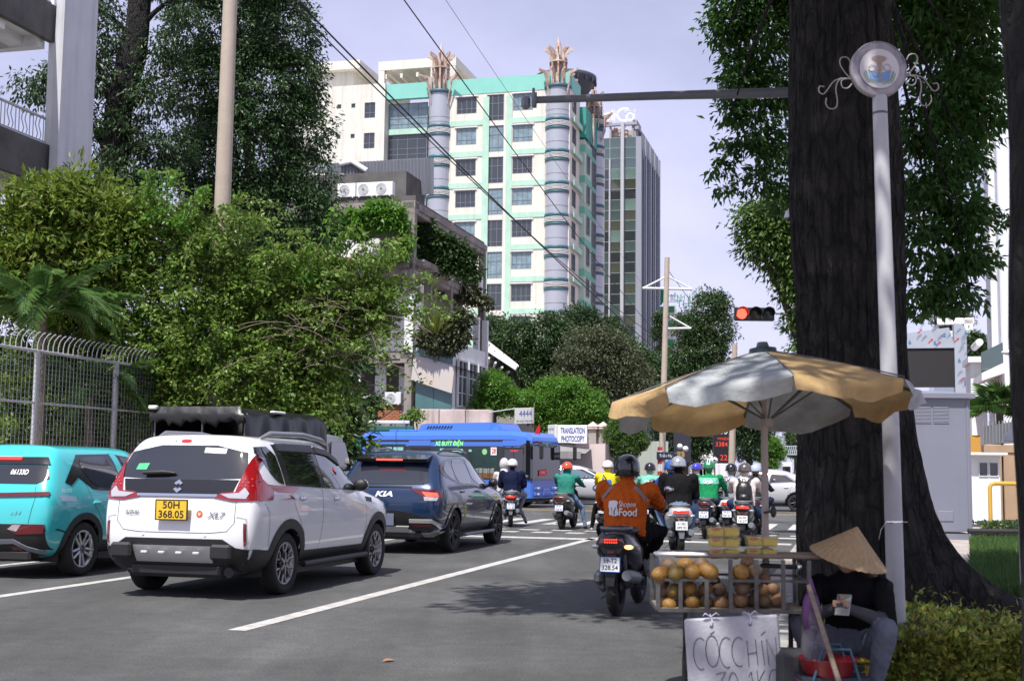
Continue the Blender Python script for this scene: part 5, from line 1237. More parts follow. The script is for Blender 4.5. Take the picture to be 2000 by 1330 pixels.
c.rear('brake_lamp',chaikin([(-.12,1.665),(.0,1.665),(.0,1.628),(-.12,1.628)],1),M_REDON if False else mat('brake_strip',(.75,.02,.03),.3,emit=.5),.008,sink=.01)
c.rear('roof_badge_hole',arc(-.19,1.645,.009,0,360,8)[:-1],M_BLACKP,.003,sink=0)
c.plate(-.005,.925,.355,.20,M_PLATE_Y,['50H','368.05'],.105,-2.285)
c.text('lettering','SUZUKI',.058,-.50,.89,M_DGREY,bold=.02,width=.16)
c.text('lettering','XL7',.085,.47,.875,M_GREYMET,bold=.02,shear=.3,width=.21)
# emblem: two interlocking hooks, and a round club sticker
em=[(-.052,.03),(.0,.068),(.05,.03),(.02,.012),(.0,.03),(-.02,.012),(.052,-.03),(.0,-.068),(-.05,-.03),(-.02,-.012),(.0,-.03),(.02,-.012)]
c.rear('emblem',[(x,1.165+z) for x,z in em],M_CHROME,.02,.05)
c.rear('round_sticker',arc(.285,.885,.036,0,360,14)[:-1],mat('sticker_orange',(.75,.10,.03),.4),.005,sink=0); c.rear('round_sticker_centre',[(.268,.90),(.302,.90),(.300,.878),(.285,.862),(.270,.878)],mat('sticker_cream',(.75,.55,.35),.4),.009,sink=0)
c.rear('green_sticker',[(-.54,1.40),(-.41,1.405),(-.43,1.335),(-.56,1.335)],mat('sticker_green',(.08,.50,.22),.4),.011,sink=0)
c.rear('white_sticker',[(.20,1.575),(.45,1.565),(.45,1.51),(.20,1.52)],M_WHITEINK,.011,sink=0)
q=MB(); q.tube([(-.43,-2.15,1.305),(-.2,-2.145,1.315),(-.06,-2.14,1.305)],[.02,.028,.012],8); q.obj('rear_wiper',M_BLACKP,t)
# bumper: black trim, skid plate, reflectors, exhaust
c.rear('bumper_trim',[(-.86,.30),(.86,.30),(.86,.52),(.70,.545),(.56,.63),(-.56,.63),(-.70,.545),(-.86,.52)],M_BLACKP,.014,.06)
c.both('bumper_trim',[(-2.10,.30),(-1.78,.30),(-1.76,.50),(-2.10,.53)],M_BLACKP,.016)
c.rear('skid_plate',[(-.46,.555),(.46,.555),(.44,.40),(-.44,.40)],M_GALV if False else mat('skid_silver',(.42,.42,.43),.35,metal=.5),.035,.08,sink=.03)
for x in (-.30,-.1,.1,.30): q=MB(); q.box((x,-2.295,.485),(.075,.03,.03),b=.008); q.obj('skid_rib',mat('skid_rib_light',(.62,.62,.63),.35,metal=.3),t)
for sg in (-1,1): q=MB(); q.box((sg*.575,-2.285,.50),(.24,.06,.16),b=.025); q.obj('bumper_corner',M_BLACKP,t)
c.rear('reflector',[(.775,.80),(.805,.79),(.805,.58),(.78,.56)],M_REDL_D,.012,mirror=True)
c.rear('reflector_recess',strip([(.70,.86),(.80,.84),(.815,.60)],.016),mat('white_shade',(.45,.45,.47),.4),.004,sink=0,mirror=True)
for x in (-.36,.36): c.rear('parking_sensor',arc(x,.67,.016,0,360,10)[:-1],PW,.006,sink=.006)
q=MB(); q.box((0,-1.95,.30),(1.1,.4,.16),b=.04); q.tube([(.62,-2.18,.29),(.62,-1.7,.29)],.055,12); q.box((0,0,.24),(1.5,3.2,.1)); q.obj('underbody',M_BLACKP,t)
q=MB(); q.tube([(-.75,-1.33,.33),(.75,-1.33,.33)],.06,8); q.obj('axle',M_BLACKP,t)
# seams, handles, rails, mirrors
c.seam(SIDE,[(-1.28,1.18),(-1.20,.95),(-.90,.62)]); c.seam(SIDE,[(-.42,1.14),(-.42,.70),(-.46,.45)]); c.seam(SIDE,[(.90,1.10),(1.0,.9),(.98,.46)])
c.seam(REAR,[(-.68,1.02),(-.68,.80),(-.60,.71),(-.4,.69),(.4,.69),(.60,.71),(.68,.80),(.68,1.02)])
c.seam(SIDE,[(-1.95,1.0),(-1.85,.9),(-1.82,.55)])
for y in (-1.0,-.02):
 for sg in (1,-1):
  h,n=shoot(c.bvh,SIDE if sg > 0 else LEFT,y,1.03-.02*(y > -.5)); q=MB(); q.ball(h+n*.004,(.006,.07,.035),12,6); q.tube([h+n*.012+Vector((0,-.085,0)),h+n*.045,h+n*.012+Vector((0,.085,0))],.014,8); q.obj('door_handle',M_CHROME,t)
for sg in (1,-1):
 q=MB(); q.tube([(sg*.62,-1.55,1.69),(sg*.64,-1.35,1.745),(sg*.655,-.5,1.755),(sg*.65,.05,1.71),(sg*.64,.25,1.655)],[.016,.03,.03,.028,.012],8,flat=1.0); q.obj('roof_rail',mat('rail_grey',(.30,.30,.32),.35,metal=.5),t)
c.mirror_part(.80,.74,1.17,PW); q=MB(); q.ball((.925,.70,1.17),(.10,.06,.078),12,7); q.obj('mirror_glass',M_BLACKP,t)
c.both('fender_vent',[(1.0,1.02),(1.25,1.0),(1.22,.95),(1.02,.96)],M_BLACKP,.006); c.both('head_lamp',chaikin([(1.75,.95),(2.05,.88),(2.06,.78),(1.80,.85)],1),M_CLRL,.01)
q=MB(); q.tube([(.86,.98,1.12),(.868,.92,1.0)],.022,6);
# ---- turquoise taxi -----------------------------------------------------------------------
PT=mat('turquoise_paint',(.05,.54,.57),.26,coat=1.0)
ft=[(.24,.78),(.48,.86),(.78,.885),(1.00,.87),(1.22,.80),(1.50,.70),(1.60,.58)]
sts=[st(-2.00,[(.28,.72),(.48,.80),(.78,.84),(1.00,.82),(1.22,.72),(1.48,.62),(1.575,.52)],(.14,0,0,.02,.14,.30,.42)),
 st(-1.85,ft,(.05,0,0,.02,.10,.24,.34)),st(-1.4,ft),st(-.6,ft),st(0,ft),st(.3,[(.24,.78),(.48,.86),(.78,.885),(.98,.87),(1.2,.79),(1.48,.67),(1.57,.55)]),
 st(1.05,[(.24,.78),(.48,.86),(.78,.88),(.94,.85),(1.0,.78),(1.05,.66),(1.08,.5)]),st(1.5,[(.24,.77),(.48,.85),(.75,.87),(.9,.83),(.94,.75),(.98,.64),(1.0,.48)]),
 st(2.0,[(.26,.7),(.48,.78),(.68,.8),(.82,.76),(.85,.68),(.87,.56),(.88,.44)],(-.06,0,0,-.03,-.08,-.14,-.2))]
c=Car('turquoise_taxi','turquoise taxi with black bumper and silver twin spoke wheels at the left edge','car',150,1124,.79,-1.24,sts,PT)
t=c.t; c.body((-1.24,1.30),.39)
for y in (-1.24,1.30):
 for sg in (1,-1): wheel(t,sg*.77,y,.335,.21,M_RIM,M_TYRE,5,'twin',sg,M_DGREY)
c.arch(-1.24,.375,.455,M_BLACKP,a0=-15,a1=195); c.arch(1.30,.375,.455,M_BLACKP,a0=-15,a1=195)
c.both('door_cladding',[(-.84,.24),(.90,.24),(.90,.42),(-.84,.42)],M_BLACKP,.014)
c.both('window_surround',[(-1.62,1.16),(-1.40,1.36),(-1.22,1.50),(-.40,1.52),(.10,1.47),(.85,1.04),(-.85,1.05),(-1.05,1.07),(-1.32,1.22),(-1.50,1.12)],M_BLACKG,.006)
c.both('side_glass',chaikin([(-1.26,1.36),(-1.14,1.47),(-.50,1.485),(-.36,1.08),(-.82,1.09),(-1.02,1.12)],1),M_CARGL,.011)
c.both('window_pillar',[(-.46,1.53),(-.34,1.53),(-.18,1.05),(-.34,1.05)],PT,.013)
c.both('side_glass',[(-.26,1.485),(.08,1.44),(.70,1.07),(-.12,1.08)],M_CARGL,.011)
patch('windscreen',[(-.55,.40),(.55,.40),(.68,.95),(-.68,.95)],TOP,c.bvh,M_CARGL,t,.006,.1)
c.rear('rear_glass',[(-.66,1.36),(.66,1.36),(.74,1.20),(.62,1.14),(-.62,1.14),(-.74,1.20)],M_CARGL,.008)
c.rear('spoiler_lip',[(-.62,1.455),(.62,1.455),(.68,1.37),(-.68,1.37)],M_BLACKG,.02)
c.rear('brake_lamp',[(-.28,1.448),(.30,1.448),(.30,1.415),(-.28,1.415)],mat('taxi_brake',(.85,.03,.03),.3,emit=.9),.035,sink=.01)
c.rear('light_bar',strip([(-.80,1.02),(-.15,1.0),(0,.965),(.15,1.0),(.80,1.02)],.045),M_REDL_D,.022);
c.rear('bumper_trim',[(-.85,.26),(.85,.26),(.86,.60),(.70,.66),(-.70,.66),(-.86,.60)],M_BLACKP,.016)
c.rear('bumper_lamp',[(.32,.60),(.40,.665),(.80,.665),(.78,.56),(.46,.54)],M_REDL_D,.024,mirror=True); c.rear('clear_lens',[(.34,.60),(.41,.655),(.52,.655),(.46,.58)],M_CLRL,.028,mirror=True)
c.rear('skirt_trim',strip([(-.82,.33),(-.5,.45),(.20,.45),(.40,.46),(.56,.38),(.80,.32)],.05),M_GREYMET,.024,sink=.02); c.rear('fog_reflector',[(.36,.40),(.50,.40),(.50,.355),(.36,.355)],M_REDL_D,.022)
c.plate(-.02,.70-.13,.34,.19,M_PLATE_Y,['50H','061.33'],.10,-2.085)
c.text('lettering','06133D',.085,.34,1.28,M_WHITEINK,bold=.02,width=.24); c.text('lettering','e34',.07,.42,.80,mat('pale_turquoise',(.20,.55,.57),.3,metal=.4),width=.14,shear=.3)
text_on('lettering','06133D',.06,SIDE,-1.62,1.06,c.bvh,M_WHITEINK,t,.004,width=.20); c.both('door_sticker',[(-1.78,1.0),(-1.45,.985),(-1.43,.93),(-1.74,.935)],mat('sticker_pale',(.45,.60,.75),.4),.003,sink=0,sides=(1,))
c.both('phone_sticker',[(-.62,.74),(-.25,.74),(-.25,.68),(-.62,.68)],mat('sticker_gold',(.55,.38,.10),.4),.003,sink=0,sides=(1,)); c.both('phone_mark',arc(-.72,.71,.03,120,320,8)+arc(-.72,.71,.018,320,120,8),M_WHITEINK,.003,sink=0,sides=(1,))
q=MB(); q.tube([(-.4,-1.96,1.20),(-.1,-1.965,1.21),(.05,-1.96,1.19)],[.012,.03,.02],8); q.obj('rear_wiper',M_BLACKP,t)
c.seam(SIDE,[(-1.22,1.2),(-1.1,.95),(-.82,.62)]); c.seam(SIDE,[(-.34,1.06),(-.34,.44)]); c.seam(REAR,[(-.62,1.12),(-.66,.96),(-.60,.67)]); c.seam(REAR,[(.62,1.12),(.66,.96),(.60,.67)])
h,n=shoot(c.bvh,SIDE,-1.0,.90); q=MB(); q.tube([h+n*.01+Vector((0,-.085,0)),h+n*.04,h+n*.01+Vector((0,.085,0))],.014,8); q.ball(h,(.008,.08,.035),12,6); q.obj('door_handle',PT,t)
q=MB(); q.box((0,0,.24),(1.5,3.2,.1)); q.box((0,-1.7,.28),(1.2,.5,.14),b=.03); q.obj('underbody',M_BLACKP,t); c.mirror_part(.76,.70,1.08,PT)
# ---- dark blue suv ------------------------------------------------------------------------
PB=mat('blue_car_paint',(.009,.031,.088),.22,metal=.3,coat=1.0)
fb=[(.28,.82),(.52,.91),(.82,.94),(1.05,.915),(1.26,.83),(1.54,.72),(1.65,.60)]
sts=[st(-2.25,[(.34,.74),(.52,.84),(.80,.87),(1.05,.85),(1.24,.74),(1.50,.62),(1.60,.52)],(.16,0,-.01,.0,.18,.42,.56)),
 st(-2.08,fb,(.06,0,0,0,.14,.36,.50)),st(-1.55,fb,(0,0,0,0,0,.04,.10)),st(-.7,fb),st(-.05,[(.28,.82),(.52,.91),(.82,.93),(1.05,.91),(1.26,.83),(1.55,.72),(1.665,.60)]),
 st(.35,[(.28,.82),(.52,.91),(.82,.935),(1.04,.91),(1.24,.81),(1.48,.69),(1.57,.58)]),st(1.10,[(.28,.82),(.52,.91),(.82,.93),(1.0,.89),(1.06,.80),(1.10,.68),(1.12,.5)]),
 st(1.65,[(.28,.81),(.52,.90),(.80,.91),(.96,.87),(1.0,.78),(1.03,.66),(1.05,.48)]),st(2.2,[(.3,.72),(.52,.80),(.72,.82),(.88,.78),(.92,.70),(.94,.58),(.95,.44)],(-.06,0,0,-.03,-.1,-.18,-.26))]
c=Car('blue_suv','dark blue suv with silver rear skid trim waiting behind the scooters','car',880,1078,.84,-1.36,sts,PB)
t=c.t; c.body((-1.36,1.36),.42)
for y in (-1.36,1.36):
 for sg in (1,-1): wheel(t,sg*.80,y,.36,.22,M_RIMD,M_TYRE,5,'twin',sg,rr=.72)
c.arch(-1.36,.41,.48,M_BLACKG,a0=-12,a1=192,cz=.34); c.arch(1.36,.41,.48,M_BLACKG,a0=-12,a1=192,cz=.34)
c.both('door_cladding',[(-.86,.28),(.9,.28),(.9,.44),(-.86,.46)],M_GREYMET if False else mat('sill_grey',(.09,.09,.10),.35),.012)
c.both('window_surround',chaikin([(-1.95,1.30),(-1.62,1.50),(-1.0,1.56),(-.1,1.57),(.40,1.43),(1.05,1.08),(-.8,1.08),(-1.3,1.16)],1),M_BLACKG,.005)
c.both('side_glass',chaikin([(-1.72,1.33),(-1.5,1.47),(-1.22,1.51),(-1.22,1.17),(-1.45,1.21)],1),M_CARGL,.010)
c.both('side_glass',chaikin([(-1.16,1.52),(-.40,1.545),(-.30,1.11),(-.78,1.11),(-1.16,1.165)],1),M_CARGL,.010)
c.both('side_glass',chaikin([(-.32,1.54),(-.06,1.535),(.36,1.42),(.92,1.10),(-.22,1.11)],1),M_CARGL,.010)
patch('windscreen',[(-.58,.48),(.58,.48),(.72,1.02),(-.72,1.02)],TOP,c.bvh,M_CARGL,t,.006,.1)
c.rear('rear_glass',[(-.60,1.42),(.60,1.42),(.70,1.16),(.62,1.12),(-.62,1.12),(-.70,1.16)],M_CARGL2,.008)
q=MB(); q.loft([[(x*.62,-1.72,1.60),(x*.62,-2.02,1.53),(x*.60,-1.98,1.475),(x*.60,-1.7,1.52)] for x in (-1,-.5,0,.5,1)],smooth=False); q.obj('spoiler',M_BLACKG,t)
q=MB(); q.box((-.03,-2.018,1.515),(.46,.02,.026),b=.004); q.obj('brake_lamp',mat('suv_brake',(1,.08,.06),.3,emit=1.3),t)
c.rear('tail_lamp',[(.42,1.055),(.62,1.04),(.86,1.02),(.90,.96),(.88,.88),(.68,.88),(.62,.94)],M_REDL_D,.014,.05,mirror=True)
c.rear('lit_lamp',[(.62,1.0),(.85,.985),(.87,.93),(.70,.93)],M_REDON if False else mat('suv_lit',(1,.10,.06),.3,emit=.9),.022,.05,mirror=True); c.rear('clear_lens',[(.66,.925),(.87,.92),(.85,.865),(.67,.865)],M_CLRL,.02,.05,mirror=True)
c.rear('lamp_strip',strip([(-.44,1.075),(.44,1.075)],.02),M_BLACKG,.012)
c.text('emblem','KIA',.115,-.02,.96,M_WHITEINK,bold=.035,width=.30,shear=.25)
c.plate(0,.555,.34,.19,mat('plate_shade',(.13,.14,.21),.5),[],.1,-2.30,rim=False)
c.rear('bumper_trim',[(-.86,.34),(.86,.34),(.87,.56),(.45,.66),(.25,.70),(-.25,.70),(-.45,.66),(-.87,.56)],M_BLACKG,.012)
SK=mat('satin_silver',(.62,.61,.60),.32,metal=.45)
c.rear('skid_plate',strip([(-.86,.36),(-.72,.30+.03),(-.5,.33),(-.36,.40),(.36,.40),(.5,.33),(.72,.33),(.86,.40),(.84,.50),(.78,.545),(.42,.545)],.05),SK,.035,.08,sink=.03); c.rear('skid_centre',[(-.40,.46),(.40,.46),(.34,.37),(-.34,.37)],SK,.033,.08,sink=.03)
c.rear('fog_reflector',[(.44,.50),(.78,.50),(.76,.46),(.48,.455)],M_REDL_D,.02,mirror=True)
q=MB(); q.box((0,0,.27),(1.5,3.4,.12)); q.box((0,-1.95,.31),(1.2,.4,.14),b=.04); q.obj('underbody',M_BLACKP,t); q=MB(); q.tube([(-.8,-1.36,.34),(.8,-1.36,.34)],.06,8); q.obj('axle',M_BLACKP,t)
for sg in (1,-1):
 q=MB(); q.tube([(sg*.60,-1.45,1.62),(sg*.63,-1.2,1.69),(sg*.645,-.4,1.715),(sg*.63,.15,1.655)],[.012,.022,.022,.010],8); q.obj('roof_rail',M_BLACKG,t)
 q=MB(); q.tube([(sg*.925,-.88,.27),(sg*.94,.9,.27)],.03,8); q.obj('side_step',M_GREYMET,t)
q=MB(); q.prism([(-.07,0),(.09,0),(.0,.03),(-.03,.10),(-.06,.10)],.03,M=Matrix.Translation((-.015,-1.25,1.665)) @ Matrix.Rotation(math.pi/2,4,'Z')); q.obj('fin_aerial',M_BLACKP,t)
for y in (-.98,-.05):
 h,n=shoot(c.bvh,SIDE,y,.99); q=MB(); q.tube([h+n*.01+Vector((0,-.09,0)),h+n*.04,h+n*.01+Vector((0,.09,0))],.015,8); q.obj('door_handle',PB,t)
c.seam(SIDE,[(-1.2,1.15),(-1.12,.95),(-.86,.64)]); c.seam(SIDE,[(-.26,1.09),(-.26,.46)]); c.seam(SIDE,[(.95,1.06),(.98,.48)]); c.seam(REAR,[(-.72,.86),(-.66,.70)]); c.seam(REAR,[(.72,.86),(.66,.70)])
c.mirror_part(.84,.80,1.13,M_BLACKG); c.both('door_sticker',[(-.93,.80),(-.80,.70),(-.70,.56),(-.78,.54),(-.90,.68)],mat('sticker_yellow',(.35,.33,.06),.4),.003,sink=0,sides=(1,))
# ---- silver saloons of the cross traffic --------------------------------------------------
PS=mat('silver_car_paint',(.62,.62,.65),.3,metal=.25,coat=1.0)
fs_=[(.24,.76),(.46,.84),(.72,.87),(.93,.85),(1.12,.76),(1.38,.64),(1.46,.52)]
def saloon(label,px,py,lx,ly,heading,hatch=False,name='silver_car',group=None):
 if hatch:
  sts=[st(-1.85,[(.28,.7),(.46,.78),(.75,.8),(.98,.78),(1.2,.7),(1.45,.6),(1.53,.5)],(.1,0,0,.02,.1,.25,.35)),st(-1.3,[(z*1.04,w) for z,w in fs_]),st(-.5,[(z*1.05,w) for z,w in fs_]),st(.1,[(z*1.05,w) for z,w in fs_]),st(.45,[(.24,.76),(.46,.84),(.75,.87),(.97,.85),(1.15,.76),(1.38,.64),(1.46,.52)]),
   st(1.2,[(.24,.76),(.46,.84),(.72,.87),(.92,.83),(.99,.75),(1.04,.62),(1.06,.48)]),st(1.6,[(.24,.75),(.46,.83),(.7,.85),(.85,.8),(.9,.72),(.94,.6),(.96,.46)]),st(2.1,[(.26,.66),(.46,.75),(.62,.78),(.72,.72),(.75,.62),(.77,.5),(.78,.4)],(-.05,0,0,-.03,-.1,-.18,-.26))]
 else:
  sts=[st(-2.15,[(.28,.7),(.46,.78),(.72,.8),(.92,.76),(.98,.66),(1.0,.55),(1.01,.42)],(.08,0,0,.02,.05,.08,.1)),st(-1.75,[(.24,.76),(.46,.84),(.72,.86),(.93,.82),(1.0,.72),(1.04,.6),(1.06,.46)]),st(-.95,[(.24,.76),(.46,.84),(.72,.87),(.93,.85),(1.12,.75),(1.33,.62),(1.40,.5)]),st(-.4,fs_),st(.1,fs_),st(.4,[(.24,.76),(.46,.84),(.72,.87),(.93,.85),(1.1,.75),(1.33,.62),(1.41,.5)]),
   st(1.2,[(.24,.76),(.46,.84),(.72,.87),(.88,.83),(.93,.75),(.97,.62),(.99,.48)]),st(1.6,[(.24,.75),(.46,.83),(.68,.85),(.8,.8),(.85,.72),(.88,.6),(.9,.46)]),st(2.15,[(.26,.66),(.46,.75),(.6,.78),(.68,.72),(.71,.62),(.73,.5),(.74,.4)],(-.05,0,0,-.03,-.1,-.18,-.26))]
 c=Car(name,label,'car',px,py,lx,ly,sts,PS,heading,group); t=c.t; c.body((-1.3,1.3),.37)
 for y in (-1.3,1.3):
  for sg in (1,-1): wheel(t,sg*.75,y,.31,.19,M_RIMD if not hatch else M_RIM,M_TYRE,8,'single',sg)
 c.arch(-1.3,.345,.385,PS if hatch else M_BLACKP,cz=.31); c.arch(1.3,.345,.385,PS if hatch else M_BLACKP,cz=.31)
 zz=1.03 if hatch else .97; zt=1.42 if hatch else 1.34
 if hatch: a=[(-1.65,zz+.14),(-1.3,zt),(-.3,zt+.03),(.35,zt-.04),(1.12,zz-.02),(-1.5,zz)]
 else: a=[(-1.45,zz+.02),(-.95,zt-.06),(-.4,zt+.01),(.1,zt),(.4,zt-.08),(1.08,zz-.03),(-1.2,zz)]
 c.both('window_surround',a,M_BLACKG if hatch else M_CHROME,.004)
 b1=[(-1.28,zz+.05),(-.92,zt-.10),(-.42,zt-.03),(-.36,zz+.03)]; b2=[(-.28,zt-.03),(.1,zt-.04),(.38,zt-.12),(.95,zz+.01),(-.25,zz+.03)]
 GL=mat('clear_car_glass',(.09,.13,.18),.05,ior=1.6,coat=.8) if hatch else M_CARGL
 c.both('side_glass',b1,GL,.010); c.both('side_glass',b2,GL,.010); patch('windscreen',[(-.55,.55),(.55,.55),(.66,1.1),(-.66,1.1)],TOP,c.bvh,M_CARGL,t,.006,.12)
 c.both('sill_trim',[(-.9,.24),(.9,.24),(.9,.30),(-.9,.30)],M_BLACKP,.008)
 for fr in (SIDE,LEFT): c.seam(fr,[(-.32,zz),(-.32,.36)]); c.seam(fr,[(.95,zz-.05),(.9,.4)]); c.seam(fr,[(-1.22,zz),(-.98,.62)]);
 for y in (-.95,-.02):
  for fr in (SIDE,LEFT): h,n=shoot(c.bvh,fr,y,.84); q=MB(); q.tube([h+n*.01+Vector((0,-.08,0)),h+n*.035,h+n*.01+Vector((0,.08,0))],.014,6); q.obj('door_handle',PS,t)
 c.mirror_part(.80,.92,zz+.06,M_BLACKP if hatch else PS); q=MB(); q.box((0,0,.22),(1.4,3.2,.1)); q.obj('underbody',M_BLACKP,t)
 c.both('head_lamp',[(1.7,.78),(2.0,.70),(2.0,.62),(1.75,.66)],M_CLRL,.01); c.both('tail_lamp',[(-2.05,.86),(-1.75,.88),(-1.75,.80),(-2.05,.74)] if not hatch else [(-1.8,1.0),(-1.6,.98),(-1.62,.82),(-1.8,.8)],M_REDL,.01)
 return c
cross=ROAD+math.pi/2
saloon('silver hatchback crossing between the blue bus front and the yellow jacket rider',1184,986,.74,1.3,cross-.10,True,group='silver cars crossing the junction')
saloon('silver saloon crossing the junction next to the big trunk',1556,999,-.74,-1.3,cross+math.pi+.02,group='silver cars crossing the junction')
# driver in light blue seen through the hatchback window is left to the tinted pane; white van far down the street
c_=P(1531,900,150); c_.z=0; t=thing('white_van','white high roofed van driving far down the street','van',c_,-.21)
q=MB(); q.loft([[(-.95,y,z0),(.95,y,z0),(.98,y,z0+.9),(.86,y,z1),(-.86,y,z1),(-.98,y,z0+.9)] for y,z0,z1 in ((0,.35,2.3),(.05,.33,2.45),(4.5,.33,2.45),(5.0,.4,1.4))],smooth=False); q.obj('body',M_FRAME_W,t)
q=MB(); q.box((0,-.02,1.5),(1.5,.04,.95),b=.01); q.obj('rear_glass',M_CARGL,t); q=MB(); q.box((0,-.03,.45),(1.9,.1,.25)); q.obj('bumper',M_BLACKP,t)
for sg in (-1,1):
 q=MB(); q.box((sg*.85,-.02,1.0),(.12,.05,.4)); q.obj('tail_lamp',M_REDL,t)
 for y in (.8,4.1): wheel(t,sg*.85,y,.34,.2,M_RIM,M_TYRE,5,'single',sg)
# ------------------------------------------------------------------ bus and covered truck
PBUS=mat('bus_blue',(.052,.165,.60),.3,coat=.7)
hd=math.radians(90+31); BL,BW,BH=7.6,2.2,2.74      # heading to the right and towards the camera
near=G(1036,992); fwv=Vector((math.sin(hd),math.cos(hd),0)); rtv=Vector((math.cos(hd),-math.sin(hd),0))
org=near-fwv*(BL/2)-rtv*(BW/2)
t=thing('blue_bus','blue electric city bus number 28 crossing behind the suv','bus',org,-hd)
BI=RF(org,hd).inverted()
w2=BW/2
prof=lambda y,s=1.0,zt=BH: [(-w2*s,y,.34),(w2*s,y,.34),(w2*s,y,1.0),(w2*s,y,2.3),(w2*s*.97,y,zt-.16),(w2*s*.84,y,zt),(-w2*s*.84,y,zt),(-w2*s*.97,y,zt-.16),(-w2*s,y,2.3),(-w2*s,y,1.0)]
q=MB(); q.loft([prof(-BL/2,.93,BH-.10),prof(-BL/2+.06,.99,BH-.02),prof(-BL/2+.2),prof(BL/2-.9),prof(BL/2-.25,.99,BH-.06),prof(BL/2-.05,.94,BH-.22),prof(BL/2,.88,BH-.34)],smooth=False); bo=q.obj('body',PBUS,t)
bv=BVHTree.FromPolygons([Vector(v) for v in q.v],q.f)
# the side towards the camera is local +x (right hand side)
yl=lambda px,py=870: (lambda o,d: (o+d*((w2-o.x)/d.x)))(BI @ EYE,BI.to_3x3() @ ray(px,py))
Y=lambda px: yl(px).y
Zb=lambda px,py: yl(px,py).z
ztopw=2.42; zbotw=.98
patch('window_band',chaikin([(Y(701),zbotw),(Y(1033),zbotw),(Y(1033),ztopw),(Y(712),ztopw),(Y(701),ztopw-.2)],0),SIDE,bv,M_BLACKG,t,.008,.6)
BGL=mat('bus_window_glass',(.012,.045,.038),.06,ior=1.5,var=.5,vs=1.2); LGT=mat('bus_window_light',(.28,.55,.50),.3)
def bwin(a,b,z0,z1,m=BGL): return patch('window',[(Y(a),z0),(Y(b),z0),(Y(b),z1),(Y(a),z1)],SIDE,bv,m,t,.016,.5)
bwin(716,792,1.1,2.25); bwin(850,905,1.1,2.12); bwin(914,972,1.1,2.12)
for a,b in ((799,841),(982,1027)): patch('blue_panel',[(Y(a),2.20),(Y(b),2.20),(Y(b),2.40),(Y(a),2.40)],SIDE,bv,PBUS,t,.02,.5)
patch('rear_vent',[(Y(802),1.2),(Y(839),1.2),(Y(839),2.12),(Y(802),2.12)],SIDE,bv,M_BLACKP,t,.018,.5)
for a,b,z0,z1 in ((733,743,1.98,2.12),(755,766,1.96,2.14),(769,790,1.90,2.14),(860,868,2.02,2.10),(884,898,1.98,2.08),(898,905,1.95,2.08),(916,922,1.98,2.06)): patch('seen_through_window',[(Y(a),z0),(Y(b),z0),(Y(b),z1),(Y(a),z1)],SIDE,bv,LGT,t,.022,.5,sink=0)
# door
patch('door',[(Y(984),.45),(Y(1024),.45),(Y(1024),2.14),(Y(984),2.14)],SIDE,bv,M_BLACKP,t,.02,.5)
for a,b in ((986,1003.5),(1004.5,1022)): patch('door_glass',[(Y(a),.6),(Y(b),.6),(Y(b),2.08),(Y(a),2.08)],SIDE,bv,M_CARGL,t,.028,.5)
patch('door_sign',[(Y(998),1.99),(Y(1013),1.99),(Y(1013),2.05),(Y(998),2.05)],SIDE,bv,mat('red_sign',(.65,.05,.06),.4),t,.036,.5,sink=0)
text_on('route_display','XE BUÝT ĐIỆN',.23,SIDE,(Y(851)+Y(905))/2,2.27,bv,mat('led_green',(.25,1.0,.12),.4,emit=.9),t,.03,width=Y(905)-Y(851),shear=.15)
patch('number_plate',[(Y(959.5),1.86),(Y(971),1.86),(Y(971),2.14),(Y(959.5),2.14)],SIDE,bv,M_WHITEINK,t,.03,.5,sink=0); text_on('route_number','28',.25,SIDE,Y(965.5),2.0,bv,mat('red_ink',(.6,.02,.03),.5),t,.034,width=.17,bold=.02)
patch('round_sticker',arc(Y(947.5),1.98,.11,0,360,16)[:-1],SIDE,bv,mat('pale_green_sticker',(.28,.60,.25),.5),t,.03,.5,sink=0)
for i in range(6): text_on('info_text','xe buýt điện thông tin tuyến',.07,SIDE,Y(946),1.36-i*.06,bv,M_WHITEINK if i < 3 else mat('orange_ink',(.6,.25,.05),.5),t,.026,width=.9)
patch('side_lamp',arc(Y(965),.80,.07,0,360,12)[:-1],SIDE,bv,mat('lamp_yellow',(.75,.50,.12),.4),t,.02,.5); patch('side_lamp_core',arc(Y(965),.80,.035,0,360,10)[:-1],SIDE,bv,mat('lamp_brown',(.25,.04,.01),.4),t,.03,.5); patch('side_marker',[(Y(969),.77),(Y(976),.77),(Y(976),.84),(Y(969),.84)],SIDE,bv,mat('lamp_amber',(.75,.42,.06),.4),t,.02,.5)
# front
fx=w2*.95
patch('corner_pillar',[(Y(1027),1.0),(BL/2-.02,1.0),(BL/2-.06,2.36),(Y(1027),2.40)],SIDE,bv,M_BLACKG,t,.012,.3)
ol=[(w2+.014,BL/2-.45),(w2+.014,BL/2-.2),(w2*.985,BL/2-.03),(w2*.92,BL/2+.035)]; ol += [(-x,y) for x,y in ol[::-1]]; n_=len(ol); q=MB(); q.add([(x,y,1.0) for x,y in ol]+[(x*.995,y-.01,2.2) for x,y in ol]+[(x*.97,y-.10,2.38) for x,y in ol],[(i+k*n_,i+1+k*n_,i+1+(k+1)*n_,i+(k+1)*n_) for i in range(n_-1) for k in range(2)]); q.obj('windscreen',M_CARGL,t)
body_bv=bv; bv=BVHTree.FromPolygons([Vector(v) for v in q.v],q.f)
patch('front_display',[(-.6,2.16),(.6,2.16),(.6,2.30),(-.6,2.30)],FRONT,bv,M_BLACKG,t,.02,.6); text_on('front_display_text','28',.16,FRONT,0,2.23,bv,mat('led_dim_green',(.05,.35,.18),.4,emit=.4),t,.028,flip=-1)
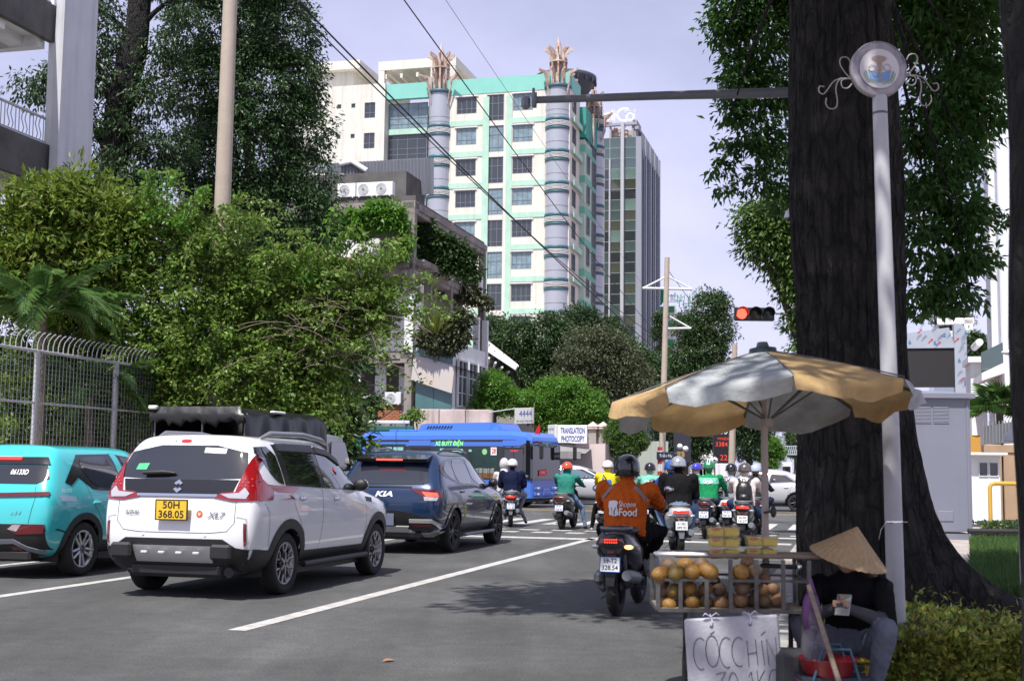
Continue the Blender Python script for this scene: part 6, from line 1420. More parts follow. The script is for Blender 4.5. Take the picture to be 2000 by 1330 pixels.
patch('red_card',[(.05,1.16),(.62,1.12),(.62,1.34),(.05,1.38)],FRONT,bv,mat('card_red',(.65,.03,.05),.5),t,.024,.6,sink=0); text_on('card_text','28 BX',.13,FRONT,.34,1.25,bv,M_WHITEINK,t,.03,flip=-1)
bv=body_bv
for sg in (-1,1):
 for z in (.66,.45):
  q=MB(); q.box((sg*.62,BL/2-.02,z+.02),(.5,.14,.16),b=.05); q.obj('lamp_housing',PBUS,t); q=MB(); q.ball((sg*.62,BL/2+.05,z+.02),(.08,.04,.06),12,7); q.obj('head_lamp',M_CLRL,t)
 for z in (.9,): pass
q=MB(); q.box((0,BL/2+.0,.55),(.5,.1,.3),b=.04); q.obj('front_grille',PBUS,t)
q=MB(); q.tube([(w2*.8,BL/2-.25,2.33),(w2*.9,BL/2+.25,2.33),(w2*1.1,BL/2+.5,2.3)],.03,8); q.tube([(w2*.8,BL/2-.2,2.22),(w2*.9,BL/2+.25,2.22),(w2*1.1,BL/2+.5,2.22)],.02,8); q.obj('mirror_arm',M_BLACKP,t)
q=MB(); q.box((w2*1.12,BL/2+.5,1.98),(.18,.12,.52),b=.05); q.obj('mirror',M_BLACKP,t)
q=MB(); q.tube([(-w2*.8,BL/2-.25,2.33),(-w2*.9,BL/2+.35,2.33),(-w2*1.15,BL/2+.55,2.3)],.03,8); q.box((-w2*1.15,BL/2+.5,1.98),(.18,.12,.52),b=.05); q.obj('mirror',M_BLACKP,t)
# roof: pod, hump, flag
q=MB()
y0,y1=Y(806),Y(970)
q.loft([[(-.8,y0,BH-.04),(.8,y0,BH-.04),(.72,y0+.1,BH+.26),(-.72,y0+.1,BH+.26)],[(-.82,y0+.35,BH-.04),(.82,y0+.35,BH-.04),(.74,y0+.35,BH+.30),(-.74,y0+.35,BH+.30)],[(-.82,y1-.5,BH-.04),(.82,y1-.5,BH-.04),(.74,y1-.5,BH+.32),(-.74,y1-.5,BH+.32)],[(-.8,y1-.1,BH-.04),(.8,y1-.1,BH-.04),(.7,y1-.2,BH+.28),(-.7,y1-.2,BH+.28)],[(-.75,y1,BH-.04),(.75,y1,BH-.04),(.6,y1-.02,BH+.05),(-.6,y1-.02,BH+.05)]],smooth=False); q.obj('roof_pod',PBUS,t)
for i in range(9): q=MB(); q.prism([(0,0),(.05,0),(.13,.13),(.08,.13)],.03,M=Matrix.Translation((.80,y0+.40+i*.13,BH+.07)) @ Matrix.Rotation(math.pi/2,4,'Z')); q.obj('vent_slot',M_BLACKP,t)
q=MB(); q.box((0,Y(772),BH+.03),(1.3,Y(800)-Y(745),.1),b=.04); q.obj('roof_hatch',PBUS,t)
q=MB(); q.tube([(.82,Y(1046),BH-.15),(.95,Y(1049),BH+.25)],.012,6); fl=[(.95,Y(1049),BH+.24),(.92,Y(1049)-.14,BH+.02),(.9,Y(1049)-.22,BH-.12),(.90,Y(1049)-.02,BH-.12),(.92,Y(1049)+.03,BH+.02)]; q.add(fl+[Vector(p)+Vector((.02,0,0)) for p in fl],[(0,1,2,3,4),(9,8,7,6,5)]); q.obj('red_flag',mat('flag_red',(.65,.02,.02),.6),t)
for y in (-BL/2+1.5,BL/2-1.45):
 for sg in (1,-1): wheel(t,sg*(w2-.14),y,.42,.26,M_RIM,M_TYRE,8,'single',sg,rr=.62)
 for sg in (1,-1):
  poly=arc(y,.42,.52,0,180,14)+[(y-.52,.36),(y+.52,.36)]; patch('wheel_arch',poly,SIDE if sg > 0 else LEFT,bv,M_BLACKP,t,.006,.5,sink=0)
q=MB(); q.box((0,0,.3),(BW-.4,BL-.6,.2)); q.obj('underbody',M_BLACKP,t)
# ---- truck with black tarpaulin
org=P(385,900,22.2); org.z=0
t=thing('covered_truck','truck with a wrinkled black tarpaulin cover parked by the bougainvillea','truck',org,-ROAD)
wt,ht,lt=.90,2.38,3.5; TARP=mat('black_tarpaulin',(.013,.013,.014),.38,var=.2,vs=3,bump=.3,bs=3.2,bd=.05)
rows=[]; rg=random.Random(5)
def wave(y,z): return .05*math.sin(y*8.3+math.sin(z*3)*1.2)+.02*math.sin(y*15+z*4)
rings=[]
for i in range(49):
 y=lt*i/48; sg=.03*abs(math.sin(y*3.2))
 z1=ht-.05*math.sin(y*4.1)**2
 rings.append([(-wt-.02-wave(y,1)*.7,y,1.15),(-wt-wave(y,1.6)*.6,y,1.7),(-wt+.0,y,z1-.12),(-wt*.85,y,z1),(0,y,z1+.06-sg),(wt*.85,y,z1),(wt,y,z1-.12),(wt+wave(y,1.7),y,1.75),(wt+.02+wave(y,1.2)*1.2,y,1.45),(wt+.01+wave(y,.8),y,1.15)])
q=MB(); q.loft(rings,cap=False)
n_=30; vs=[]                                  # rolled-up rear flap with creases
for i in range(n_+1):
 x=-wt+2*wt*i/n_; d=.014*math.sin(i*.55)+.012*math.sin(i*1.7+1)+.006*math.sin(i*2.9)
 vs += [(x,0,ht-.12+(.14 if abs(x) < wt*.88 else .02)),(x,-.08+d,ht-.10+d),(x,-.10-d,ht-.20+d*2),(x,-.05,ht-.27+d*3),(x,.03,ht-.23)]
q.add(vs,[(5*i+k,5*i+k+1,5*i+6+k,5*i+5+k) for i in range(n_) for k in range(4)],0,True); q.obj('tarpaulin',TARP,t)
q=MB()
for x in (-wt+.03,.05,wt-.04): q.tube([(x,.05,.9),(x,.05,ht-.1)],.02,6)
q.tube([(-wt,.05,ht-.12),(wt,.05,ht-.12)],.02,6); q.obj('cover_frame',M_GREYMET,t)
q=MB(); q.box((0,lt/2,.95),(wt*2+.04,lt,.5),b=.02); q.box((0,lt/2,.62),(.9,lt+1.2,.2)); q.obj('cargo_bed',M_DGREY,t)
q=MB(); q.box((0,.25,1.8),(wt*1.9,.04,1.2));
q=MB(); q.box((0,lt-.1,1.7),(wt*1.9,.05,1.2)); q.obj('bulkhead',M_BLACKP,t)
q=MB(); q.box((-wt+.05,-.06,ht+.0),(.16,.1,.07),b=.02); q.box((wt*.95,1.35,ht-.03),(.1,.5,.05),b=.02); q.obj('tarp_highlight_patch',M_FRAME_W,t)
q=MB(); q.loft([[(-.85,y,.5),(.85,y,.5),(.87,y,1.2),(.78*s,y,zt),(-.78*s,y,zt),(-.87,y,1.2)] for y,s,zt in ((lt+.1,1,1.98),(lt+.3,1,2.03),(lt+1.1,1,2.0),(lt+1.75,.95,1.25),(lt+1.85,.9,1.1))],smooth=False); q.obj('cab',M_FRAME_W,t)
for sg in (1,-1): q=MB(); q.prism([(lt+.35,1.3),(lt+1.45,1.3),(lt+1.05,1.88),(lt+.35,1.88)],.02,M=Matrix.Translation((sg*.86+.01,0,0)) @ Matrix.Rotation(math.pi/2,4,'Z')); q.obj('side_glass',M_CARGL,t)
for y in (.9,lt+.9):
 for sg in (1,-1): wheel(t,sg*.72,y,.36,.2,M_RIM,M_TYRE,6,'single',sg)
# ------------------------------------------------------------------ people
def seg_dist(Pn,a,b):
 a,b=np.array(a),np.array(b); ab=b-a; t=np.clip(((Pn-a)@ab)/max(ab@ab,1e-9),0,1); return Pn-(a+t[:,None]*ab),t
def figure(name,parts,mats,voxel=.02,folds=.006,label=None,group=None,M=None,smooth_it=5,fold_f=11.0):
 """one continuous body grown round a skeleton; parts: (path, radii, material, flat) - flat squashes fore-and-aft"""
 mb=MB()
 for path,rad,m,flat in parts:
  pts=[Vector(p) for p in path]; rs=list(rad) if not isinstance(rad,(int,float)) else [rad]*len(pts)
  for i in range(len(pts)):                    # round ends and joints
   if flat == 1.0: mb.ball(pts[i],rs[i],12,8)
   else: mb.ball(pts[i],(rs[i],rs[i]*flat,min(rs[i]*.6,.07)),16,8)
  for i in range(len(pts)-1):
   n=5
   for k in range(n):
    a=pts[i].lerp(pts[i+1],k/n); b=pts[i].lerp(pts[i+1],(k+1)/n); ra=rs[i]+(rs[i+1]-rs[i])*k/n; rb=rs[i]+(rs[i+1]-rs[i])*(k+1)/n
    if flat == 1.0: mb.tube([a,b],[ra,rb],10)
    else:
     ring=lambda c,r: [(c.x+r*math.cos(t),c.y+r*flat*math.sin(t),c.z) for t in np.linspace(0,2*math.pi,18)[:-1]]
     mb.loft([ring(a,ra),ring(b,rb)])
 V,Fq=remesh(mb,voxel,smooth_it)
 best=np.full(len(V),1e9); mi=np.zeros(len(V),int); jk=np.zeros(len(V))
 for path,rad,m,flat in parts:
  rs=list(rad) if not isinstance(rad,(int,float)) else [rad]*len(path)
  if len(path) == 1: path=[path[0],(path[0][0],path[0][1],path[0][2]+1e-3)]; rs=rs*2
  for i in range(len(path)-1):
   d,t=seg_dist(V,path[i],path[i+1]); d=d/np.array([1,flat,1]); q=np.linalg.norm(d,axis=1)/(rs[i]+(rs[i+1]-rs[i])*t)
   k=q < best; best[k]=q[k]; mi[k]=m
 soft=np.isin(mi,(0,1))
 me=np_mesh(name,V,Fq,True); nr=np.empty(len(V)*3,np.float32); me.vertices.foreach_get('normal',nr); nr=nr.reshape(-1,3)
 f=lumps(V*fold_f*np.array([1,1,.7]),len(V) % 7)*folds*1.6+lumps(V*fold_f*2.3+3,2)*folds
 V2=V+nr*(f*soft)[:,None]; me.vertices.foreach_set('co',V2.astype(np.float32).ravel())
 fm=mi[Fq[:,0]]; me.polygons.foreach_set('material_index',fm.astype(np.int32))
 for x in mats: me.materials.append(x)
 me.update(); o=mesh_obj(name,me)
 if M is not None: o.matrix_world=M
 bv=BVHTree.FromPolygons([Vector(v) for v in V2],[tuple(q) for q in Fq])
 if label: tag(o,label,'person',group)
 return o,bv
def ik(a,b,l1,l2,pole):
 a,b,pole=Vector(a),Vector(b),Vector(pole); d=b-a; L=min(d.length,(l1+l2)*.995); dn=d.normalized(); x=(l1*l1-l2*l2+L*L)/(2*L); h=math.sqrt(max(l1*l1-x*x,0)); p=(pole-dn*pole.dot(dn)).normalized()
 return a+dn*x+p*h,a+dn*L
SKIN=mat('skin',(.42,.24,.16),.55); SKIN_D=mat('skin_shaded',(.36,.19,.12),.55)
M_SHOE=mat('black_shoe',(.02,.018,.018),.5); M_GLOVE=mat('dark_glove',(.04,.035,.033),.8)
def cloth(n,c): return mat('cloth_'+n,c,.95,var=.16,vs=7,bump=.5,bs=16,spec=.08)
def fist(c,d,m,side):
 """a hand closed round a grip: palm, four curled fingers, thumb"""
 c,d=Vector(c),Vector(d); out=[([c-d*.05,c],[.030,.036],m,1.0)]
 for i in range(4):
  b=c+Vector((side*(.028-.019*i),.035,.012)); out.append(([b,b+Vector((0,.028,-.018)),b+Vector((0,.008,-.042))],[.0115,.011,.009],m,1.0))
 out.append(([c+Vector((-side*.03,.0,.0)),c+Vector((-side*.045,.03,-.012)),c+Vector((-side*.03,.05,-.025))],[.013,.012,.010],m,1.0)); return out
def rider(label,M,cols,hip=(0,-.14,.80),lean=.10,grips=True,feet=('board','board'),helmet=None,hood=False,wide=1.0,voxel=.02,group='riders waiting at the red light',bare=False,turn=0.0,hs=1.0,visor=True,folds=.006,shoe=None):
 """cols: (top, trousers, skin)"""
 hx,hy,hz=hip; sh=hz+.42; sy=hy+lean; top,leg=0,1
 P_=[([(hx,hy-.02,hz-.02),(hx,hy+lean*.25,hz+.13),(hx,hy+lean*.75,hz+.30),(hx,sy,sh-.02),(hx,sy+.01,sh+.05)],[.175*wide,.170*wide,.190*wide,.165*wide,.085],0,.66),
  ([(hx,sy+.02,sh+.04),(hx,sy+.05,sh+.13)],[.062,.058],2 if not hood else 0,1.0),([(hx,sy+.055,sh+.17),(hx,sy+.07,sh+.235)],[.088,.092],2 if not hood else 0,1.0),
  ([(hx,sy+.14,sh+.15),(hx,sy+.158,sh+.145)],[.030,.012],2,1.0),([(hx,sy+.10,sh+.10),(hx,sy+.12,sh+.11)],[.045,.03],2,1.0),([(hx,hy-.02,hz-.06),(hx,hy+.02,hz+.0)],[.172*wide,.165*wide],1,.72)]
 for s in (-1,1):
  shd=Vector((hx+s*.185*wide,sy,sh-.015))
  if grips is True: hd_=Vector((s*.31,.41,.985))
  elif grips == 'fwd': hd_=Vector((hx+s*.17,hy+.34,hz+.10))
  else: hd_=Vector((hx+s*.15,hy+.32,hz+.06))
  el,wr=ik(shd,hd_,.29,.26,(s*.6,-.35,-.75))
  P_.append(([shd,el],[.070*wide,.058*wide],0,1.0)); P_.append(([el,wr],[.056*wide,.040],0,1.0)); P_ += fist(wr+(wr-el).normalized()*.05,(wr-el).normalized(),4,s)
  ft=feet[0 if s < 0 else 1]; hj=Vector((hx+s*.10,hy+.02,hz-.03))
  if ft == 'board': an=Vector((hx*.5+s*.13,.20,.40))
  elif ft == 'peg': an=Vector((s*.20,hy+.32,.36))
  else: an=Vector((s*.40,hy+.28,.09))
  kn,an=ik(hj,an,.42,.42,(s*.8,1,.5)); P_.append(([hj,kn],[.098*wide,.068],1,1.0)); P_.append(([kn,an],[.066,.046],1,1.0))
  if bare: P_.append(([an+(kn-an)*.28,an],[.04,.033],2,1.0))
  P_.append(([an+Vector((0,-.03,-.05)),an+Vector((s*.02,.06,-.062)),an+Vector((s*.03,.16,-.07))],[.036,.038,.026],3,1.0))
 mats=[cols[0],cols[1],cols[2] if len(cols) > 2 else SKIN,shoe or M_SHOE,cols[3] if len(cols) > 3 else SKIN]
 o,bv=figure('person',P_,mats,voxel,folds,label,group,M)
 hc=Vector((hx,sy+.065,sh+.225))
 if helmet:
  hmn,full=helmet if isinstance(helmet,tuple) else (helmet,False); q=MB(Matrix.Translation(hc) @ Matrix.Rotation(turn,4,'Z') @ Matrix.Scale(hs,4)); pr=[]
  lo=-.10 if full else -.045
  for i in range(9): a=math.pi/2*(1-i/8); pr.append((.128*math.cos(a)+1e-4,.125*math.sin(a)))
  pr += [(.131,-.02),(.128 if full else .130,lo),(.120,lo-.008),(.112,lo+.01),(.112,.02)]
  q.lathe(pr[::-1],24,0,M=Matrix.Scale(1.17,4,(0,1,0)),cap=False); q.tube([(.1525*math.sin(a)*.86,.153*math.cos(a),lo) for a in np.linspace(0,2*math.pi,25)[:-1]],.007,6,1,closed=True)
  if visor: q.add([(-.10,.11,.0),(.10,.11,.0),(.07,.20,-.03),(-.07,.20,-.03),(-.10,.11,.012),(.10,.11,.012),(.07,.20,-.022),(-.07,.20,-.022)],[(0,1,2,3),(7,6,5,4),(2,6,7,3),(0,3,7,4),(1,5,6,2)],0)
  q.obj('helmet',[hmn,M_BLACKP],o)
  st_=MB();
  for s in (-1,1): st_.tube([hc+Vector((s*.105,.01,-.03)),hc+Vector((s*.085,.05,-.11)),hc+Vector((0,.075,-.135))],.006,5)
  st_.obj('chin_strap',M_BLACKP,o)
 if hood:
  q=MB(Matrix.Translation(hc)); q.ball((0,-.01,.005),(.118,.145,.160),18,12); q.tube([(0,.0,-.10),(0,-.03,-.17),(0,-.05,-.22)],[.105,.125,.14],14,flat=.8); q.obj('hood',cols[0],o)
 return o,bv
def on_back(t,size,bv,par,x,z,m,**k): return text_on('lettering',t,size,REAR,x,z,bv,m,par,.027,**k)
def back_patch(name,poly,bv,m,par,off=.007): return patch(name,poly,REAR,bv,m,par,off,.04,sink=0)
# ------------------------------------------------------------------ scooters
def helmet_mat(n,c,metal=0.0): return mat('helmet_'+n,c,.22,metal=metal,coat=.8)
def scooter(label,px,py,heading,col,plate,lit=True,dark=None,wide=1.0,lx=0.0,big=False,rack=True,bag=None,plate_m=None,amber=False,exh=M_GREYMET):
 fw=Vector((math.sin(heading),math.cos(heading),0)); o=G(px,py)+fw*.62
 t=thing('scooter',label,'scooter',o,-heading,'scooters waiting at the red light'); BP=dark or M_BLACKP
 for nm,y in (('rear_wheel',-.62),('front_wheel',.66)):
  M=Matrix.Translation((0,y,.285)) @ Matrix.Rotation(math.pi/2,4,'Y'); q=MB(M); q.lathe([(.19,-.05),(.235,-.058),(.268,-.042),(.285,-.012),(.285,.012),(.268,.042),(.235,.058),(.19,.05)],28,cap=False)
  for k in range(14):
   a=2*math.pi*k/14; q.box((.277*math.cos(a),.277*math.sin(a),.028*(1 if k % 2 else -1)),(.02,.014,.03))
  w=q.obj(nm,M_TYRE,t); q=MB(M); q.lathe([(.195,-.045),(.18,-.03),(.18,.03),(.195,.045)],24,cap=False)
  for k in range(5): R_=Matrix.Rotation(2*math.pi*k/5,4,'Z'); q.tube([R_ @ Vector((.03,0,.02)),R_ @ Vector((.185,.02,.01))],.014,6)
  q.lathe([(.05,-.05),(.05,.05)],12); q.obj('rim',M_RIMD,w)
 ring=lambda y,w,z0,z1: [(w*.55,y,z0),(w*.92,y,z0+(z1-z0)*.30),(w,y,z0+(z1-z0)*.62),(w*.72,y,z1-.01),(0,y,z1),(-w*.72,y,z1-.01),(-w,y,z0+(z1-z0)*.62),(-w*.92,y,z0+(z1-z0)*.30),(-w*.55,y,z0)]
 W_=wide=wide*1.2; q=MB(); q.loft([ring(-.87,.085*W_,.655,.735),ring(-.82,.125*W_,.59,.79),ring(-.68,.158*W_,.50,.80),ring(-.45,.172*W_,.44,.785),ring(-.2,.165*W_,.38,.74),ring(.0,.135*W_,.33,.66),ring(.10,.10,.32,.52)]); q.obj('rear_body',col,t)
 q=MB(); q.loft([ring(-.64,.11*W_,.76,.815),ring(-.55,.145*W_,.76,.845),ring(-.35,.155*W_,.75,.85),ring(-.1,.145,.71,.79),ring(.06,.10,.64,.745),ring(.12,.05,.6,.70)]); q.obj('seat',M_BLACKP,t)
 q=MB(); q.loft([[(-.09*W_,-.86,.66),(.09*W_,-.86,.66),(.075,-.88,.60),(-.075,-.88,.60)],[(-.10*W_,-.60,.52),(.10*W_,-.60,.52),(.085,-.60,.42),(-.085,-.60,.42)]],smooth=False); q.box((0,-.62,.47),(.16,.3,.16),b=.03); q.obj('under_tail',BP,t)
 tl=MB(); tl.loft([[(-.105*W_,-.862,.698),(.105*W_,-.862,.698),(.09*W_,-.872,.748),(-.09*W_,-.872,.748)],[(-.07,-.905,.703),(.07,-.905,.703),(.06,-.905,.742),(-.06,-.905,.742)]],smooth=False); tlo=tl.obj('tail_lamp',(M_REDL_D if amber else mat('scooter_lit',(.85,.03,.02),.25,emit=.35,coat=1)) if lit else M_REDL_D,t)
 if lit:
  q=MB()
  for i in range(6):
   for z in (.71,.735): q.ball((-.055+.022*i,-.908,z),.008,6,4)
  q.obj('led_dot',M_REDON,tlo)
 for s in (-1,1): q=MB(); q.ball((s*.135*W_,-.835,.665),(.045,.035,.022),10,6); q.obj('indicator',(M_AMBON if amber and s > 0 else M_CLRL),t)
 q=MB(); q.loft([[(-.05,-.89,.63),(.05,-.89,.63),(.05,-.88,.63),(-.05,-.88,.63)],[(-.058,-.93,.45),(.058,-.93,.45),(.058,-.915,.45),(-.058,-.915,.45)],[(-.035,-.925,.30),(.035,-.925,.30),(.035,-.91,.30),(-.035,-.91,.30)]],smooth=False); q.box((0,-.885,.605),(.09,.03,.035)); q.obj('rear_fender',BP if not big else M_GREYMET,t)
 q=MB(); q.box((0,-.90,.612),(.075,.02,.028),b=.005); q.obj('reflector',M_REDL_D,t)
 M=Matrix.Translation((0,-.935,.505)) @ Matrix.Rotation(-.20,4,'X'); q=MB(M); q.box((0,0,0),(.19,.008,.14),b=.003); po=q.obj('licence_plate',plate_m or M_PLATE_W,t)
 if plate_m is not None or plate[0].startswith('59'):
  q=MB(M);
  for a,b_,c_,d_ in ((-.097,.097,.066,.073),(-.097,.097,-.073,-.066),(-.099,-.092,-.07,.07),(.092,.099,-.07,.07)): q.box(((a+b_)/2,-.002,(c_+d_)/2),(b_-a,.012,d_-c_))
  q.obj('plate_frame',mat('plate_blue',(.03,.10,.40),.4),po)
 for i,r in enumerate(plate): put_text('plate_text',r,.062,M @ Matrix.Translation((0,-.006,.033-.066*i)) @ Matrix.Rotation(math.pi/2,4,'X'),M_INK,po,depth=.001,width=.13 if i == 0 else .155,bold=.012)
 q=MB(); q.tube([(.15,-.88,.40),(.155,-.80,.39),(.15,-.35,.345),(.10,.0,.27)],[.05,.062,.06,.025],12); q.lathe([(.02,0),(.045,.002)],10,M=Matrix.Translation((.15,-.885,.40)) @ Matrix.Rotation(math.pi/2,4,'X')); q.obj('exhaust',exh,t)
 q=MB(); q.box((-.12,-.45,.30),(.10,.52,.16),b=.04); q.box((0,-.15,.32),(.2,.4,.2),b=.05); q.tube([(-.10,-.62,.3),(-.10,-.78,.62)],.022,8); q.tube([(.10,-.62,.3),(.10,-.76,.60)],.022,8); q.box((-.15,-.66,.36),(.10,.2,.14),b=.04); q.obj('engine',M_DGREY,t)
 q=MB(); q.box((0,.22,.345),(.30,.40,.05),b=.02); q.obj('floorboard',BP,t)
 q=MB(); q.loft([[(-.18,.42,.36),(.18,.42,.36),(.16,.50,.36),(-.16,.50,.36)],[(-.20,.42,.60),(.20,.42,.60),(.15,.55,.62),(-.15,.55,.62)],[(-.17,.36,.86),(.17,.36,.86),(.12,.48,.86),(-.12,.48,.86)],[(-.10,.33,.95),(.10,.33,.95),(.08,.42,.95),(-.08,.42,.95)]],smooth=False); q.obj('leg_shield',col,t)
 q=MB(); q.tube(arc_pts(.66,.285,.315,20,150),.05,8,flat=.5); q.tube([(0,.40,.93),(0,.66,.30)],.03,8); q.obj('front_fender',col,t)
 q=MB(); q.tube([(-.36,.32,.985),(-.2,.38,1.0),(0,.41,.99),(.2,.38,1.0),(.36,.32,.985)],.014,8); q.ball((0,.42,.99),(.12,.09,.07),12,8)
 for s in (-1,1): q.tube([(s*.25,.355,.995),(s*.37,.315,.985)],.019,8)
 q.obj('handlebar',M_BLACKP,t)
 for s in (-1,1): q=MB(); q.tube([(s*.22,.37,1.0),(s*.27,.36,1.12),(s*.35,.34,1.19)],.007,6); q.ball((s*.375,.335,1.20),(.062,.02,.042),12,7); mo=q.obj('mirror',M_BLACKP,t); q=MB(); q.ball((s*.375,.322,1.20),(.052,.012,.034),12,6); q.obj('mirror_glass',mat('mirror_glass',(.6,.62,.66),.05,metal=1),mo)
 if rack: q=MB(); q.tube([(-.12,-.42,.83),(-.15,-.62,.835),(-.10,-.80,.835),(.10,-.80,.835),(.15,-.62,.835),(.12,-.42,.83)],.014,8); q.obj('grab_rail',M_GREYMET,t)
 q=MB(); q.tube([(-.12,-.2,.2),(-.22,-.26,.12)],.012,6); q.tube([(.1,-.2,.25),(.22,-.22,.24)],.012,6); q.obj('foot_peg',M_DGREY,t)
 return t,RF(o,heading)
def arc_pts(cy,cz,r,a0,a1,n=10): return [(0,cy+r*math.cos(math.radians(a0+(a1-a0)*i/n)),cz+r*math.sin(math.radians(a0+(a1-a0)*i/n))) for i in range(n+1)]
HD=ROAD-.02
C_BLK=cloth('black',(.012,.012,.013)); C_JEAN=cloth('light_jeans',(.16,.24,.38)); C_DJEAN=cloth('dark_jeans',(.03,.05,.10)); C_GREYP=cloth('grey_trousers',(.30,.31,.36)); C_NAVY=cloth('navy',(.012,.016,.045)); C_WHITE=cloth('white_hoodie',(.60,.58,.60)); C_TEAL=cloth('teal_shirt',(.035,.22,.17)); C_YEL=cloth('yellow_jacket',(.72,.58,.03)); C_OR=cloth('orange_jacket',(.60,.115,.018)); C_LG=cloth('mint_jacket',(.19,.52,.40)); C_GR=cloth('green_jacket',(.015,.24,.085)); C_GHOOD=cloth('grey_hoodie',(.27,.28,.35)); C_CREAM=cloth('cream_hoodie',(.62,.55,.53)); C_BLUE=cloth('blue_jacket',(.03,.06,.22)); C_DGR=cloth('dark_green',(.02,.13,.06))
P_BRONZE=mat('scooter_bronze',(.10,.10,.09),.28,metal=.5,coat=.6); P_SIL=mat('scooter_silver',(.50,.50,.51),.3,metal=.2,coat=.6); P_BLK=mat('scooter_black',(.016,.016,.018),.3,coat=.6); P_WHT=mat('scooter_white',(.6,.6,.6),.3,coat=.6)
# 1 nearest: orange delivery jacket
t,M=scooter('black scooter with plate 59-T2 328.54 carrying the orange jacket rider',1203,1201,HD+.03,P_BLK,['59-T2','328.54'],amber=True)
o,bv=rider('person in orange food delivery jacket and black helmet, nearest rider',M,(C_OR,C_BLK,SKIN,M_GLOVE),hip=(.01,-.22,.79),lean=.09,helmet=(helmet_mat('black',(.012,.012,.016)),True),wide=1.26,voxel=.016,feet=('board','board'),folds=.012,hs=.97)
on_back('Shopee',.085,bv,o,.055,1.055,M_WHITEINK,width=.165); on_back('Food',.105,bv,o,.062,.975,M_WHITEINK,width=.175,bold=.025)
fk=[(-.115,1.085),(-.045,1.085),(-.035,1.07),(-.035,.955),(-.05,.94),(-.06,.94),(-.06,1.02),(-.067,1.02),(-.067,.94),(-.085,.94),(-.085,1.02),(-.092,1.02),(-.092,.94),(-.115,.94),(-.125,.955),(-.125,1.07)]
back_patch('fork_emblem',fk,bv,M_WHITEINK,o,.022); on_back('cùng với Shopee',.032,bv,o,.03,.84,M_WHITEINK,width=.16)
RF_=mat('reflective_grey',(.24,.22,.22),.5)
for s in (-1,1):
 back_patch('reflective_strap',strip([(s*.235,1.085),(s*.16,1.18),(s*.11,1.225)],.03),bv,RF_,o)
q=MB();
for s in (1,):
 sh_=Vector((.01+s*.185*1.26,-.13,1.195)); e_,w_=ik(sh_,(s*.31,.41,.985),.29,.26,(s*.6,-.35,-.75)); a_=e_.lerp(w_,.35); dv=(w_-e_).normalized(); q.tube([a_,a_+dv*.035],.072,14,cap=False)
q.obj('sleeve_band',RF_,o)
b_=MB(M @ Matrix.Translation((.22,.18,.42))); b_.ball((0,0,0),(.09,.05,.13),10,7,noise=.12); b_.tube([(0,0,.1),(-.05,.05,.22)],[.03,.01],6); bo=b_.obj('plastic_bag',mat('plastic_bag',(.62,.60,.62),.4,transl=.3)); tag(bo,'white plastic bag with red print hanging on the black scooter 59-T2','bag');
q=MB(M @ Matrix.Translation((.22,.18,.40)));
for i in range(5): q.box((.085,-.03+.012*i,-.03+.03*(i % 2)),(.012,.012,.03))
for i in range(4): q.box((-.03+.025*i,-.052,-.03),(.016,.008,.022))
q.obj('red_print',mat('bag_red',(.6,.03,.06),.5),bo)
# 2 black jacket pillion and blue driver on silver scooter
t,M=scooter('silver grey scooter with plate 61-B2 499.93 carrying two people',1328,1086,HD-.20,P_SIL,['61-B2','499.93'],wide=1.12,big=True)
o,bv=rider('person in black jacket, light jeans and silver helmet, pillion on the silver scooter',M,(C_BLK,C_JEAN,SKIN),hip=(.0,-.42,.86),lean=.04,grips='lap',feet=('peg','peg'),helmet=helmet_mat('silver',(.45,.46,.50),.5),wide=1.3,voxel=.018,bare=True,shoe=mat('brown_sandal',(.20,.12,.09),.7),hs=1.04)
o,bv=rider('person in blue jacket and blue helmet driving the silver scooter',M,(C_BLUE,C_BLK,SKIN),hip=(-.07,.0,.81),lean=.10,helmet=helmet_mat('blue',(.02,.09,.38)),wide=1.05,hs=1.0)
# 3 cream hoodie with backpack
t,M=scooter('black scooter with lit red tail lamp and plate 60-A8 6.37 under the backpack rider',1452,1066,HD,P_BLK,['60-A8','16.37'])
o,bv=rider('person in cream hooded top and bronze helmet wearing a black backpack',M,(C_CREAM,C_DJEAN,SKIN),hip=(0,-.2,.79),lean=.10,helmet=helmet_mat('bronze',(.16,.14,.13),.6),wide=1.18,voxel=.018,feet=('board','down'))
hp=(0,-.2,.79)
b_=thing('backpack','black leather backpack worn over the cream hooded top','backpack',M @ Vector((0,-.20,.80)),-(HD))
q=MB(); q.loft([[(x*w,-.16-dp*math.cos(a_),z) for x,a_ in ((-1,1.57),(-.85,.7),(-.4,.2),(.4,.2),(.85,.7),(1,1.57),(.8,2.4),(-.8,2.4))] for z,w,dp in ((.0,.12,.10),(.03,.15,.13),(.18,.16,.14),(.30,.145,.12),(.38,.10,.08),(.40,.06,.05))]); q.obj('pack_body',mat('black_leather',(.015,.015,.016),.35,bump=.2,bs=30),b_)
q=MB(); q.loft([[(x*w,-.27-dp*math.cos(a_),z) for x,a_ in ((-1,1.4),(-.6,.3),(.6,.3),(1,1.4))] for z,w,dp in ((.03,.10,.05),(.08,.115,.07),(.17,.10,.04))]); q.obj('front_pocket',mat('black_leather',(0,0,0)),b_)
q=MB(); q.tube([(-.03,-.17,.40),(-.02,-.17,.45),(.02,-.17,.45),(.03,-.17,.40)],.009,6); q.obj('haul_loop',M_BLACKP,b_)
for s in (-1,1): q=MB(); q.tube([(s*.06,-.13,.38),(s*.10,-.02,.445),(s*.12,.09,.44),(s*.12,.16,.38)],.022,6,flat=.5); q.obj('strap',M_BLACKP,b_)
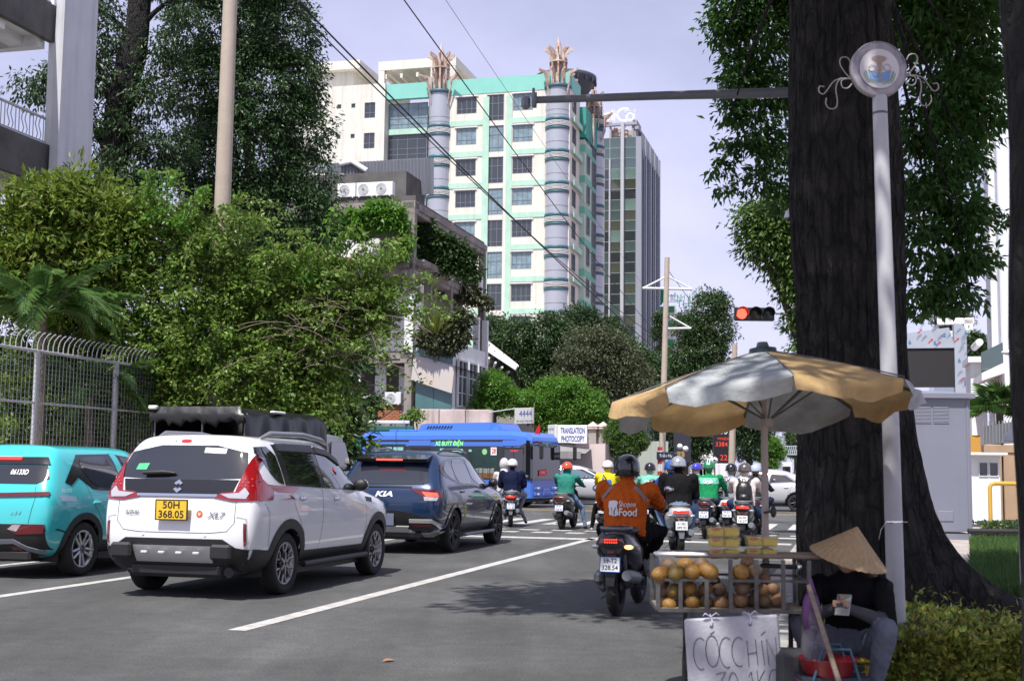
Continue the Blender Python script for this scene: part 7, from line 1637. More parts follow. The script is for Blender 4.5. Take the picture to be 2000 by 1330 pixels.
# 4 green Grab jacket on a black motorcycle
t,M=scooter('black motorcycle under the rider with the striped green helmet',1378,1052,HD+.03,P_BLK,['59-X3','812.40'],lit=False)
o,bv=rider('person in two tone green courier jacket and striped green helmet',M,(C_GR,C_DJEAN,SKIN),hip=(0,-.12,.84),lean=.09,helmet=helmet_mat('green',(.01,.20,.07)),wide=1.22,feet=('board','board'))
back_patch('shoulder_panel',[(-.20,1.25),(.20,1.25),(.22,1.13),(.0,1.10),(-.22,1.13)],bv,C_LG,o,.006); on_back('Grab',.11,bv,o,0,1.17,M_WHITEINK,width=.20,bold=.03)
q=MB(M @ Matrix.Translation((0,-.02+.065,1.26+.225)))
for s in (-.025,.025): q.tube([(s,.15*math.cos(a),.135*math.sin(a)) for a in np.linspace(.5,2.9,12)],.009,6)
so=q.obj('helmet_stripe',M_WHITEINK); so.parent=o; so.matrix_parent_inverse=o.matrix_world.inverted()
# 5 grey hooded rider
t,M=scooter('pale scooter with lit tail lamp left of the backpack rider',1422,1050,HD,P_WHT,['59-D1','447.02'])
o,bv=rider('person in grey hooded top and glossy black helmet beside the backpack rider',M,(C_GHOOD,C_DJEAN,SKIN),hip=(.03,-.12,.80),lean=.10,helmet=helmet_mat('black',(0,0,0)),wide=1.02,hs=.98)
# 6 dark jacket, pale blue helmet
t,M=scooter('dark scooter right of the backpack rider',1474,1048,HD+.02,P_BLK,['59-K1','205.66'],lit=False)
o,bv=rider('person in dark jacket and pale blue helmet right of the backpack rider',M,(cloth('charcoal',(.03,.03,.035)),C_DJEAN,SKIN),hip=(-.02,-.1,.79),lean=.1,helmet=helmet_mat('pale_blue',(.42,.48,.66)),hs=.98)
# 7 mint Grab jacket behind the orange rider
t,M=scooter('scooter hidden behind the orange jacket rider',1262,1041,HD,P_BLK,['59-P2','118.30'],lit=False)
o,bv=rider('person in mint green courier jacket and black helmet behind the orange rider',M,(C_LG,C_DJEAN,SKIN),hip=(0,-.12,.80),lean=.09,helmet=helmet_mat('black',(0,0,0)),wide=1.1)
back_patch('lower_panel',[(-.2,1.06),(.2,1.0),(.19,.82),(-.19,.82)],bv,C_DGR,o,.006); on_back('Grab',.10,bv,o,0,1.13,M_WHITEINK,width=.18,bold=.03)
# 8 yellow be jacket
t,M=scooter('black motorbike with white plate under the yellow jacket rider',1181,1040,HD-.03,P_BLK,['59-Y2','653.18'],lit=False)
o,bv=rider('person in yellow printed courier jacket and white helmet with black shoulder strap',M,(C_YEL,C_BLK,SKIN),hip=(-.02,-.14,.84),lean=.06,helmet=helmet_mat('white',(.72,.70,.68)),wide=1.14,feet=('down','board'),shoe=mat('white_sock_shoe',(.55,.55,.60),.7))
BEB=mat('be_blue',(.02,.14,.42),.5); on_back('be',.22,bv,o,-.01,1.13,BEB,width=.22,bold=.03); on_back('Food',.12,bv,o,-.01,.99,BEB,width=.22); on_back('be be be',.05,bv,o,0,.89,BEB,width=.2)
q=MB(); bp=[shoot(bv,REAR,x,z) for x,z in ((-.10,1.27),(-.02,1.17),(.08,1.04),(.17,.94))]; q.tube([h+n*.012 for h,n in bp],.013,6); q.obj('shoulder_strap',M_BLACKP,o)
# 9 teal shirt on bronze scooter
t,M=scooter('bronze scooter with grey fender under the teal shirt rider',1097,1034,HD+.02,P_BRONZE,['59-E1','028.65'],lit=False,wide=1.2,exh=M_GALV)
o,bv=rider('person in teal shirt with orange red helmet on the bronze scooter',M,(C_TEAL,C_JEAN,SKIN),hip=(0,-.18,.80),lean=.05,helmet=helmet_mat('orange_red',(.70,.08,.03)),wide=1.18,feet=('board','down'),bare=True)
q=MB(); q.tube([(0,-.10,1.22),(0,-.075,1.29),(0,-.06,1.36)],[.095,.088,.10],14); q.obj('neck_scarf',C_TEAL,o)
# 10 navy pillion and white hooded driver
t,M=scooter('silver and black scooter with lit lamp carrying navy and white clad people',997,1029,HD-.24,P_BLK,['59-C3','731.21'],big=True)
for s in (-1,1): q=MB(); q.loft([[(s*.10,-.86,.64),(s*.155,-.82,.66),(s*.16,-.70,.66),(s*.12,-.80,.60)],[(s*.11,-.85,.69),(s*.15,-.80,.71),(s*.165,-.68,.70),(s*.12,-.8,.66)]],smooth=False); q.obj('side_trim',P_SIL,t)
o,bv=rider('person in navy jacket and white helmet riding pillion behind the white hood',M,(C_NAVY,C_GREYP,SKIN),hip=(.03,-.42,.86),lean=.05,grips='lap',feet=('peg','peg'),helmet=helmet_mat('white',(0,0,0)),wide=1.27,shoe=mat('tan_shoe',(.16,.10,.06),.7))
o,bv=rider('person in white hooded top driving in front of the navy jacket',M,(C_WHITE,C_GREYP,SKIN),hip=(-.17,-.02,.84),lean=.08,hood=True,wide=1.02,feet=('board','down'))
# 11 purple-blue helmet between the black jacket and the green Grab jacket
t,M=scooter('scooter ahead of the rider with the striped green helmet',1352,1030,HD,P_WHT,['59-H1','340.07'],lit=False)
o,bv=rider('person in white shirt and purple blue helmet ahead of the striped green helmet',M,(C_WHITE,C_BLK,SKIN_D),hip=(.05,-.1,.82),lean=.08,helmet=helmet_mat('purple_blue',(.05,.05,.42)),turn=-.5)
# ------------------------------------------------------------------ fruit cart, parasol, vendor
DC=7.15                                             # distance of the cart front
cx=P(1432,1100,DC); cart0=Vector((cx.x,DC,0)); CH=0.03
t=thing('fruit_cart','metal framed fruit cart with plank top and wire mesh compartments','cart',cart0,-CH)
CM=RF(cart0,CH); CI=CM.inverted()
def cl(px,py,y=0.0):
 o=CI @ EYE; d=CI.to_3x3() @ ray(px,py); return o+d*((y-o.y)/d.y)
xl,xr=cl(1285,1130).x,cl(1580,1130).x; zt,zm,zb=cl(1430,1092).z,cl(1400,1133).z,cl(1400,1192).z
DP=.42
STL=mat('worn_angle_steel',(.10,.098,.095),.5,metal=.4,var=.4,vs=14)
def bar(a,b,w,name='frame_bar',m=STL):
 q=MB(); a,b=Vector(a),Vector(b); d=b-a; ln=d.length; M=Matrix.Translation(a) @ d.to_track_quat('Z','Y').to_matrix().to_4x4(); q.box((0,0,ln/2),(w,w*.8,ln),M=M);
 k=int(ln/.06)
 for i in range(k): q.box((0,-w*.42,.03+i*.06),(w*.35,.003,w*.5),1,M=M)
 return q.obj(name,[m,M_BLACKP],t)
xs=[xl]+[cl(p,1160).x for p in (1329,1380,1427,1477,1530)]+[xr]
for x in xs: bar((x,0,zb),(x,0,zm if x < cl(1400,1160).x else zt),.022)
bar((xl,0,zm),(cl(1400,1133).x,0,zm),.018); bar((cl(1430,1133).x,0,zm),(xr,0,zm),.018); bar((xl,0,zb),(xr,0,zb),.024)
for x in (xl,xr): bar((x,DP,zb),(x,DP,zt),.022); bar((x,0,zb),(x,DP,zb),.02); bar((x,0,zm),(x,DP,zm),.016)
bar((xl,DP,zb),(xr,DP,zb),.022); bar((xl,DP,zm),(xr,DP,zm),.016)
q=MB(); q.box(((xl+xr)/2,DP/2,zb+.004),(xr-xl,DP,.012)); q.obj('floor_board',M_WOOD,t)
q=MB()
for i in range(24): q.box((cl(1500,1150).x+(xr-cl(1500,1150).x)*i/23,DP-.01,(zb+zm)/2+.04),(.0025,.0025,zm-zb+.08))
for i in range(12): q.box(((cl(1500,1150).x+xr)/2,DP-.01,zb+(zm-zb+.08)*i/11),(xr-cl(1500,1150).x,.0025,.0025))
tag(q.obj('wire_mesh',M_GALV,t),kind='stuff')
pz=cl(1500,1090,.2).z; x0,x1=cl(1290,1090,.2).x,cl(1592,1090,.2).x
q=MB(); q.box(((x0+x1)/2+.05,.30,pz+.012),(x1-x0-.05,.30,.022),b=.006); q.obj('plank',M_WOOD,t)
q=MB(); q.box((x0+.11,.16,pz+.02),(.30,.10,.02),b=.008); q.obj('white_lid',M_FRAME_W,t)
for x in (xl,xl+.45,xr): bar((x,.16,zt-.01),(x,.16,pz),.02)
for x,z0 in ((xl+.19,0),(xr-.03,.12)): bar((x,.03,z0),(x,.03,zb),.025,'leg'); bar((x,DP-.03,z0),(x,DP-.03,zb),.025,'leg')
for x in (xl+.2,xr-.2):
 M=Matrix.Translation((x,DP/2,.25)) @ Matrix.Rotation(math.pi/2,4,'Y'); q=MB(M); q.lathe([(.19,-.02),(.21,-.025),(.24,-.01),(.24,.01),(.21,.025),(.19,.02)],24,cap=False); q.lathe([(.03,-.03),(.03,.03)],10)
 for k in range(12): q.tube([(.02,0,0),(.19*math.cos(k*.5236),.19*math.sin(k*.5236),0)],.003,4)
 q.obj('wheel',M_TYRE,t)
# handlebar with rubber grip on the right
q=MB(); q.tube([(cl(1505,1115).x,.3,cl(1505,1112).z),(cl(1558,1108).x,.05,cl(1558,1108).z)],.013,10); q.obj('handle_grip',M_BLACKP,t)
q=MB(); q.lathe([(.012,0),(.02,.01),(.012,.022)],12,M=Matrix.Translation((cl(1560,1108).x,.045,cl(1560,1108).z)) @ Matrix.Rotation(math.pi/2,4,'Y')); q.obj('handle_cap',M_CHROME,t)
q=MB(); q.tube([(cl(1512,1005).x,.35,cl(1512,1005).z),(cl(1530,1003).x,.35,cl(1530,1003).z)],.006,6); q.ball((cl(1532,1003).x,.35,cl(1532,1003).z),(.018,.012,.035),10,7); q.obj('cart_mirror',M_BLACKP,t)
# ambarella fruit, one by one
FR=[mat('fruit_gold',(.33,.165,.014),.5,var=.35,vs=9,col2=(.15,.075,.03),bump=.15,bs=40),mat('fruit_green_gold',(.23,.15,.022),.5,var=.4,vs=10,col2=(.12,.075,.03),bump=.15,bs=40),mat('fruit_brown',(.17,.10,.045),.6,var=.45,vs=12,col2=(.085,.055,.035),bump=.2,bs=40),mat('fruit_tan',(.27,.14,.06),.6,var=.3,vs=10,col2=(.13,.07,.035),bump=.15,bs=40)]
fm=[]
for i,m_ in enumerate(FR):
 q=MB(); q.lathe([(.001,-.5)]+[(.5*math.sin(a)*(1+.03*math.sin(a*3+i)),-.5*math.cos(a)) for a in np.linspace(.25,math.pi-.18,11)]+[(.03,.485),(.001,.47)],18); q.ball((0,0,.49),(.05,.05,.03),8,4); fm.append(q.mesh('fruit',m_))
fr_rng=random.Random(8)
def fruit(px,py,w,k,y,label):
 p=cl(px,py,y); o=bpy.data.objects.new('fruit',fm[k]); link(o); o.matrix_world=CM @ Matrix.Translation(p) @ Euler((fr_rng.uniform(1.1,2.0),fr_rng.uniform(-.5,.5),fr_rng.uniform(0,6))).to_matrix().to_4x4() @ Matrix.Diagonal((w*fr_rng.uniform(.92,1.04),w*fr_rng.uniform(.94,1.05),w*fr_rng.uniform(1.05,1.3),1)); tag(o,label,'fruit','ripe fruit piled in the cart compartments')
top=[(1305,1106,31,2,.10),(1337,1105,30,0,.10),(1369,1104,31,2,.10),(1290,1121,30,0,.02),(1321,1119,30,1,.02),(1352,1117,31,0,.02),(1384,1115,31,0,.02)]
for i,(a,b,w,k,y) in enumerate(top):
 fruit(a,b,w*DC/FPX*1.06,k,y,['grey brown fruit left in the upper back row','golden fruit in the middle of the upper back row','dark grey brown fruit right in the upper back row beside the plank','golden fruit at the left end of the front row on the cart rail','mottled green gold fruit second in the front row on the cart rail','golden brown fruit third in the front row on the cart rail','large golden fruit at the right end of the front row on the cart rail'][i])
for i,(a,b,w,k,y) in enumerate([(1461,1100,26,3,.10),(1447,1117,28,0,.02),(1474,1115,27,2,.04)]):
 fruit(a,b,w*DC/FPX*1.06,k,y,['tan fruit on top of the small pile of three','golden fruit at the left of the small pile of three','brown fruit at the right of the small pile of three'][i])
low=[(1295,1154,24,2,.07),(1316,1153,27,1,.04),(1304,1180,28,0,.04),(1326,1178,20,2,.12),(1347,1148,27,0,.06),(1378,1149,26,3,.08),(1352,1176,29,0,.04),(1380,1177,26,1,.1),(1405,1152,24,2,.12),(1408,1178,28,3,.06),(1297,1138,22,2,.2),(1340,1136,22,2,.22),(1396,1133,20,2,.2),
 (1451,1147,29,2,.04),(1446,1172,27,3,.05),(1470,1173,23,2,.12),(1489,1152,24,3,.06),(1509,1149,24,3,.08),(1492,1173,26,2,.05),(1519,1171,25,3,.07),(1493,1130,22,3,.15),(1462,1138,22,2,.2),(1440,1135,20,2,.22),(1366,1162,22,2,.25),(1330,1164,22,1,.25),(1425,1165,22,2,.3),(1478,1160,22,2,.25)]
bd=(1329,1380,1427,1477,1530); slot={}
for f_ in low: slot.setdefault((sum(f_[0] > q for q in bd),'back' if f_[4] > .14 else ('upper' if f_[1] < 1162 else 'lower')),[]).append(f_)
for (c_,r_w),L_f in slot.items():
 for i,(a,b,w,k,y) in enumerate(sorted(L_f)):
  pos='' if len(L_f) == 1 else ('left ' if i == 0 else ('right ' if i == len(L_f)-1 else 'middle ')); fruit(a,b,w*DC/FPX*1.06,k,y+.02,f"{pos}{('golden', 'greenish', 'grey brown', 'tan')[k]} fruit in the {r_w} row of the {('first', 'second', 'third', 'fourth', 'fifth')[c_]} compartment from the left")
# boxes of cut fruit
CL=mat('clear_plastic_box',(.75,.72,.5),.15,alpha=.16,spec=.6); CUT=mat('cut_fruit_yellow',(.66,.46,.02),.4,var=.4,vs=20,col2=(.46,.32,.02),bump=.3,bs=40); CUT2=mat('cut_fruit_pink',(.55,.20,.09),.4,var=.3,vs=20)
def fruit_box(px,py,w,h,y,label,k):
 p=CM @ cl(px,py,y); b=thing('fruit_box',label,'food box',p,-CH+random.uniform(-.06,.06),'clear boxes of cut fruit on the plank'); W_,H_=w*DC/FPX*1.04,h*DC/FPX*1.02
 q=MB(); q.loft([[(-W_/2*s,-.055*s,z),(W_/2*s,-.055*s,z),(W_/2*s,.055*s,z),(-W_/2*s,.055*s,z)] for s,z in ((.90,0),(1,H_*.8),(1.05,H_*.82),(1.05,H_*.9),(.97,H_))],smooth=False); q.obj('clear_shell',CL,b)
 for i,sx in enumerate((-1,1)):
  for j in range(2):
   q=MB(); q.box((sx*W_*.235,-.024+.05*j,H_*.43),(W_*.45,.046,H_*.80),b=.008,M=Matrix.Rotation(random.uniform(-.06,.06),4,'Y')); q.obj('fruit_slice',CUT,b)
 q=MB(); q.ball((-W_*.28,-.035,H_*.72),(W_*.17,.025,H_*.17),10,6); q.ball((W_*.1,.02,H_*.75),(W_*.12,.025,H_*.15),10,6); q.obj('chilli_salt_packet',CUT2,b)
for i,(a,b,l) in enumerate([(1414,1090,'bottom clear box of cut fruit in the taller stack'),(1413.5,1068.5,'middle clear box of cut fruit in the taller stack'),(1412.5,1048,'top clear box of cut fruit in the taller stack'),(1485,1089,'bottom clear box of cut fruit in the stack of two'),(1487,1066.5,'top clear box of cut fruit in the stack of two')]): fruit_box(a,b,61,21,.27,l,i)
# hanging price board
c0=cl(1336,1208,-.06); c1=cl(1520,1199,-.06); bw=(c1-c0).length; bh=.44
b=thing('price_board','white foam price board hanging from the cart with handwritten black words','sign',CM @ c0,0); b.rotation_euler=Euler((0,-math.atan2(c1.z-c0.z,c1.x-c0.x),-CH))
q=MB(); q.box((bw/2,0,-bh/2),(bw,.022,bh),b=.012); q.obj('board',mat('foam_board',(.43,.43,.475),.7,var=.12,vs=9,bump=.2,bs=60),b)
MK=mat('marker_ink',(.035,.035,.042),.7)
def stroke(pts,n=6):
 p=[Vector((bw*x,-.0125,-bh*(.22+(z-.2)*.80 if z < .75 else .66+(z-.78)*1.2))) for x,z in pts]; q=MB(); q.tube(p,.0035,5,flat=.5); q.obj('pen_stroke',MK,b)
def curve(cx,cz,rx,rz,a0,a1,n=14): return [(cx+rx*math.cos(math.radians(a0+(a1-a0)*i/n)),cz-rz*math.sin(math.radians(a0+(a1-a0)*i/n))) for i in range(n+1)]
stroke(curve(.15,.46,.075,.24,55,290)); stroke(curve(.275,.43,.07,.24,90,450)); stroke(curve(.425,.46,.075,.23,55,290)); stroke(curve(.555,.46,.075,.22,55,290))
stroke([(.645,.30),(.65,.70)]); stroke([(.735,.28),(.745,.68)]); stroke([(.65,.50),(.74,.48)]); stroke([(.80,.30),(.815,.68)]); stroke([(.86,.68),(.85,.28),(.95,.66),(.95,.26)])
stroke([(.265,.17),(.31,.13)]); stroke([(.80,.22),(.845,.17)])
stroke([(.30,.80),(.40,.78),(.33,.90)]); stroke(curve(.34,.97,.06,.09,80,-120)); stroke(curve(.475,.93,.05,.14,90,450)); stroke([(.55,.93),(.62,.92)]); stroke([(.64,.84),(.67,.79),(.68,1.0)]); stroke([(.73,.78),(.74,1.0)]); stroke([(.81,.78),(.745,.89),(.82,1.0)]); stroke(curve(.91,.90,.06,.12,50,300)); stroke([(.90,.92),(.97,.91),(.96,1.0)])
for fx in (.28,.69):
 q=MB(); h0=Vector((bw*fx,-.014,-.045)); q.lathe([(.008,0),(.001,.002)],8,1,M=Matrix.Translation(h0) @ Matrix.Rotation(math.pi/2,4,'X')); tpz=.05
 q.tube([h0,h0+Vector((.006,-.012,.03)),h0+Vector((.0,.03,tpz+.01))],.006,6,flat=.5)
 for s in (-1,1): q.tube([h0+Vector((0,.0,tpz)),h0+Vector((s*.03,-.015,tpz+.022)),h0+Vector((s*.045,-.01,tpz+.008))],[.006,.008,.003],6,flat=.4)
 q.obj('ribbon_tie',[mat('lilac_ribbon',(.55,.52,.68),.6),M_INK],b)
# --- parasol
ap=P(1490,690,7.55); pu=thing('parasol','faded yellow and white street parasol over the fruit cart','parasol',(ap.x,7.55,0),0)
Hn=ap.z+.015; R_=.905; yel=mat('parasol_yellow',(.55,.37,.17),.85,var=.3,vs=4,transl=.2,bump=.5,bs=9,bd=.04); whi=mat('parasol_white',(.40,.42,.42),.85,var=.35,vs=4,transl=.05,bump=.5,bs=9,bd=.04)
TL=Matrix.Translation((0,0,Hn)) @ Matrix.Rotation(-.045,4,'Y') @ Matrix.Rotation(-.08,4,'X')
drop=.28
def canopy(r,a,a0,a1):
 """point on the canopy: ribs run straight, cloth sags a little between them"""
 f=(a-a0)/(a1-a0); sag=math.sin(math.pi*f); rad=R_*r*(1-.055*sag*r); return (rad*math.cos(a),rad*math.sin(a),-drop*(r**1.12)-.035*sag*r*r+.007*math.sin(11*r+a*5+1.3*math.sin(a*9))*r+.005*math.sin(a*23+r*4)*r*r)
for i in range(8):
 a0=2*math.pi*i/8-math.pi/2-math.radians(22.5)-.43; a1=a0+math.pi/4; m_=whi if i % 2 == 0 else yel; q=MB(TL); nr,na=10,8; vs=[]
 for j in range(nr+1):
  for k in range(na+1): vs.append(canopy(.03+.97*j/nr,a0+(a1-a0)*k/na,a0,a1))
 fl=rng.uniform(-.03,.03)
 for j in range(1,4):                              # hanging valance with a scalloped edge
  for k in range(na+1):
   f=k/na; x,y,z=canopy(1,a0+(a1-a0)*f,a0,a1); sc=(.075+.02*math.sin(math.pi*f)+.012*math.sin(9*f+i))*j/3; o_=1+.02*j*math.sin(5*f+i)+fl*j/3; vs.append((x*o_,y*o_,z-sc))
 fs=[(j*(na+1)+k,j*(na+1)+k+1,(j+1)*(na+1)+k+1,(j+1)*(na+1)+k) for j in range(nr+3) for k in range(na)]
 q.add(vs,fs,0,True); q.obj('canopy_panel',m_,pu)
q=MB(TL)
for i in range(8):
 a=2*math.pi*i/8-math.pi/2-math.radians(22.5)-.43; q2=MB(TL); q2.tube([(R_*r*math.cos(a),R_*r*math.sin(a),-drop*r**1.12-.012) for r in np.linspace(.03,1,8)],.007,6); q2.tube([(R_*r*math.cos(a),R_*r*math.sin(a),-drop*r**1.12+.004) for r in np.linspace(.05,1,8)],.004,5); q2.tube([(.5*R_*math.cos(a),.5*R_*math.sin(a),-drop*.5**1.12-.02),(0,0,-.42)],.006,6); q2.obj('rib',M_DGREY,pu)
q.lathe([(.085,-.02),(.08,.012),(.04,.02),(.03,.05),(.001,.055)],16); q.obj('hub_cap',mat('hub_dark',(.04,.06,.06),.5),pu)
q=MB(); q.tube([(.0,0,Hn-.02),(.005,0,Hn-.42)],.014,8); q.tube([(.005,.0,Hn-.42),(.01,.0,.0)],.021,10); q.lathe([(.03,-.03),(.03,.03)],10,M=TL @ Matrix.Translation((0,0,-.42))); q.obj('pole',mat('parasol_pole',(.36,.30,.27),.5),pu)
# --- vendor with conical hat, sitting on a low stool, looking at a phone
DV=7.5; g=P(1665,1100,DV); V0=Vector((g.x,DV,.12)); VM=RF(V0,-2.75) @ Matrix.Scale(.92,4)
VI=VM.inverted()
stool=thing('plastic_stool','small yellow plastic stool under the seated vendor','stool',V0); stool.scale=(.92,.92,.92); q=MB(); q.box((0,0,.245),(.30,.30,.03),b=.01); q.obj('seat',mat('stool_yellow',(.55,.42,.04),.5),stool)
for x in (-1,1):
 for y in (-1,1): q=MB(); q.tube([(x*.11,y*.11,.235),(x*.135,y*.135,0)],[.018,.016],6); q.obj('leg',mat('stool_yellow',(0,0,0)),stool)
C_VB=cloth('vendor_black',(.011,.011,.013)); C_VG=cloth('vendor_grey_trousers',(.15,.16,.20)); C_VGL=cloth('grey_sleeve',(.075,.075,.085))
hip=Vector((0,0,.33)); PA=[([(0,-.03,.31),(0,.02,.45),(0,.07,.60),(0,.11,.70),(0,.14,.76)],[.185,.175,.19,.165,.085],0,.7),([(0,.15,.76),(0,.19,.83)],[.06,.055],0,1.0),([(0,.21,.87),(0,.235,.925)],[.085,.088],2,1.0),([(0,.305,.865),(0,.325,.86)],[.024,.012],2,1.0),([(0,.27,.82),(0,.29,.825)],[.042,.03],2,1.0),([(0,0,.31),(0,.05,.33)],[.185,.17],1,.75)]
hands={}
for s in (-1,1):
 shd=Vector((s*.19,.12,.69)); hd_=Vector((s*.055+.01,.40,.575)); el,wr=ik(shd,hd_,.27,.235,(s*.75,.1,-.7)); PA.append(([shd,el],[.072,.058],0,1.0)); PA.append(([el,wr],[.052,.034],5,1.0)); hands[s]=(wr,(wr-el).normalized())
 hj=Vector((s*.10,.02,.30)); an=Vector((s*.17+.02,.30,.085)); kn,an=ik(hj,an,.42,.40,(s*.45,.8,1.2)); PA.append(([hj,kn],[.10,.072],1,1.0)); PA.append(([kn,an],[.070,.048],1,1.0)); PA.append(([an+Vector((0,-.03,-.05)),an+Vector((0,.12,-.06))],[.038,.03],3,1.0))
 wr,dr=hands[s]; palm=wr+dr*.05; PA.append(([wr,palm],[.032,.036],5,1.0))
 for i in range(4):
  b0=palm+Vector((-s*.012,.006,.026-.018*i)); up_=Vector((-s*.02,.018,.006)); ln=(.9,1,.95,.75)[i]; PA.append(([b0,b0+up_*1.2*ln+dr*.012,b0+up_*2.2*ln+Vector((-s*.006,-.01,0))],[.0105,.0098,.0082],5 if i > 1 else 2,1.0))
 PA.append(([palm+Vector((0,-.012,.025)),palm+Vector((-s*.012,-.028,.052)),palm+Vector((-s*.028,-.030,.066))],[.0125,.0115,.010],2,1.0))
vend,vbv=figure('person',PA,[C_VB,C_VG,SKIN,mat('vendor_sandal',(.05,.04,.04),.7),SKIN,C_VGL],.0115,.007,'seated fruit vendor in conical hat and black top looking at a phone',None,VM,4)
q=MB()
for s in (-1,1): q.ball((s*.034,.305,.893),(.012,.006,.007),8,5,1); q.box((s*.034,.311,.912),(.03,.004,.005),1)
q.box((0,.318,.838),(.04,.006,.008),2); q.obj('face_features',[M_FRAME_W,M_INK,mat('lips',(.30,.09,.08),.5)],vend)
# hat: pleated palm-leaf cone, tilted forward
hat=MB(Matrix.Translation((0.0,.20,.862)) @ Matrix.Rotation(-.13,4,'X') @ Matrix.Rotation(-.30,4,'Y')); vs=[]; nA,nR=64,9
for j in range(nR+1):
 r=.004+.235*j/nR; zz=.208*(1-j/nR)**1.04
 for k in range(nA): a=2*math.pi*k/nA; e=.0032*(1 if k % 2 else -1)*(j/nR); vs.append((r*math.cos(a),r*math.sin(a),zz+e))
hat.add(vs,[(j*nA+k,(j+1)*nA+k,(j+1)*nA+(k+1) % nA,j*nA+(k+1) % nA) for j in range(nR) for k in range(nA)]); hat.add(vs[:nA],[tuple(range(nA))]); hat.tube([(.23*math.cos(a),.23*math.sin(a),0) for a in np.linspace(0,2*math.pi,33)[:-1]],.004,6,closed=True)
hat.obj('conical_hat',mat('palm_leaf_straw',(.50,.345,.19),.7,var=.2,vs=9,stretch=(6,6,.6),transl=.15),vend)
q=MB(VM @ Matrix.Translation((.0,.43,.605)) @ Matrix.Rotation(.9,4,'X')); q.box((0,0,0),(.085,.009,.175),b=.003); ph=q.obj('phone',mat('phone_silver',(.36,.38,.36),.3,metal=.3)); tag(ph,'pale smartphone held in both hands by the seated vendor','phone')
q=MB(VM @ Matrix.Translation((.0,.43,.605)) @ Matrix.Rotation(.9,4,'X'))
for dz in (.05,.062): q.lathe([(.007,0),(.007,.003)],8,M=Matrix.Translation((.022,.004,dz)) @ Matrix.Rotation(-math.pi/2,4,'X'))
q.obj('camera_lens',M_BLACKG,ph)
q=MB(VM); q.tube([(-.08,.02,.78),(-.15,.06,.70),(-.17,.04,.62)],[.04,.035,.012],8); q.obj('hair',mat('brown_hair',(.10,.045,.02),.6),vend); vend.children[-1].matrix_parent_inverse=vend.matrix_world.inverted()
# things between cart and vendor
p=P(1625,1330,6.9); p.z=.12; q=MB(); b=thing('shopping_basket','woven plastic shopping basket in blue and pink holding a red bowl','basket',p)
for i in range(9):
 q=MB(); z0=.02+i*.022; q.loft([[(x*s,y*s,z) for x,y in ((-.16,-.09),(.16,-.09),(.16,.09),(-.16,.09))] for s,z in ((1+.012*i,z0),(1+.012*i+.01,z0+.018))],smooth=False); q.obj('woven_band',mat(('weave_blue','weave_pink','weave_dark')[i % 3],((.03,.08,.13),(.20,.05,.12),(.03,.035,.05))[i % 3],.6),b)
for y in (-.1,.1): q=MB(); q.tube([(-.12,y,.2),(-.07,y,.36),(.07,y,.36),(.12,y,.2)],.009,6); q.obj('handle',mat('weave_blue',(0,0,0)),b)
rb=MB(Matrix.Translation(p+Vector((-.02,0,.20)))); rb.lathe([(.09,0),(.13,.03),(.155,.10),(.165,.105),(.15,.105),(.12,.035),(.001,.02)],28); tag(rb.obj('red_bowl',mat('red_plastic',(.22,.008,.014),.35,coat=.3)),'red plastic bowl sitting in the woven basket','bowl')
p=P(1585,1200,7.0); q=MB(Matrix.Translation((p.x,7.0,p.z))); q.ball((0,0,0),(.05,.04,.13),12,9,noise=.10); q.tube([(0,0,.11),(.0,.02,.19)],[.03,.01],6); tag(q.obj('purple_bag',mat('purple_plastic',(.11,.04,.14),.4,transl=.3)),'purple plastic bag hanging at the right end of the fruit cart','bag')
p=P(1590,1260,6.95); q=MB(Matrix.Translation((p.x,6.95,p.z))); q.ball((0,0,0),(.07,.05,.10),12,9,noise=.14); q.tube([(0,0,.08),(-.01,.03,.2)],[.03,.008],6); tag(q.obj('clear_bag',mat('clear_film',(.22,.20,.24),.2,alpha=.35)),'crumpled see-through bag below the purple plastic bag','bag')
a=P(1579,1142,6.9); e=P(1640,1335,6.7); q=MB(); q.tube([a,e],[.013,.015],8); tag(q.obj('wooden_stick',M_WOOD),'worn wooden stick leaning between the cart and the vendor','stick')
p=P(1560,1290,7.1); p.z=.12; q=MB(Matrix.Translation(p)); q.box((0,0,.16),(.26,.2,.32),b=.03); tag(q.obj('dark_bag',mat('dark_cloth_bag',(.05,.05,.055),.85,bump=.3,bs=20)),'dark cloth bag standing behind the woven basket','bag')
# ------------------------------------------------------------------ big roadside tree
D=11.3; bt=P(1690,1240,D); bt=Vector((bt.x,D,.12))
t=thing('big_tree','huge dark trunked street tree with spreading buttress roots beside the lamp pole','tree',bt); M0=Matrix.Translation(-bt)
def ctr(py): return P({0: 1640}.get(py,1640+(py-0)*.016),py,D)
from mathutils import noise as mn
nA=240; zs=list(np.linspace(.0,1.2,40))+list(np.linspace(1.24,6.5,90)); vs=[]
for z in zs:
 py=920-(z+.12-1.4)/D*FPX; c=P(1640+max(0,py)*.037,max(-200,py),D); r0=.475+.02*math.sin(z*2.0)-.008*z
 for k in range(nA):
  a=2*math.pi*k/nA; fl=0
  for ba,amp,w in ((-.25,1.5,.28),(-.9,.65,.26),(-1.6,.30,.3),(.5,1.0,.3),(1.6,.3,.3)):
   d=(a-ba+math.pi) % (2*math.pi)-math.pi; fl += amp*math.exp(-(d/w)**2)*math.exp(-z/.38)
  u_=Vector((math.cos(a)*7,math.sin(a)*7,z*.55)); w_=Vector((math.cos(a)*19,math.sin(a)*19,z*1.5)); rg_=-.055*abs(mn.noise(u_))-.035*abs(mn.noise(w_))+.02*mn.noise(u_*.4)+.04; fl += .04*math.exp(-z/1.0)
  vs.append((c.x+(r0+fl+rg_)*math.cos(a),D+(r0+fl+rg_)*math.sin(a),z+.10-.25*max(0,fl-.8)*math.exp(-z/.2)))
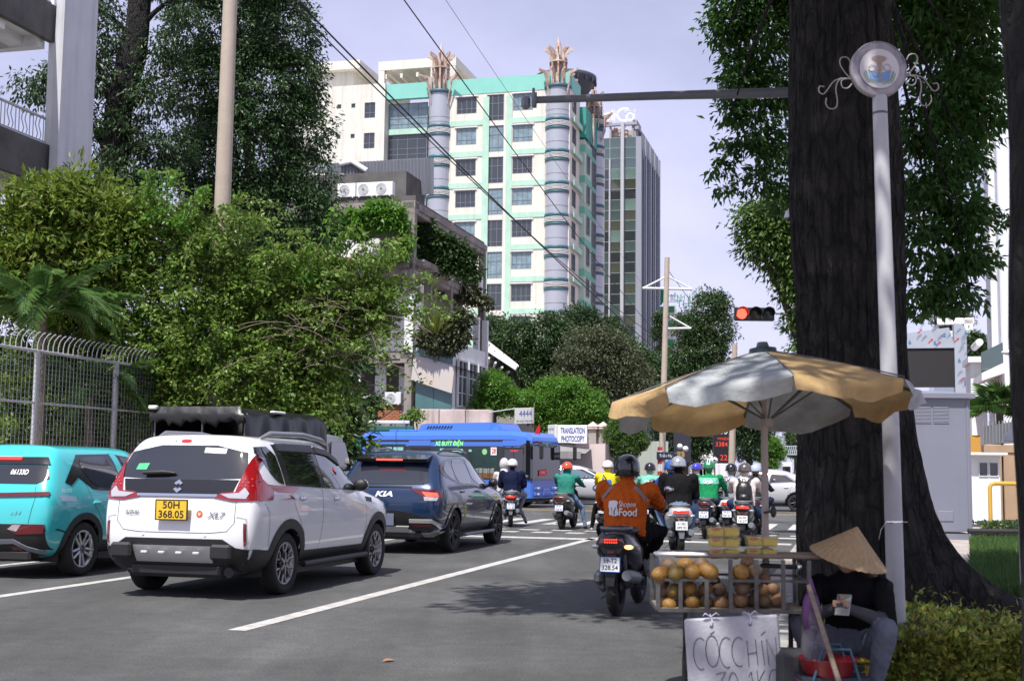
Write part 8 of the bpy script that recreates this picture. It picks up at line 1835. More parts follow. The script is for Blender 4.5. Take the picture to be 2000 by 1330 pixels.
mb=MB(M0); mb.add(vs,[(j*nA+k,j*nA+(k+1) % nA,(j+1)*nA+(k+1) % nA,(j+1)*nA+k) for j in range(len(zs)-1) for k in range(nA)],0,True)
top=P(1640,0,D); top=Vector((top.x,D,6.4))
for dx,dy,dz,r in ((-2.6,-2.0,3.2,.26),(2.4,.6,3.0,.28),(.4,-3.2,3.6,.25),(-1.4,2.2,3.6,.24),(1.2,3.0,3.0,.22)):
 e=top+Vector((dx,dy,dz)); mb.tube(bez(top-UP*.3,top+Vector((dx*.2,dy*.2,dz*.5)),top.lerp(e,.7)+UP*.3,e,8),[r*1.3*(1-.085*i) for i in range(9)],9)
limb_px=[((1690,60),(1900,330),12.6),((1700,20),(1830,480),13.2),((1700,0),(1880,120),12.4),((1700,10),(1900,560),12.8),((1560,30),(1430,220),14),((1570,10),(1420,60),13.6)]
for (a,b_,d) in limb_px:
 p=P(*a,D+.3); e=P(*b_,d); mb.tube(bez(p+UP*.6,p.lerp(e,.3)+UP*.7,p.lerp(e,.7)+UP*.4,e,9),[.03*(1-.09*i) for i in range(10)],6)
mb.obj('trunk',bark_mat('dark_rough_bark',(.029,.0245,.0215),(.006,.0055,.005)),t)
lobR=lobes_px([(1800,60,70),(1870,50,70),(1930,130,50),(1850,160,75),(1800,240,60),(1900,230,55),(1850,310,60),(1800,370,55),(1870,410,50),(1800,470,55),(1880,490,45),(1800,560,42),(1860,570,40),(1790,-20,90),(1900,-40,90)],12.8,1.4)
lobL=lobes_px([(1440,20,60),(1500,60,70),(1400,60,38),(1450,130,55),(1520,170,60),(1430,210,30),(1470,250,48),(1530,290,50),(1490,340,35),(1530,380,38),(1480,-60,90),(1560,-40,90)],15.6,.9)
sprays=[]
for i in range(46):                                   # drooping sprays reaching past the edge of the crown
 R=i < 26; a=P(random.uniform(1840,1900) if R else random.uniform(1430,1490),random.uniform(60,590) if R else random.uniform(10,380),12.8 if R else 15.6)
 e=a+Vector(((.42 if R else -.34)*random.uniform(.5,1),random.uniform(-.3,.3),random.uniform(-.05,.12))); sprays += [tuple(v) for v in bez(a,a.lerp(e,.4)+UP*.08,e+UP*.05,e-UP*.08,9)]
me,_=crown_mesh('crown',lobR+lobL,1900,15,.098,M_LF_DIP,shell=.3,rc=.17,droop=.75,ratio=.42,bumpy=.25,flat=.4)
me.transform(M0); mesh_obj('crown',me,t)
me,_=crown_mesh('crown',[(tuple(top),.05)],1,2,.092,M_LF_DIP,rc=.075,droop=.7,ratio=.42,extra=np.array(sprays)); bpy.data.meshes.remove(me)
me,_=crown_mesh('branch_spray',[(tuple(top),.05)],1,5,.092,M_LF_DIP,rc=.075,droop=.7,ratio=.42,extra=np.array(sprays)); me.transform(M0); mesh_obj('branch_spray',me,t)
over=[((-1.3,9.3,9.9),(1.7,1.8,1.1)),((.6,9.4,9.8),(2.0,2.0,1.3)),((1.6,9.5,9.6),(3.6,3.0,1.6)),((3.6,8.6,9.2),(3.0,2.8,1.8)),((-.4,9.4,10.2),(2.0,2.2,1.2)),((3.4,12.6,8.8),(2.6,2.4,1.6)),((5.6,9.6,8.6),(2.4,3.0,1.8)),((1.8,6.2,9.6),(2.2,1.6,1.0)),((4.2,5.4,9.2),(2.2,1.6,1.1)),((2.6,3.4,9.4),(1.8,1.4,.9)),((.9,2.2,9.8),(2.0,2.2,1.0)),((3.6,1.8,9.4),(2.8,3.0,1.5)),((6.6,6.5,8.8),(2.6,3.4,1.8)),((5.6,13.4,8.4),(2.4,2.6,1.6))]  # upper crown out of view, enlarged and thickened to shade road, trunk and cart
me,_=crown_mesh('crown',over,6400,14,.19,M_LF_DIP,shell=.2,rc=.34,droop=.5,ratio=.5); me.transform(M0); mesh_obj('crown',me,t)
# the pale green tree behind it, further down the street
lb=lobes_px([(1470,420,34),(1500,450,45),(1540,440,45),(1480,480,32),(1530,500,40),(1550,560,30),(1560,620,26),(1550,520,36),(1575,660,20),(1520,410,40),(1560,690,16),(1590,520,60),(1600,620,50)],27,1.0)
b=Vector((P(1590,900,27).x,27,.12)); tree('sunlit_tree','sunlit yellow green tree showing left of the big trunk above the traffic light',b,P(1590,560,27),.2,lb,900,16,.13,leafmat('sunlit_leaf',(.085,.16,.03),transl=.35),shell=.45,rc=.3,droop=.5)
# dark tree stem at the right edge, close by
p=P(2003,900,5.2); q=MB(); vs=[]; zs=np.linspace(0,5,20); c=Vector((p.x+.09,5.2,.12)); sm=thing('near_tree_stem','dark tree stem close by along the right edge of the view','tree',c)
q.tube([(.01*math.sin(z*3)-.006*z,0,z) for z in zs],[.115+.006*math.sin(z*4.1)+(.05*math.exp(-z/.2)) for z in zs],20); q.obj('trunk',bark_mat('near_bark',(.014,.012,.011),(.004,.004,.004)),sm)
# ------------------------------------------------------------------ hedge, grass, planter
def hedge_box(name,label,x0,x1,y0,y1,z0,z1,n,size,m,cat='hedge',twig=True):
 t=thing(name,label,cat,((x0+x1)/2,(y0+y1)/2,z0)); M0=Matrix.Translation(-Vector(((x0+x1)/2,(y0+y1)/2,z0))); V=[]
 u=rng.random((n,3)); fa=rng.random(n); k=fa < .45; u[k,2]=1-.10*rng.random(k.sum())**2; k2=(fa >= .45) & (fa < .85); u[k2,1]=.10*rng.random(k2.sum())**1.5
 pos=np.array([x0,y0,z0])+u*np.array([x1-x0,y1-y0,z1-z0]); pos[:,2] += .035*lumps(pos*3.0,1)*u[:,2]+rng.normal(size=n)*.012; pos[:,1] += .03*lumps(pos*4,2)
 d=rng.normal(size=(n,3))*.7; d[:,2] += .5; d[k2,1] -= .5; nm=rng.normal(size=(n,3))*.6; nm[:,2] += .6; nm[k2,1] -= .7; ln=size*(.6+.7*rng.random(n)); V,F_=leaf_arrays(pos,d,nm,ln,ln*.55); me=np_mesh('foliage',V,F_,False,[m]); me.transform(M0); tag(mesh_obj('foliage',me,t),kind='stuff')
 q=MB(M0)
 for i in range(int((x1-x0)*60)): x=random.uniform(x0,x1); y=y0+.05+random.random()*.3; q.tube([(x,y,z0),(x+random.uniform(-.05,.05),y-.02,z1-.04)],.004,4)
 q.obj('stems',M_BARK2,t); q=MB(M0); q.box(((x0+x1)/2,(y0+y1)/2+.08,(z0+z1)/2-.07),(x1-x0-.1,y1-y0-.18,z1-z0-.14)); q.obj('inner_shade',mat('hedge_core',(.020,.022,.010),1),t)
 return t
xh0,xh1=P(1722,1240,9.2).x,P(2040,1240,9.2).x; zh=P(1800,1236,9.2).z
hedge_box('clipped_hedge','clipped low hedge with yellow green leaves below the lamp pole',P(1724,1240,7.7).x,P(2060,1240,7.7).x,7.6,9.35,.12,.43,19000,.054,M_LF_HED)
# scruffy leaves round the roots
me,_=crown_mesh('root_weeds',[((bt.x+.6,10.35,.22),(1.5,.18,.16)),((bt.x+.1,10.4,.3),(.4,.15,.2))],120,10,.06,M_LF_HED,rc=.12,shell=.2); o=mesh_obj('root_weeds',me); tag(o,'straggly low weeds growing at the foot of the big tree','weeds',kind='stuff')
# lawn strip behind the roots
ga=[G(1896,1190),G(2060,1190),G(2060,1070),G(1896,1070)]; sheet('lawn_soil',ga,.128,M_SOIL)
n=26000; a,b_,c,d=[np.array(v) for v in ga]; u,v=rng.random((n,1)),rng.random((n,1)); pos=(a*(1-u)+b_*u)*(1-v)+(d*(1-u)+c*u)*v; pos[:,2]=.128
dr=rng.normal(size=(n,3))*.25; dr[:,2]=1; ln=.07+.09*rng.random(n); V,F_=leaf_arrays(pos,dr,rng.normal(size=(n,3)),ln,np.full(n,.012)); tag(mesh_obj('lawn_grass',np_mesh('lawn_grass',V,F_,False,[M_GRASS])),'bright green grass strip right of the grey cabinet','grass',kind='stuff')
yk=G(1950,1056,.12).y; q=MB(); q.tube([(P(1890,1000,yk).x,yk,.30),(P(2060,1000,yk).x,yk,.30)],.05,10)
for k in range(4): x=P(1900+k*50,1000,yk).x; q.tube([(x,yk,.1),(x,yk,.3)],.04,8)
o=q.obj('low_rail',M_BLACKP); tag(o,'low black pipe rail along the planting strip','rail')
x0=P(1890,1000,yk+1.2).x; hedge_box('low_planting','low dark planting strip behind the black pipe rail',x0,x0+4,yk+.3,yk+1.1,.12,.42,3500,.07,M_LF_MID)
# ------------------------------------------------------------------ grey cabinet
dcb=25.2; p0=P(1770,1060,dcb); x1_=P(1897,1060,dcb).x; zc=P(1830,768,dcb).z; cb=thing('utility_cabinet','tall grey metal utility cabinet with louvre panels behind the big trunk','cabinet',(p0.x-.6,dcb,.12),-.06)
w=x1_-p0.x+.6; q=MB(); q.box((w/2,.4,(zc-.12)/2+.08),(w,.8,zc-.28),b=.012); q.box((w/2,.42,.06),(w-.04,.78,.12)); q.obj('body',M_CABI,cb)
q=MB(); q.add([(-.1,-.1,zc-.22),(w+.08,-.1,zc-.22),(w+.08,.9,zc-.22),(-.1,.9,zc-.22),(-.1,-.1,zc-.13),(w+.08,-.1,zc-.13),(w+.08,.9,zc-.13),(-.1,.9,zc-.13),(w*.3,.4,zc-.05),(w*.7,.4,zc-.05)],[(0,1,5,4),(1,2,6,5),(2,3,7,6),(3,0,4,7),(4,5,9,8),(5,6,9),(6,7,8,9),(7,4,8),(3,2,1,0)]); q.obj('roof',M_CABI,cb)
lx=lambda px: P(px,900,dcb).x-p0.x+.6; lz=lambda py: P(1830,py,dcb).z-.12
sl=MB(); sl.prism([(0,0),(.012,.012),(.012,.03),(0,.034)],.36,M=Matrix.Rotation(-math.pi/2,4,'Z') @ Matrix.Rotation(0,4,'X'));
sl=MB(); sl.box((0,-.006,0),(.30,.02,.016),b=.006); sme=sl.mesh('louvre',mat('cabinet_louvre',(.26,.27,.33),.5))
for px in (1803,1837):
 for i in range(12): o=mesh_obj('louvre',sme,cb); o.location=(lx(px),0,lz(796)-i*(lz(796)-lz(826))/11)
for i in range(10): o=mesh_obj('louvre',sme,cb); o.location=(lx(1842),0,lz(998)-i*(lz(998)-lz(1016))/9)
q=MB(); q.box((w-.06,-.006,zc*.46),(.03,.016,zc*.88)); q.box((w*.38,-.003,zc*.46),(.012,.01,zc*.86)); q.obj('door_edge',mat('cabinet_edge',(.20,.21,.26),.5),cb)
# ------------------------------------------------------------------ lamp pole with round emblem
dl=8.1; tp=P(1718,188,dl); bp=P(1752,1240,dl); lp=thing('emblem_pole','worn white round pole carrying a faded round school emblem','lamp post',(bp.x+.004,dl,.12)); M0=Matrix.Translation(-lp.location)
q=MB(M0); bot=Vector((bp.x+.005,dl,.12)); q.tube([bot,P(1752,1240,dl),P(1740,840,dl),P(1728,500,dl),tp],[.057,.056,.053,.050,.046],20); q.obj('pole',M_WPAINT,lp)
for py,m_ in ((1019,M_CHROME),(222,M_DGREY)):
 q=MB(M0); c=P(1745.5 if py > 900 else 1719,py,dl); q.lathe([(.055 if py > 900 else .0475,-.008),(.057 if py > 900 else .049,0),(.055 if py > 900 else .0475,.008)],20,cap=False,M=Matrix.Translation(c))
 if py > 900: q.tube([c+Vector((.05,-.02,0)),c+Vector((.075,-.03,.002))],.005,6); q.tube([c+Vector((-.05,-.03,.01)),c+Vector((-.09,-.03,-.05)),c+Vector((-.10,-.02,-.11))],.0014,5)
 q.obj('pole_clamp',m_,lp)
ce=P(1716,136,dl-.02); R_=56*dl/FPX; FE=M0 @ Matrix.Translation(ce) @ Matrix.Rotation(math.pi/2,4,'X') @ Matrix.Rotation(.06,4,'Y')
q=MB(FE); q.lathe([(R_*.97,-.035),(R_*1.02,-.03),(R_*1.02,.008),(R_*.97,.012)],48,cap=False); q.lathe([(.001,-.034),(R_*.98,-.034)],48,cap=False); q.obj('sign_rim',mat('rim_worn',(.34,.33,.34),.5,metal=.2,var=.3,vs=9),lp)
q=MB(FE); rr_=[(R_*.97*(1+.012*math.sin(k*2.1))*math.cos(2*math.pi*k/40),R_*.97*(1+.012*math.sin(k*2.1))*math.sin(2*math.pi*k/40),.008+.004*math.sin(k*1.7)) for k in range(40)]; q.add([(0,0,.004)]+rr_,[(0,1+k,1+(k+1) % 40) for k in range(40)],0,True); q.obj('outer_band',mat('emblem_band',(.42,.38,.42),.5,var=.35,vs=7,col2=(.25,.23,.27)),lp)
q=MB(FE); q.lathe([(.001,.017),(R_*.72,.016)],48,cap=False); q.obj('disc_face',mat('emblem_face',(.62,.58,.61),.6,var=.06,vs=5),lp)
E2=FE @ Matrix.Translation((0,0,.0185)) @ Matrix.Scale(R_,4)
def flat(name,poly,m,z=0): q=MB(E2); q.add([(x,y,z) for x,y in poly],[tuple(range(len(poly)))]); q.obj(name,m,lp)
BLE=mat('emblem_blue',(.17,.30,.55),.6); GRE=mat('emblem_green',(.20,.32,.27),.6); TAN=mat('emblem_tan',(.36,.27,.22),.6)
for s in (-1,1):
 flat('book_page',[(0,-.52),(s*.35,-.38),(s*.42,-.06),(s*.05,-.16),(0,-.2)][::s],BLE,.004); flat('book_edge',[(s*.06,-.54),(s*.42,-.44),(s*.54,-.10),(s*.48,-.08),(s*.38,-.38),(s*.06,-.53)][::s],GRE,.008)
 flat('book_edge',[(s*.06,-.58),(s*.46,-.50),(s*.59,-.16),(s*.56,-.15),(s*.44,-.47),(s*.06,-.565)][::s],GRE,.009)
flat('torch_stem',[(-.03,-.5),(.03,-.5),(.06,.2),(-.06,.2)],TAN,.012)
flat('torch_crown',[(.30*math.cos(a)*(1 if math.sin(a) > 0 else .75),.33+.14*math.sin(a)*(1 if math.sin(a) > 0 else .8)) for a in np.linspace(0,2*math.pi,25)[:-1]],TAN,.006); flat('torch_neck',[(-.10,.22),(.10,.22),(.05,0),(-.05,0)],TAN,.010)
for x,y in ((-.28,-.0),(0,.02),(.28,.04),(-.15,-.18)): q=MB(E2 @ Matrix.Translation((x,y,.016))); q.tube([(.12*math.cos(a),.12*math.sin(a),0) for a in np.linspace(0,2*math.pi,25)[:-1]],.009,5,closed=True); q.obj('ring_mark',mat('ring_grey',(.36,.33,.33),.6),lp)
put_text('band_text','TRƯỜNG ĐẠI HỌC',.15,E2 @ Matrix.Translation((0,.83,.02)),mat('faded_grey',(.32,.29,.34),.6),lp,width=.62)
WI=mat('scroll_wire',(.34,.31,.28),.5,metal=.3)
def scroll(pts,s):
 p=[P(1716+s*(x),y,dl) for x,y in pts]; q=MB(M0)
 pp=[p[0]]
 for i in range(1,len(p)-1): pp += [p[i-1].lerp(p[i],.75),p[i].lerp(p[i+1],.25)] if i > 1 else [p[i]]
 q.tube([Vector(v) for v in chaikin3(p,2)],.0042,6); q.obj('scroll',WI,lp)
def chaikin3(p,n):
 for _ in range(n):
  r=[p[0]]
  for a,b_ in zip(p,p[1:]): r += [a.lerp(b_,.25),a.lerp(b_,.75)]
  p=r+[p[-1]]
 return p
for s,dy in ((-1,6),(1,0)):
 scroll([(55,148+dy),(68,134+dy),(77,118+dy),(74,106+dy),(60,106+dy),(54,118+dy)],s); scroll([(54,149+dy),(72,146+dy),(82,156+dy),(84,172+dy),(80,190+dy),(82,206+dy),(96,208+dy),(104,198+dy),(102,186+dy)],s)
 scroll([(72,147+dy),(88,152+dy),(100,170+dy),(108,180+dy),(118,174+dy),(116,162+dy),(106,164+dy)],s); scroll([(58,148+dy),(74,150+dy),(72,166+dy),(60,168+dy),(52,158+dy)],s)
# ------------------------------------------------------------------ mast arm, traffic lights, camera
da=14.0; am=thing('mast_arm','grey overhead mast arm ending in a small housing, reaching left from the big trunk','mast',P(1640,1000,da)*1); am.location=(P(1640,1000,da).x,da,.12); M0=Matrix.Translation(-am.location)
q=MB(M0); a=P(1640,180,da); e=P(1040,196,da-.6); q.tube([a,P(1545,181,da-.08),P(1300,187,da-.3),e],[.062,.058,.048,.038],14); q.tube([a,(a.x,a.y,.1)],[.075,.09],14); q.obj('arm',M_GREYMET,am)
q=MB(M0); q.lathe([(.012,-.05),(.085,-.045),(.085,0),(.03,.01)],14,M=Matrix.Translation(e) @ Matrix.Rotation(-math.pi/2,4,'Y')); q.box(e+Vector((-.07,0,-.03)),(.10,.1,.14),b=.03); q.box(e+Vector((.01,-.01,.03)),(.03,.04,.2),b=.01); q.obj('end_housing',M_GREYMET,am)
dt=33; c=P(1473,614,dt); tl_=thing('traffic_light','horizontal traffic light with lit red lamp on an arm behind the big trunk','traffic light',(P(1600,900,dt).x,dt,.12)); M0=Matrix.Translation(-tl_.location)
w_=78*dt/FPX; h_=26*dt/FPX; q=MB(M0); q.box(c,(w_,.16,h_),b=.02); q.obj('housing',M_BLACKP,tl_)
for i,m_ in enumerate((M_REDON,mat('unlit_amber',(.03,.025,.015),.3),mat('unlit_green',(.018,.025,.022),.3))):
 p=c+Vector((w_*(-.33+.33*i),-.08,0)); M=M0 @ Matrix.Translation(p) @ Matrix.Rotation(math.pi/2,4,'X'); rl=h_*.40; q=MB(M); q.lathe([(.001,.03),(rl*.7,.025),(rl,.005)],22,cap=False); lo=q.obj('lamp',m_,tl_)
 if i == 0:
  q=MB(M);
  for k in range(60): a_,r_2=k*2.399,rl*.95*math.sqrt((k+.5)/60); q.ball((r_2*math.cos(a_),r_2*math.sin(a_),.03),.013,6,4)
  q.obj('led_dot',mat('led_red',(1,.10,.06),.3,emit=3.5),lo)
 q=MB(M); pts=[(rl*1.12*math.cos(a_),rl*1.12*math.sin(a_)) for a_ in np.linspace(-.3,math.pi+.3,18)]; q.add([(x,y,0) for x,y in pts]+[(x,y+.02,.2) for x,y in pts],[(j,j+1,19+j,18+j) for j in range(17)],0,True); q.obj('visor',M_BLACKP,tl_)
q=MB(M0); a=P(1515,612,dt); b_=P(1600,612,dt); q.tube([a,b_],.035,10); q.tube([(b_.x,dt,.12),(b_.x,dt,b_.z+.3)],[.1,.07],12); q.obj('post',M_GALV,tl_)
dcv=13.4; c=P(1541,424,dcv); cv=thing('dome_camera','white dome security camera against the left edge of the big trunk','camera',c); q=MB(); q.lathe([(.001,.07),(.035,.065),(.045,.03),(.052,.0),(.05,-.01)],16); q.tube([(0,0,.06),(.02,.0,.12),(.35,.1,.14)],.016,8); q.obj('housing',M_FRAME_W,cv); q=MB(); q.ball((0,0,-.012),(.043,.043,.04),14,9); q.obj('dome',M_CARGL,cv)
# signal post left of the bus (seen from the side) with a blue and red sign
ds=36; p=P(688,900,ds); sp_=thing('signal_post','grey signal post seen from the side left of the blue bus','traffic light',(p.x,ds,.12)); zz=lambda py: P(688,py,ds).z-.12
q=MB(); q.tube([(0,0,0),(0,0,zz(780))],.055,12); q.obj('post',M_GALV,sp_)
for py in (798,822): q=MB(); M=Matrix.Translation((.12,-.0,zz(py))) @ Matrix.Rotation(math.pi/2,4,'Y') @ Matrix.Rotation(.15,4,'X'); q.lathe([(.15,0),(.15,.26),(.14,.26),(.14,0)],18,M=M,cap=False); q.obj('visor',M_DGREY,sp_)
q=MB(); q.box((.05,.02,zz(812)),(.14,.26,1.0),b=.03); q.obj('housing',M_BLACKP,sp_)
q=MB(); M=Matrix.Translation((.27,-.1,zz(834))) @ Matrix.Rotation(math.pi/2,4,'X') @ Matrix.Rotation(1.0,4,'Y'); q.lathe([(.001,.005),(.17,.004)],24,0,cap=False,M=M); q.lathe([(.17,-.01),(.21,-.008),(.21,.008),(.17,.01)],24,1,cap=False,M=M); q.obj('sign_disc',[mat('sign_blue_face',(.02,.07,.35),.5),mat('sign_red_rim',(.5,.03,.03),.5)],sp_)
# ------------------------------------------------------------------ poles and wires
dp=27; a=P(452,-60,dp); b_=P(432,470,dp); cp=thing('concrete_pole','tall tan concrete utility pole in front of the ficus tree','pole',(b_.x-.02,dp+.3,.12)); M0=Matrix.Translation(-cp.location)
bb=Vector((b_.x-.03,dp,.12)); q=MB(M0); q.tube([bb,b_,a],[.21,.178,.150],18); q.obj('shaft',M_CONC_P,cp)
for py in (200,250,330): q=MB(M0); q.lathe([(.008,0),(.012,.004)],8,M=Matrix.Translation(P(437,py,dp-.12)) @ Matrix.Rotation(math.pi/2,4,'X')); q.obj('bolt_hole',M_BLACKP,cp)
def upole(label,px,top,d,r,arms,bands=False,pxb=None):
 p=P(pxb or px,900,d); u=thing('utility_pole',label,'pole',(p.x,d,.12),0,'concrete utility poles past the crossing'); tpz=P(px,top,d); q=MB(); q.tube([(0,0,0),(tpz.x-p.x,0,tpz.z-.12)],[r*1.35,r],12); q.obj('shaft',M_CONC_P,u)
 for (pa,pb,rr2) in arms:
  q=MB(Matrix.Translation((-p.x,-d,-.12))); q.tube([P(*pa,d),P(*pb,d)],rr2,6); q.obj('cross_arm',M_FRAME_W,u)
 if bands:
  for i,(ya,yb_) in enumerate(((873,880),(880,893),(893,906),(906,920),(920,934),(934,946))):
   z0,z1=P(1293,yb_,d).z-.12,P(1293,ya,d).z-.12
   if z1 < .02: continue
   q=MB(); q.lathe([(r*1.36,max(z0,0)),(r*1.36,z1)],14,cap=False); q.obj('safety_band',mat('band_white',(.62,.6,.6),.6) if i % 2 else mat('band_red',(.38,.04,.05),.6),u)
  q=MB(); z=P(1298,890,d).z-.12; q.box((.16,-.16,z),(.7,.03,.3),b=.01); u2=q.obj('street_name_plate',mat('plate_navy',(.012,.02,.05),.5),u); put_text('plate_text','Trần Hy',.16,Matrix.Translation((.16,-.178,z)) @ Matrix.Rotation(math.pi/2,4,'X'),M_WHITEINK,u2,width=.5)
 return u
upole('tall concrete utility pole with steel cross arms and red white bands at its foot',1303,503,50,.10,[((1255,563),(1352,565),.05),((1258,562),(1300,541),.035),((1306,541),(1350,564),.035),((1300,642),(1350,641),.045),((1308,618),(1347,640),.035),((1350,565),(1350,590),.02)],True,1291)
upole('concrete utility pole standing beside the black totem',1435,672,62,.13,[((1434,690),(1442,690),.03)],False,1427)
def wire(a,b_,r,sag,label):
 q=MB(); a,b_=Vector(a),Vector(b_); q.tube([a.lerp(b_,t_)-UP*sag*4*t_*(1-t_) for t_ in np.linspace(0,1,28)],r,5); tag(q.obj('overhead_wire',M_WIRE),label,'wire','overhead wires crossing the sky')
wire(P(540,-40,19),P(1303,700,52),.016,.25,'thick black wire with a sleeve running down from the top left')
wire(P(560,0,20),P(1290,665,52),.013,.35,'lower black wire starting beside the ficus crown and falling to the right')
wire(P(760,-40,17),P(1290,660,54),.010,.2,'middle thin black wire falling steeply across the cream block')
wire(P(850,-30,22),P(1262,565,50),.0045,.1,'hair thin wire above the other wires reaching the upper cross arm')
wire(P(1303,525,50),P(1520,780,75),.012,.4,'short wire going from the tall pole top to the pole by the totem')
wire(P(640,850,38),P(793,778,52),.02,.3,'pale slack cable from signal post to the brick balcony')
q=MB(); a=P(583,3,19.4); q.tube([a,a+(P(640,60,20)-a)*.35],.03,8); tag(q.obj('cable_sleeve',M_WIRE),'black cable sleeve on the thick wire near the top of the ficus','cable sleeve')
# ------------------------------------------------------------------ wire fence, left
fd=21.5; f0=P(-30,900,fd); f0.z=.12; s0=f0.dot(RN); t0=f0.dot(RD); FM=RF(f0); fz=lambda py: P(-5,py,fd).z-.12
fe=thing('wire_fence','white steel mesh fence with curved spikes on a low wall at left','fence',f0,-ROAD); zb_,zt_,zmid=fz(886),fz(672),fz(779); Lf=13.0
q=MB(); q.box((0,Lf/2,zb_/2),(.2,Lf,zb_),b=.02); q.obj('base_wall',M_CONC_D,fe)
for i in range(6): q=MB(); q.box((0,i*2.55+1.3,(zb_+zt_)/2),(.07,.07,zt_-zb_)); q.obj('post',M_WPAINT,fe)
for z,r in ((zt_,.03),(zmid,.022),(zb_+.05,.022)): q=MB(); q.tube([(0,0,z),(0,Lf,z)],r,6); q.obj('rail',M_WPAINT,fe)
q=MB()
for i in range(int(Lf/.11)): q.box((0,i*.11,(zb_+zt_)/2),(.006,.006,zt_-zb_))
for i in range(int((zt_-zb_)/.09)): q.box((0,Lf/2,zb_+i*.09),(.006,Lf,.006))
tag(q.obj('wire_mesh',M_GALV,fe),kind='stuff')
q=MB(); q.tube([(0,0,0),(0,0,.12),(.03,0,.22),(.10,0,.30),(.15,0,.32)],.011,6); sm_=q.mesh('spike',M_WPAINT)
for i in range(int(Lf/.155)): o=mesh_obj('spike',sm_,fe); o.location=(0,.05+i*.155,zt_);
# ------------------------------------------------------------------ far street bits
d=70; p=P(1408,900,d); tt=thing('black_totem','tall black totem sign with red figures at the far side of the crossing','sign',(p.x,d,0)); z0,z1=P(1408,905,d).z,P(1408,815,d).z; w_=30*d/FPX
q=MB(); q.box((0,0,z1/2),(w_,.4,z1),b=.03); q.obj('panel',mat('totem_black',(.014,.015,.018),.4),tt); LR=mat('led_digit',(.8,.07,.04),.4,emit=.25)
for s,x,py,sz,m_ in (('30',.12,843,.45,M_WHITEINK),('VYNDK',.12,857,.2,LR),('3384',.0,868,.34,LR),('22',.12,894,.42,LR)): put_text('lettering',s,sz,Matrix.Translation((x,-.205,P(1408,py,d).z)) @ Matrix.Rotation(math.pi/2,4,'X'),m_,tt)
d=56; p=P(1330,900,d); lm=thing('globe_lamp','street lamp with two white globes left of the black totem','lamp',(p.x,d,.12)); zl=P(1330,876,d).z; q=MB(); q.tube([(0,0,0),(0,0,zl-.3)],.05,8); q.tube([(-.3,0,zl-.35),(.25,0,zl-.2)],.025,6); q.obj('post',M_DGREY,lm)
for dx in (-.05,.2): q=MB(); q.ball((dx,0,zl-.05+dx*-.4),.13,14,9); q.obj('globe',M_FRAME_W,lm)
q=MB(); q.box((0,0,P(1325,887,d).z-.12),(.32,.05,.24),b=.01); q.obj('name_board',mat('board_ochre',(.36,.24,.08),.6),lm)
d=52; p=P(1396,900,d); rs=thing('round_sign','small round white sign with a black mark on a dark post','sign',(p.x,d,.12)); zr_=P(1396,899,d).z-.12; q=MB(); q.tube([(0,.03,0),(0,.03,zr_+.2)],.03,8); q.obj('post',M_DGREY,rs); q=MB(); q.lathe([(.001,.02),(.13,.018),(.13,0),(.001,-.002)],24,M=Matrix.Translation((0,0,zr_)) @ Matrix.Rotation(math.pi/2,4,'X')); q.obj('face_panel',M_FRAME_W,rs); q=MB(); q.box((0,-.025,zr_),(.12,.01,.03)); q.box((-.02,-.025,zr_+.03),(.06,.01,.035)); q.obj('mark',M_INK,rs)
d=58; p=P(1405,930,d); p.z=0; kk=thing('white_kiosk','white street kiosk under the round sign beyond the riders','kiosk',p); zk=P(1405,905,d).z; q=MB(); q.box((0,.5,zk-.3),(1.5,1,.6),b=.02); q.box((-.68,.5,zk/2),(.14,1,zk)); q.box((.68,.5,zk/2),(.14,1,zk)); q.box((0,.9,zk/2),(1.4,.1,zk)); q.obj('shell',M_WALLW,kk)
q=MB(); q.box((0,.2,.5),(1.2,.5,1.0)); q.obj('counter',M_DGREY,kk)
for i in range(5): q=MB(); q.box((-.45+.2*i,.4,1.15),(.14,.14,.3+.05*(i % 2)),b=.02); q.obj('goods',mat(('goods_red','goods_ochre')[i % 2],((.3,.08,.06),(.35,.22,.08))[i % 2],.6),kk)
d=57; p=P(1260,870,d); q=MB(Matrix.Translation((P(1245,900,d).x+.9,d-.3,P(1300,860,d).z)))
q.box((1.05,0,0),(.75,.1,2.0),b=.02); tag(q.obj('dark_banner',mat('banner_dark',(.03,.03,.045),.5)),'dark vertical advertising banner behind the tall utility pole','banner')
d=125; a=P(1518,888,d); b_=P(1590,886,d); fb_=thing('footbridge','pale steel truss footbridge across the far street','bridge',(a.x,d,0)); q=MB(); wl=b_.x-a.x; hh=a.z; q.box((wl/2,0,hh+.05),(wl,1.2,.12)); q.box((wl/2,0,hh+.85),(wl,.1,.1)); n_=18
for i in range(n_): q.tube([(wl*i/n_,-.5,hh+.1),(wl*(i+.5)/n_,-.5,hh+.82),(wl*(i+1)/n_,-.5,hh+.1)],.05,5)
q.box((.2,0,hh/2),(.4,1,hh)); q.box((wl,0,hh/2),(.4,1,hh)); q.obj('truss',mat('bridge_steel',(.38,.42,.46),.5),fb_)
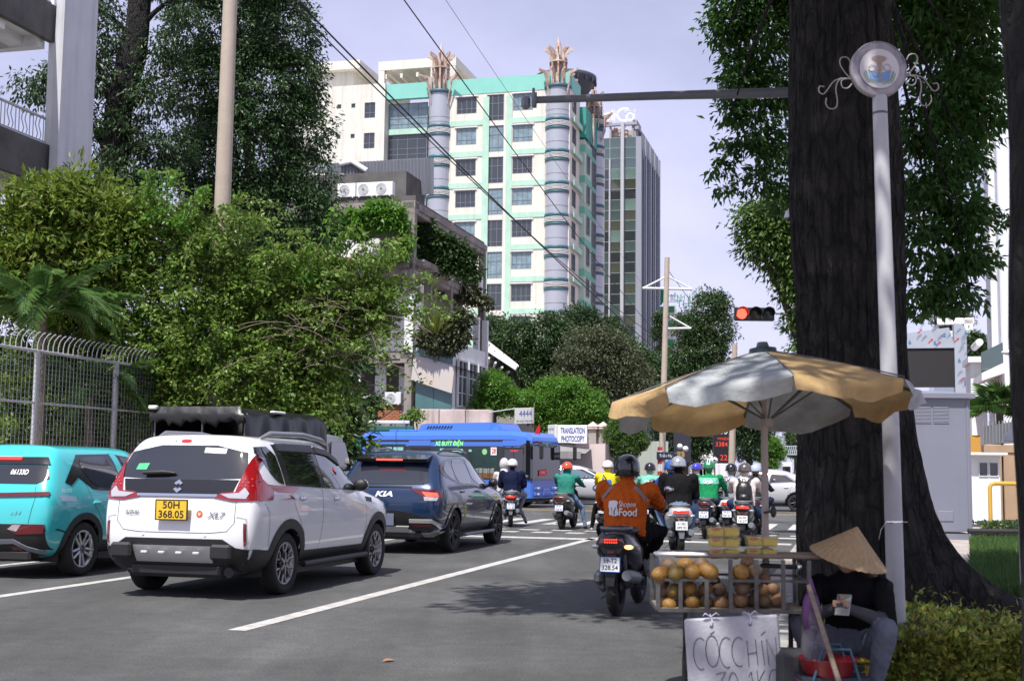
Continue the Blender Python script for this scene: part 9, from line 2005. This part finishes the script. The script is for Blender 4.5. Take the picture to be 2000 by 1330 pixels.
# right side: barrier, dome lamp, lamp posts, walker, fan palm
d=30; a,b_=P(1933,943,d),P(1990,943,d); br=thing('yellow_barrier','yellow tubular barrier on the red paving in front of the tan wall','barrier',(a.x,d,.12)); wl=b_.x-a.x; zh_=P(1960,944,d).z-.12; q=MB(); q.tube([(0,0,.1),(0,0,zh_-.1),(.03,0,zh_-.03),(.1,0,zh_),(wl-.1,0,zh_),(wl-.03,0,zh_-.03),(wl,0,zh_-.1),(wl,0,.1)],.05,10); q.obj('tube_frame',mat('barrier_yellow',(.55,.33,.05),.45),br)
for x in (0,wl): q=MB(); q.box((x,0,.1),(.34,.34,.2),b=.03); q.obj('foot',M_CONC_D,br)
xk=P(1940,960,d).x; me,_=crown_mesh('tuft',[((xk+.2,d-.1,.18),(.5,.2,.12))],30,8,.12,M_LF_HED,rc=.12); tag(mesh_obj('weed_tuft',me),'tuft of weeds at the foot of the yellow barrier','weeds',kind='stuff')
d=34; p=P(1906,900,d); VMw=RF(Vector((p.x,d,.12)),1.4);
PW_=[([(0,-.02,.88),(0,0,1.1),(0,.02,1.32),(0,.02,1.40)],[.15,.15,.17,.08],0,.66),([(0,.02,1.42),(0,.03,1.50)],[.055,.05],2,1),([(0,.04,1.54),(0,.05,1.60)],[.08,.085],0,1),([(0,-.02,.86),(0,0,.9)],[.15,.15],1,.7)]
for s in (-1,1): PW_ += [([(s*.18,.02,1.33),(s*.22,-.03*s,1.07),(s*.2,.1*s+.05,.84)],[.06,.05,.035],0,1),([(s*.2,.1*s+.07,.80)],[.04],2,1),([(s*.09,0,.86),(s*.09,.14*s+.05,.48),(s*.09,.20*s,.08)],[.09,.065,.045],1,1),([(s*.09,.20*s,.04),(s*.09,.20*s+.14,.03)],[.04,.03],3,1)]
figure('person',PW_,[cloth('grey_green',(.14,.16,.14)),C_GREYP,SKIN,mat('tan_shoe',(0,0,0)),SKIN],.025,.005,'walker in grey hooded top and pale trousers beside the grey cabinet',None,VMw)
def fan_palm(label,base,h,n,r):
 t=thing('fan_palm',label,'palm',base); q=MB(); q.tube([(0,0,0),(.05,0,h)],.1,10); q.obj('trunk',M_BARK2,t)
 q=MB(); q.tube([(0,0,0),(.5*r,0,.12*r)],.015,5)
 for k in range(26):
  a_=-2.2+4.4*k/25; dr=Vector((math.cos(a_),math.sin(a_),0)); b0=Vector((.5*r,0,.12*r)); s_=Vector((-dr.y,dr.x,0))*.028*r; L2=r*.72*(.8+.2*math.cos(a_)); m_=b0+dr*L2*.55+UP*.05*r; e=b0+dr*L2-UP*.16*r*abs(math.sin(a_*1.3)+.6); q.add([b0,m_-s_,e,m_+s_],[(0,1,2),(0,2,3)])
 me=q.mesh('frond',M_PALM)
 for i in range(n): o=mesh_obj('frond',me,t); o.location=(.05,0,h); o.rotation_euler=(random.uniform(-.3,.3),random.uniform(-.9,.35),i*2.399)
p=P(1952,900,36.6); fan_palm('fan palm with stiff leaves behind the tan wall right of the cabinet',(p.x,36.6,.12),P(1936,800,36.6).z-.12,20,.92)
for px,py,lab in ((1922,783,'small curved street lamp above the slatted railing'),(1992,690,'white flying saucer lamp at the far right')):
 p=P(px,900,38); l_=thing('street_lamp',lab,'lamp',(p.x,38,.12),0); z=P(px,py,38).z-.12; q=MB(); q.tube([(.35,0,0),(.35,0,z),(.1,0,z+.04)],.035,8); q.obj('post',M_GALV,l_); q=MB(); q.ball((-.1,0,z+.02),(.38,.16,.09),12,7); q.obj('lamp_head',M_FRAME_W,l_)
p=P(1990,862,14); q=MB(Matrix.Translation(p)); q.lathe([(.16,0),(.15,.06),(.10,.12),(.001,.145)],20); q.tube([(0,0,0),(0,0,-1.9)],.03,8); tag(q.obj('dome_lamp',M_FRAME_W),'white dome shaped lamp head in front of the tan wall at the right edge','lamp')
# pandanus and climbing plants on the old house
def climber(name,label,l,D,clumps,size,m,cat='climbing plant',**k):
 lb=lobes_px(l,D,.6); c=Vector(lb[0][0]); t=thing(name,label,cat,c,0,'plants growing over the old house'); me,pts=crown_mesh('foliage',lb,clumps,16,size,m,**{**dict(shell=.2,rc=.32,droop=.5,ratio=.5),**k}); me.transform(Matrix.Translation(-c)); mesh_obj('foliage',me,t)
 q=MB(Matrix.Translation(-c))
 for _ in range(14): a_=Vector(random.choice(lb)[0]); b2=Vector(random.choice(lb)[0])-UP*random.uniform(.2,1.2); q.tube(bez(a_,a_.lerp(b2,.3)+UP*.2,a_.lerp(b2,.7),b2,7),.022,5)
 q.obj('stem',M_BARK2,t)
climber('climbing_plant','green creeper hanging along the top balcony under the roof ledge',[(690,430,22),(720,425,22),(750,430,22),(770,415,20),(740,405,18),(785,440,14),(700,450,18),(668,445,16),(665,480,12),(700,495,10),(760,500,10),(780,490,14),(795,470,10)],54.6,420,.22,M_LF_BRI)
climber('climbing_plant','dark bushy creeper spilling over the side of the upper floor',[(830,440,16),(860,470,22),(890,490,22),(910,500,16),(870,510,22),(900,525,18),(820,470,14),(835,500,12),(925,530,12)],57.5,380,.24,M_LF_MID)
climber('climbing_plant','thin creeper on the far right corner of the old house',[(915,560,16),(935,580,12),(905,575,12),(945,590,10),(890,560,10)],62,130,.24,M_LF_OLV)
climber('climbing_plant','tangle of plants around the spiky plant on the middle floor',[(830,655,16),(870,650,20),(895,635,18),(900,655,16),(880,672,12),(850,674,12),(905,615,14),(870,620,14)],54.4,260,.22,M_LF_OLV)
climber('climbing_plant','potted greenery on the brick balcony by the red shutters',[(715,790,16),(735,780,12),(700,780,12),(720,805,14),(690,800,12)],54,170,.18,M_LF_MID)
climber('climbing_plant','small yellow green plant growing on the stained garden wall',[(808,808,7),(815,804,6),(802,812,5)],51.5,30,.14,M_LF_BOU)
b=P(852,672,54.2); pa=thing('spiky_plant','spiky plant with long sword leaves on the middle balcony','plant',b,0);
for i in range(34):
 a_=i*2.399; el=.65+.85*((i*7) % 34)/34; ln=random.uniform(1.1,1.7); dr=Vector((math.cos(a_)*math.cos(el),math.sin(a_)*math.cos(el),math.sin(el))); e=dr*ln-UP*.25*(1.5-el); s_=Vector((-math.sin(a_),math.cos(a_),0))*.05; m_=dr*ln*.55+UP*.04; q=MB(); q.add([-s_*.6+UP*.3,m_-s_+UP*.3,e+UP*.3,m_+s_+UP*.3,s_*.6+UP*.3],[(0,1,2),(0,2,3,4)]); q.obj('sword_leaf',mat('sword_leaf',(.16,.19,.03),.5,island=.3,transl=.3),pa)
q=MB(); q.tube([(0,0,-.2),(0,0,.35)],[.14,.1],8); q.obj('stem',M_BARK2,pa)
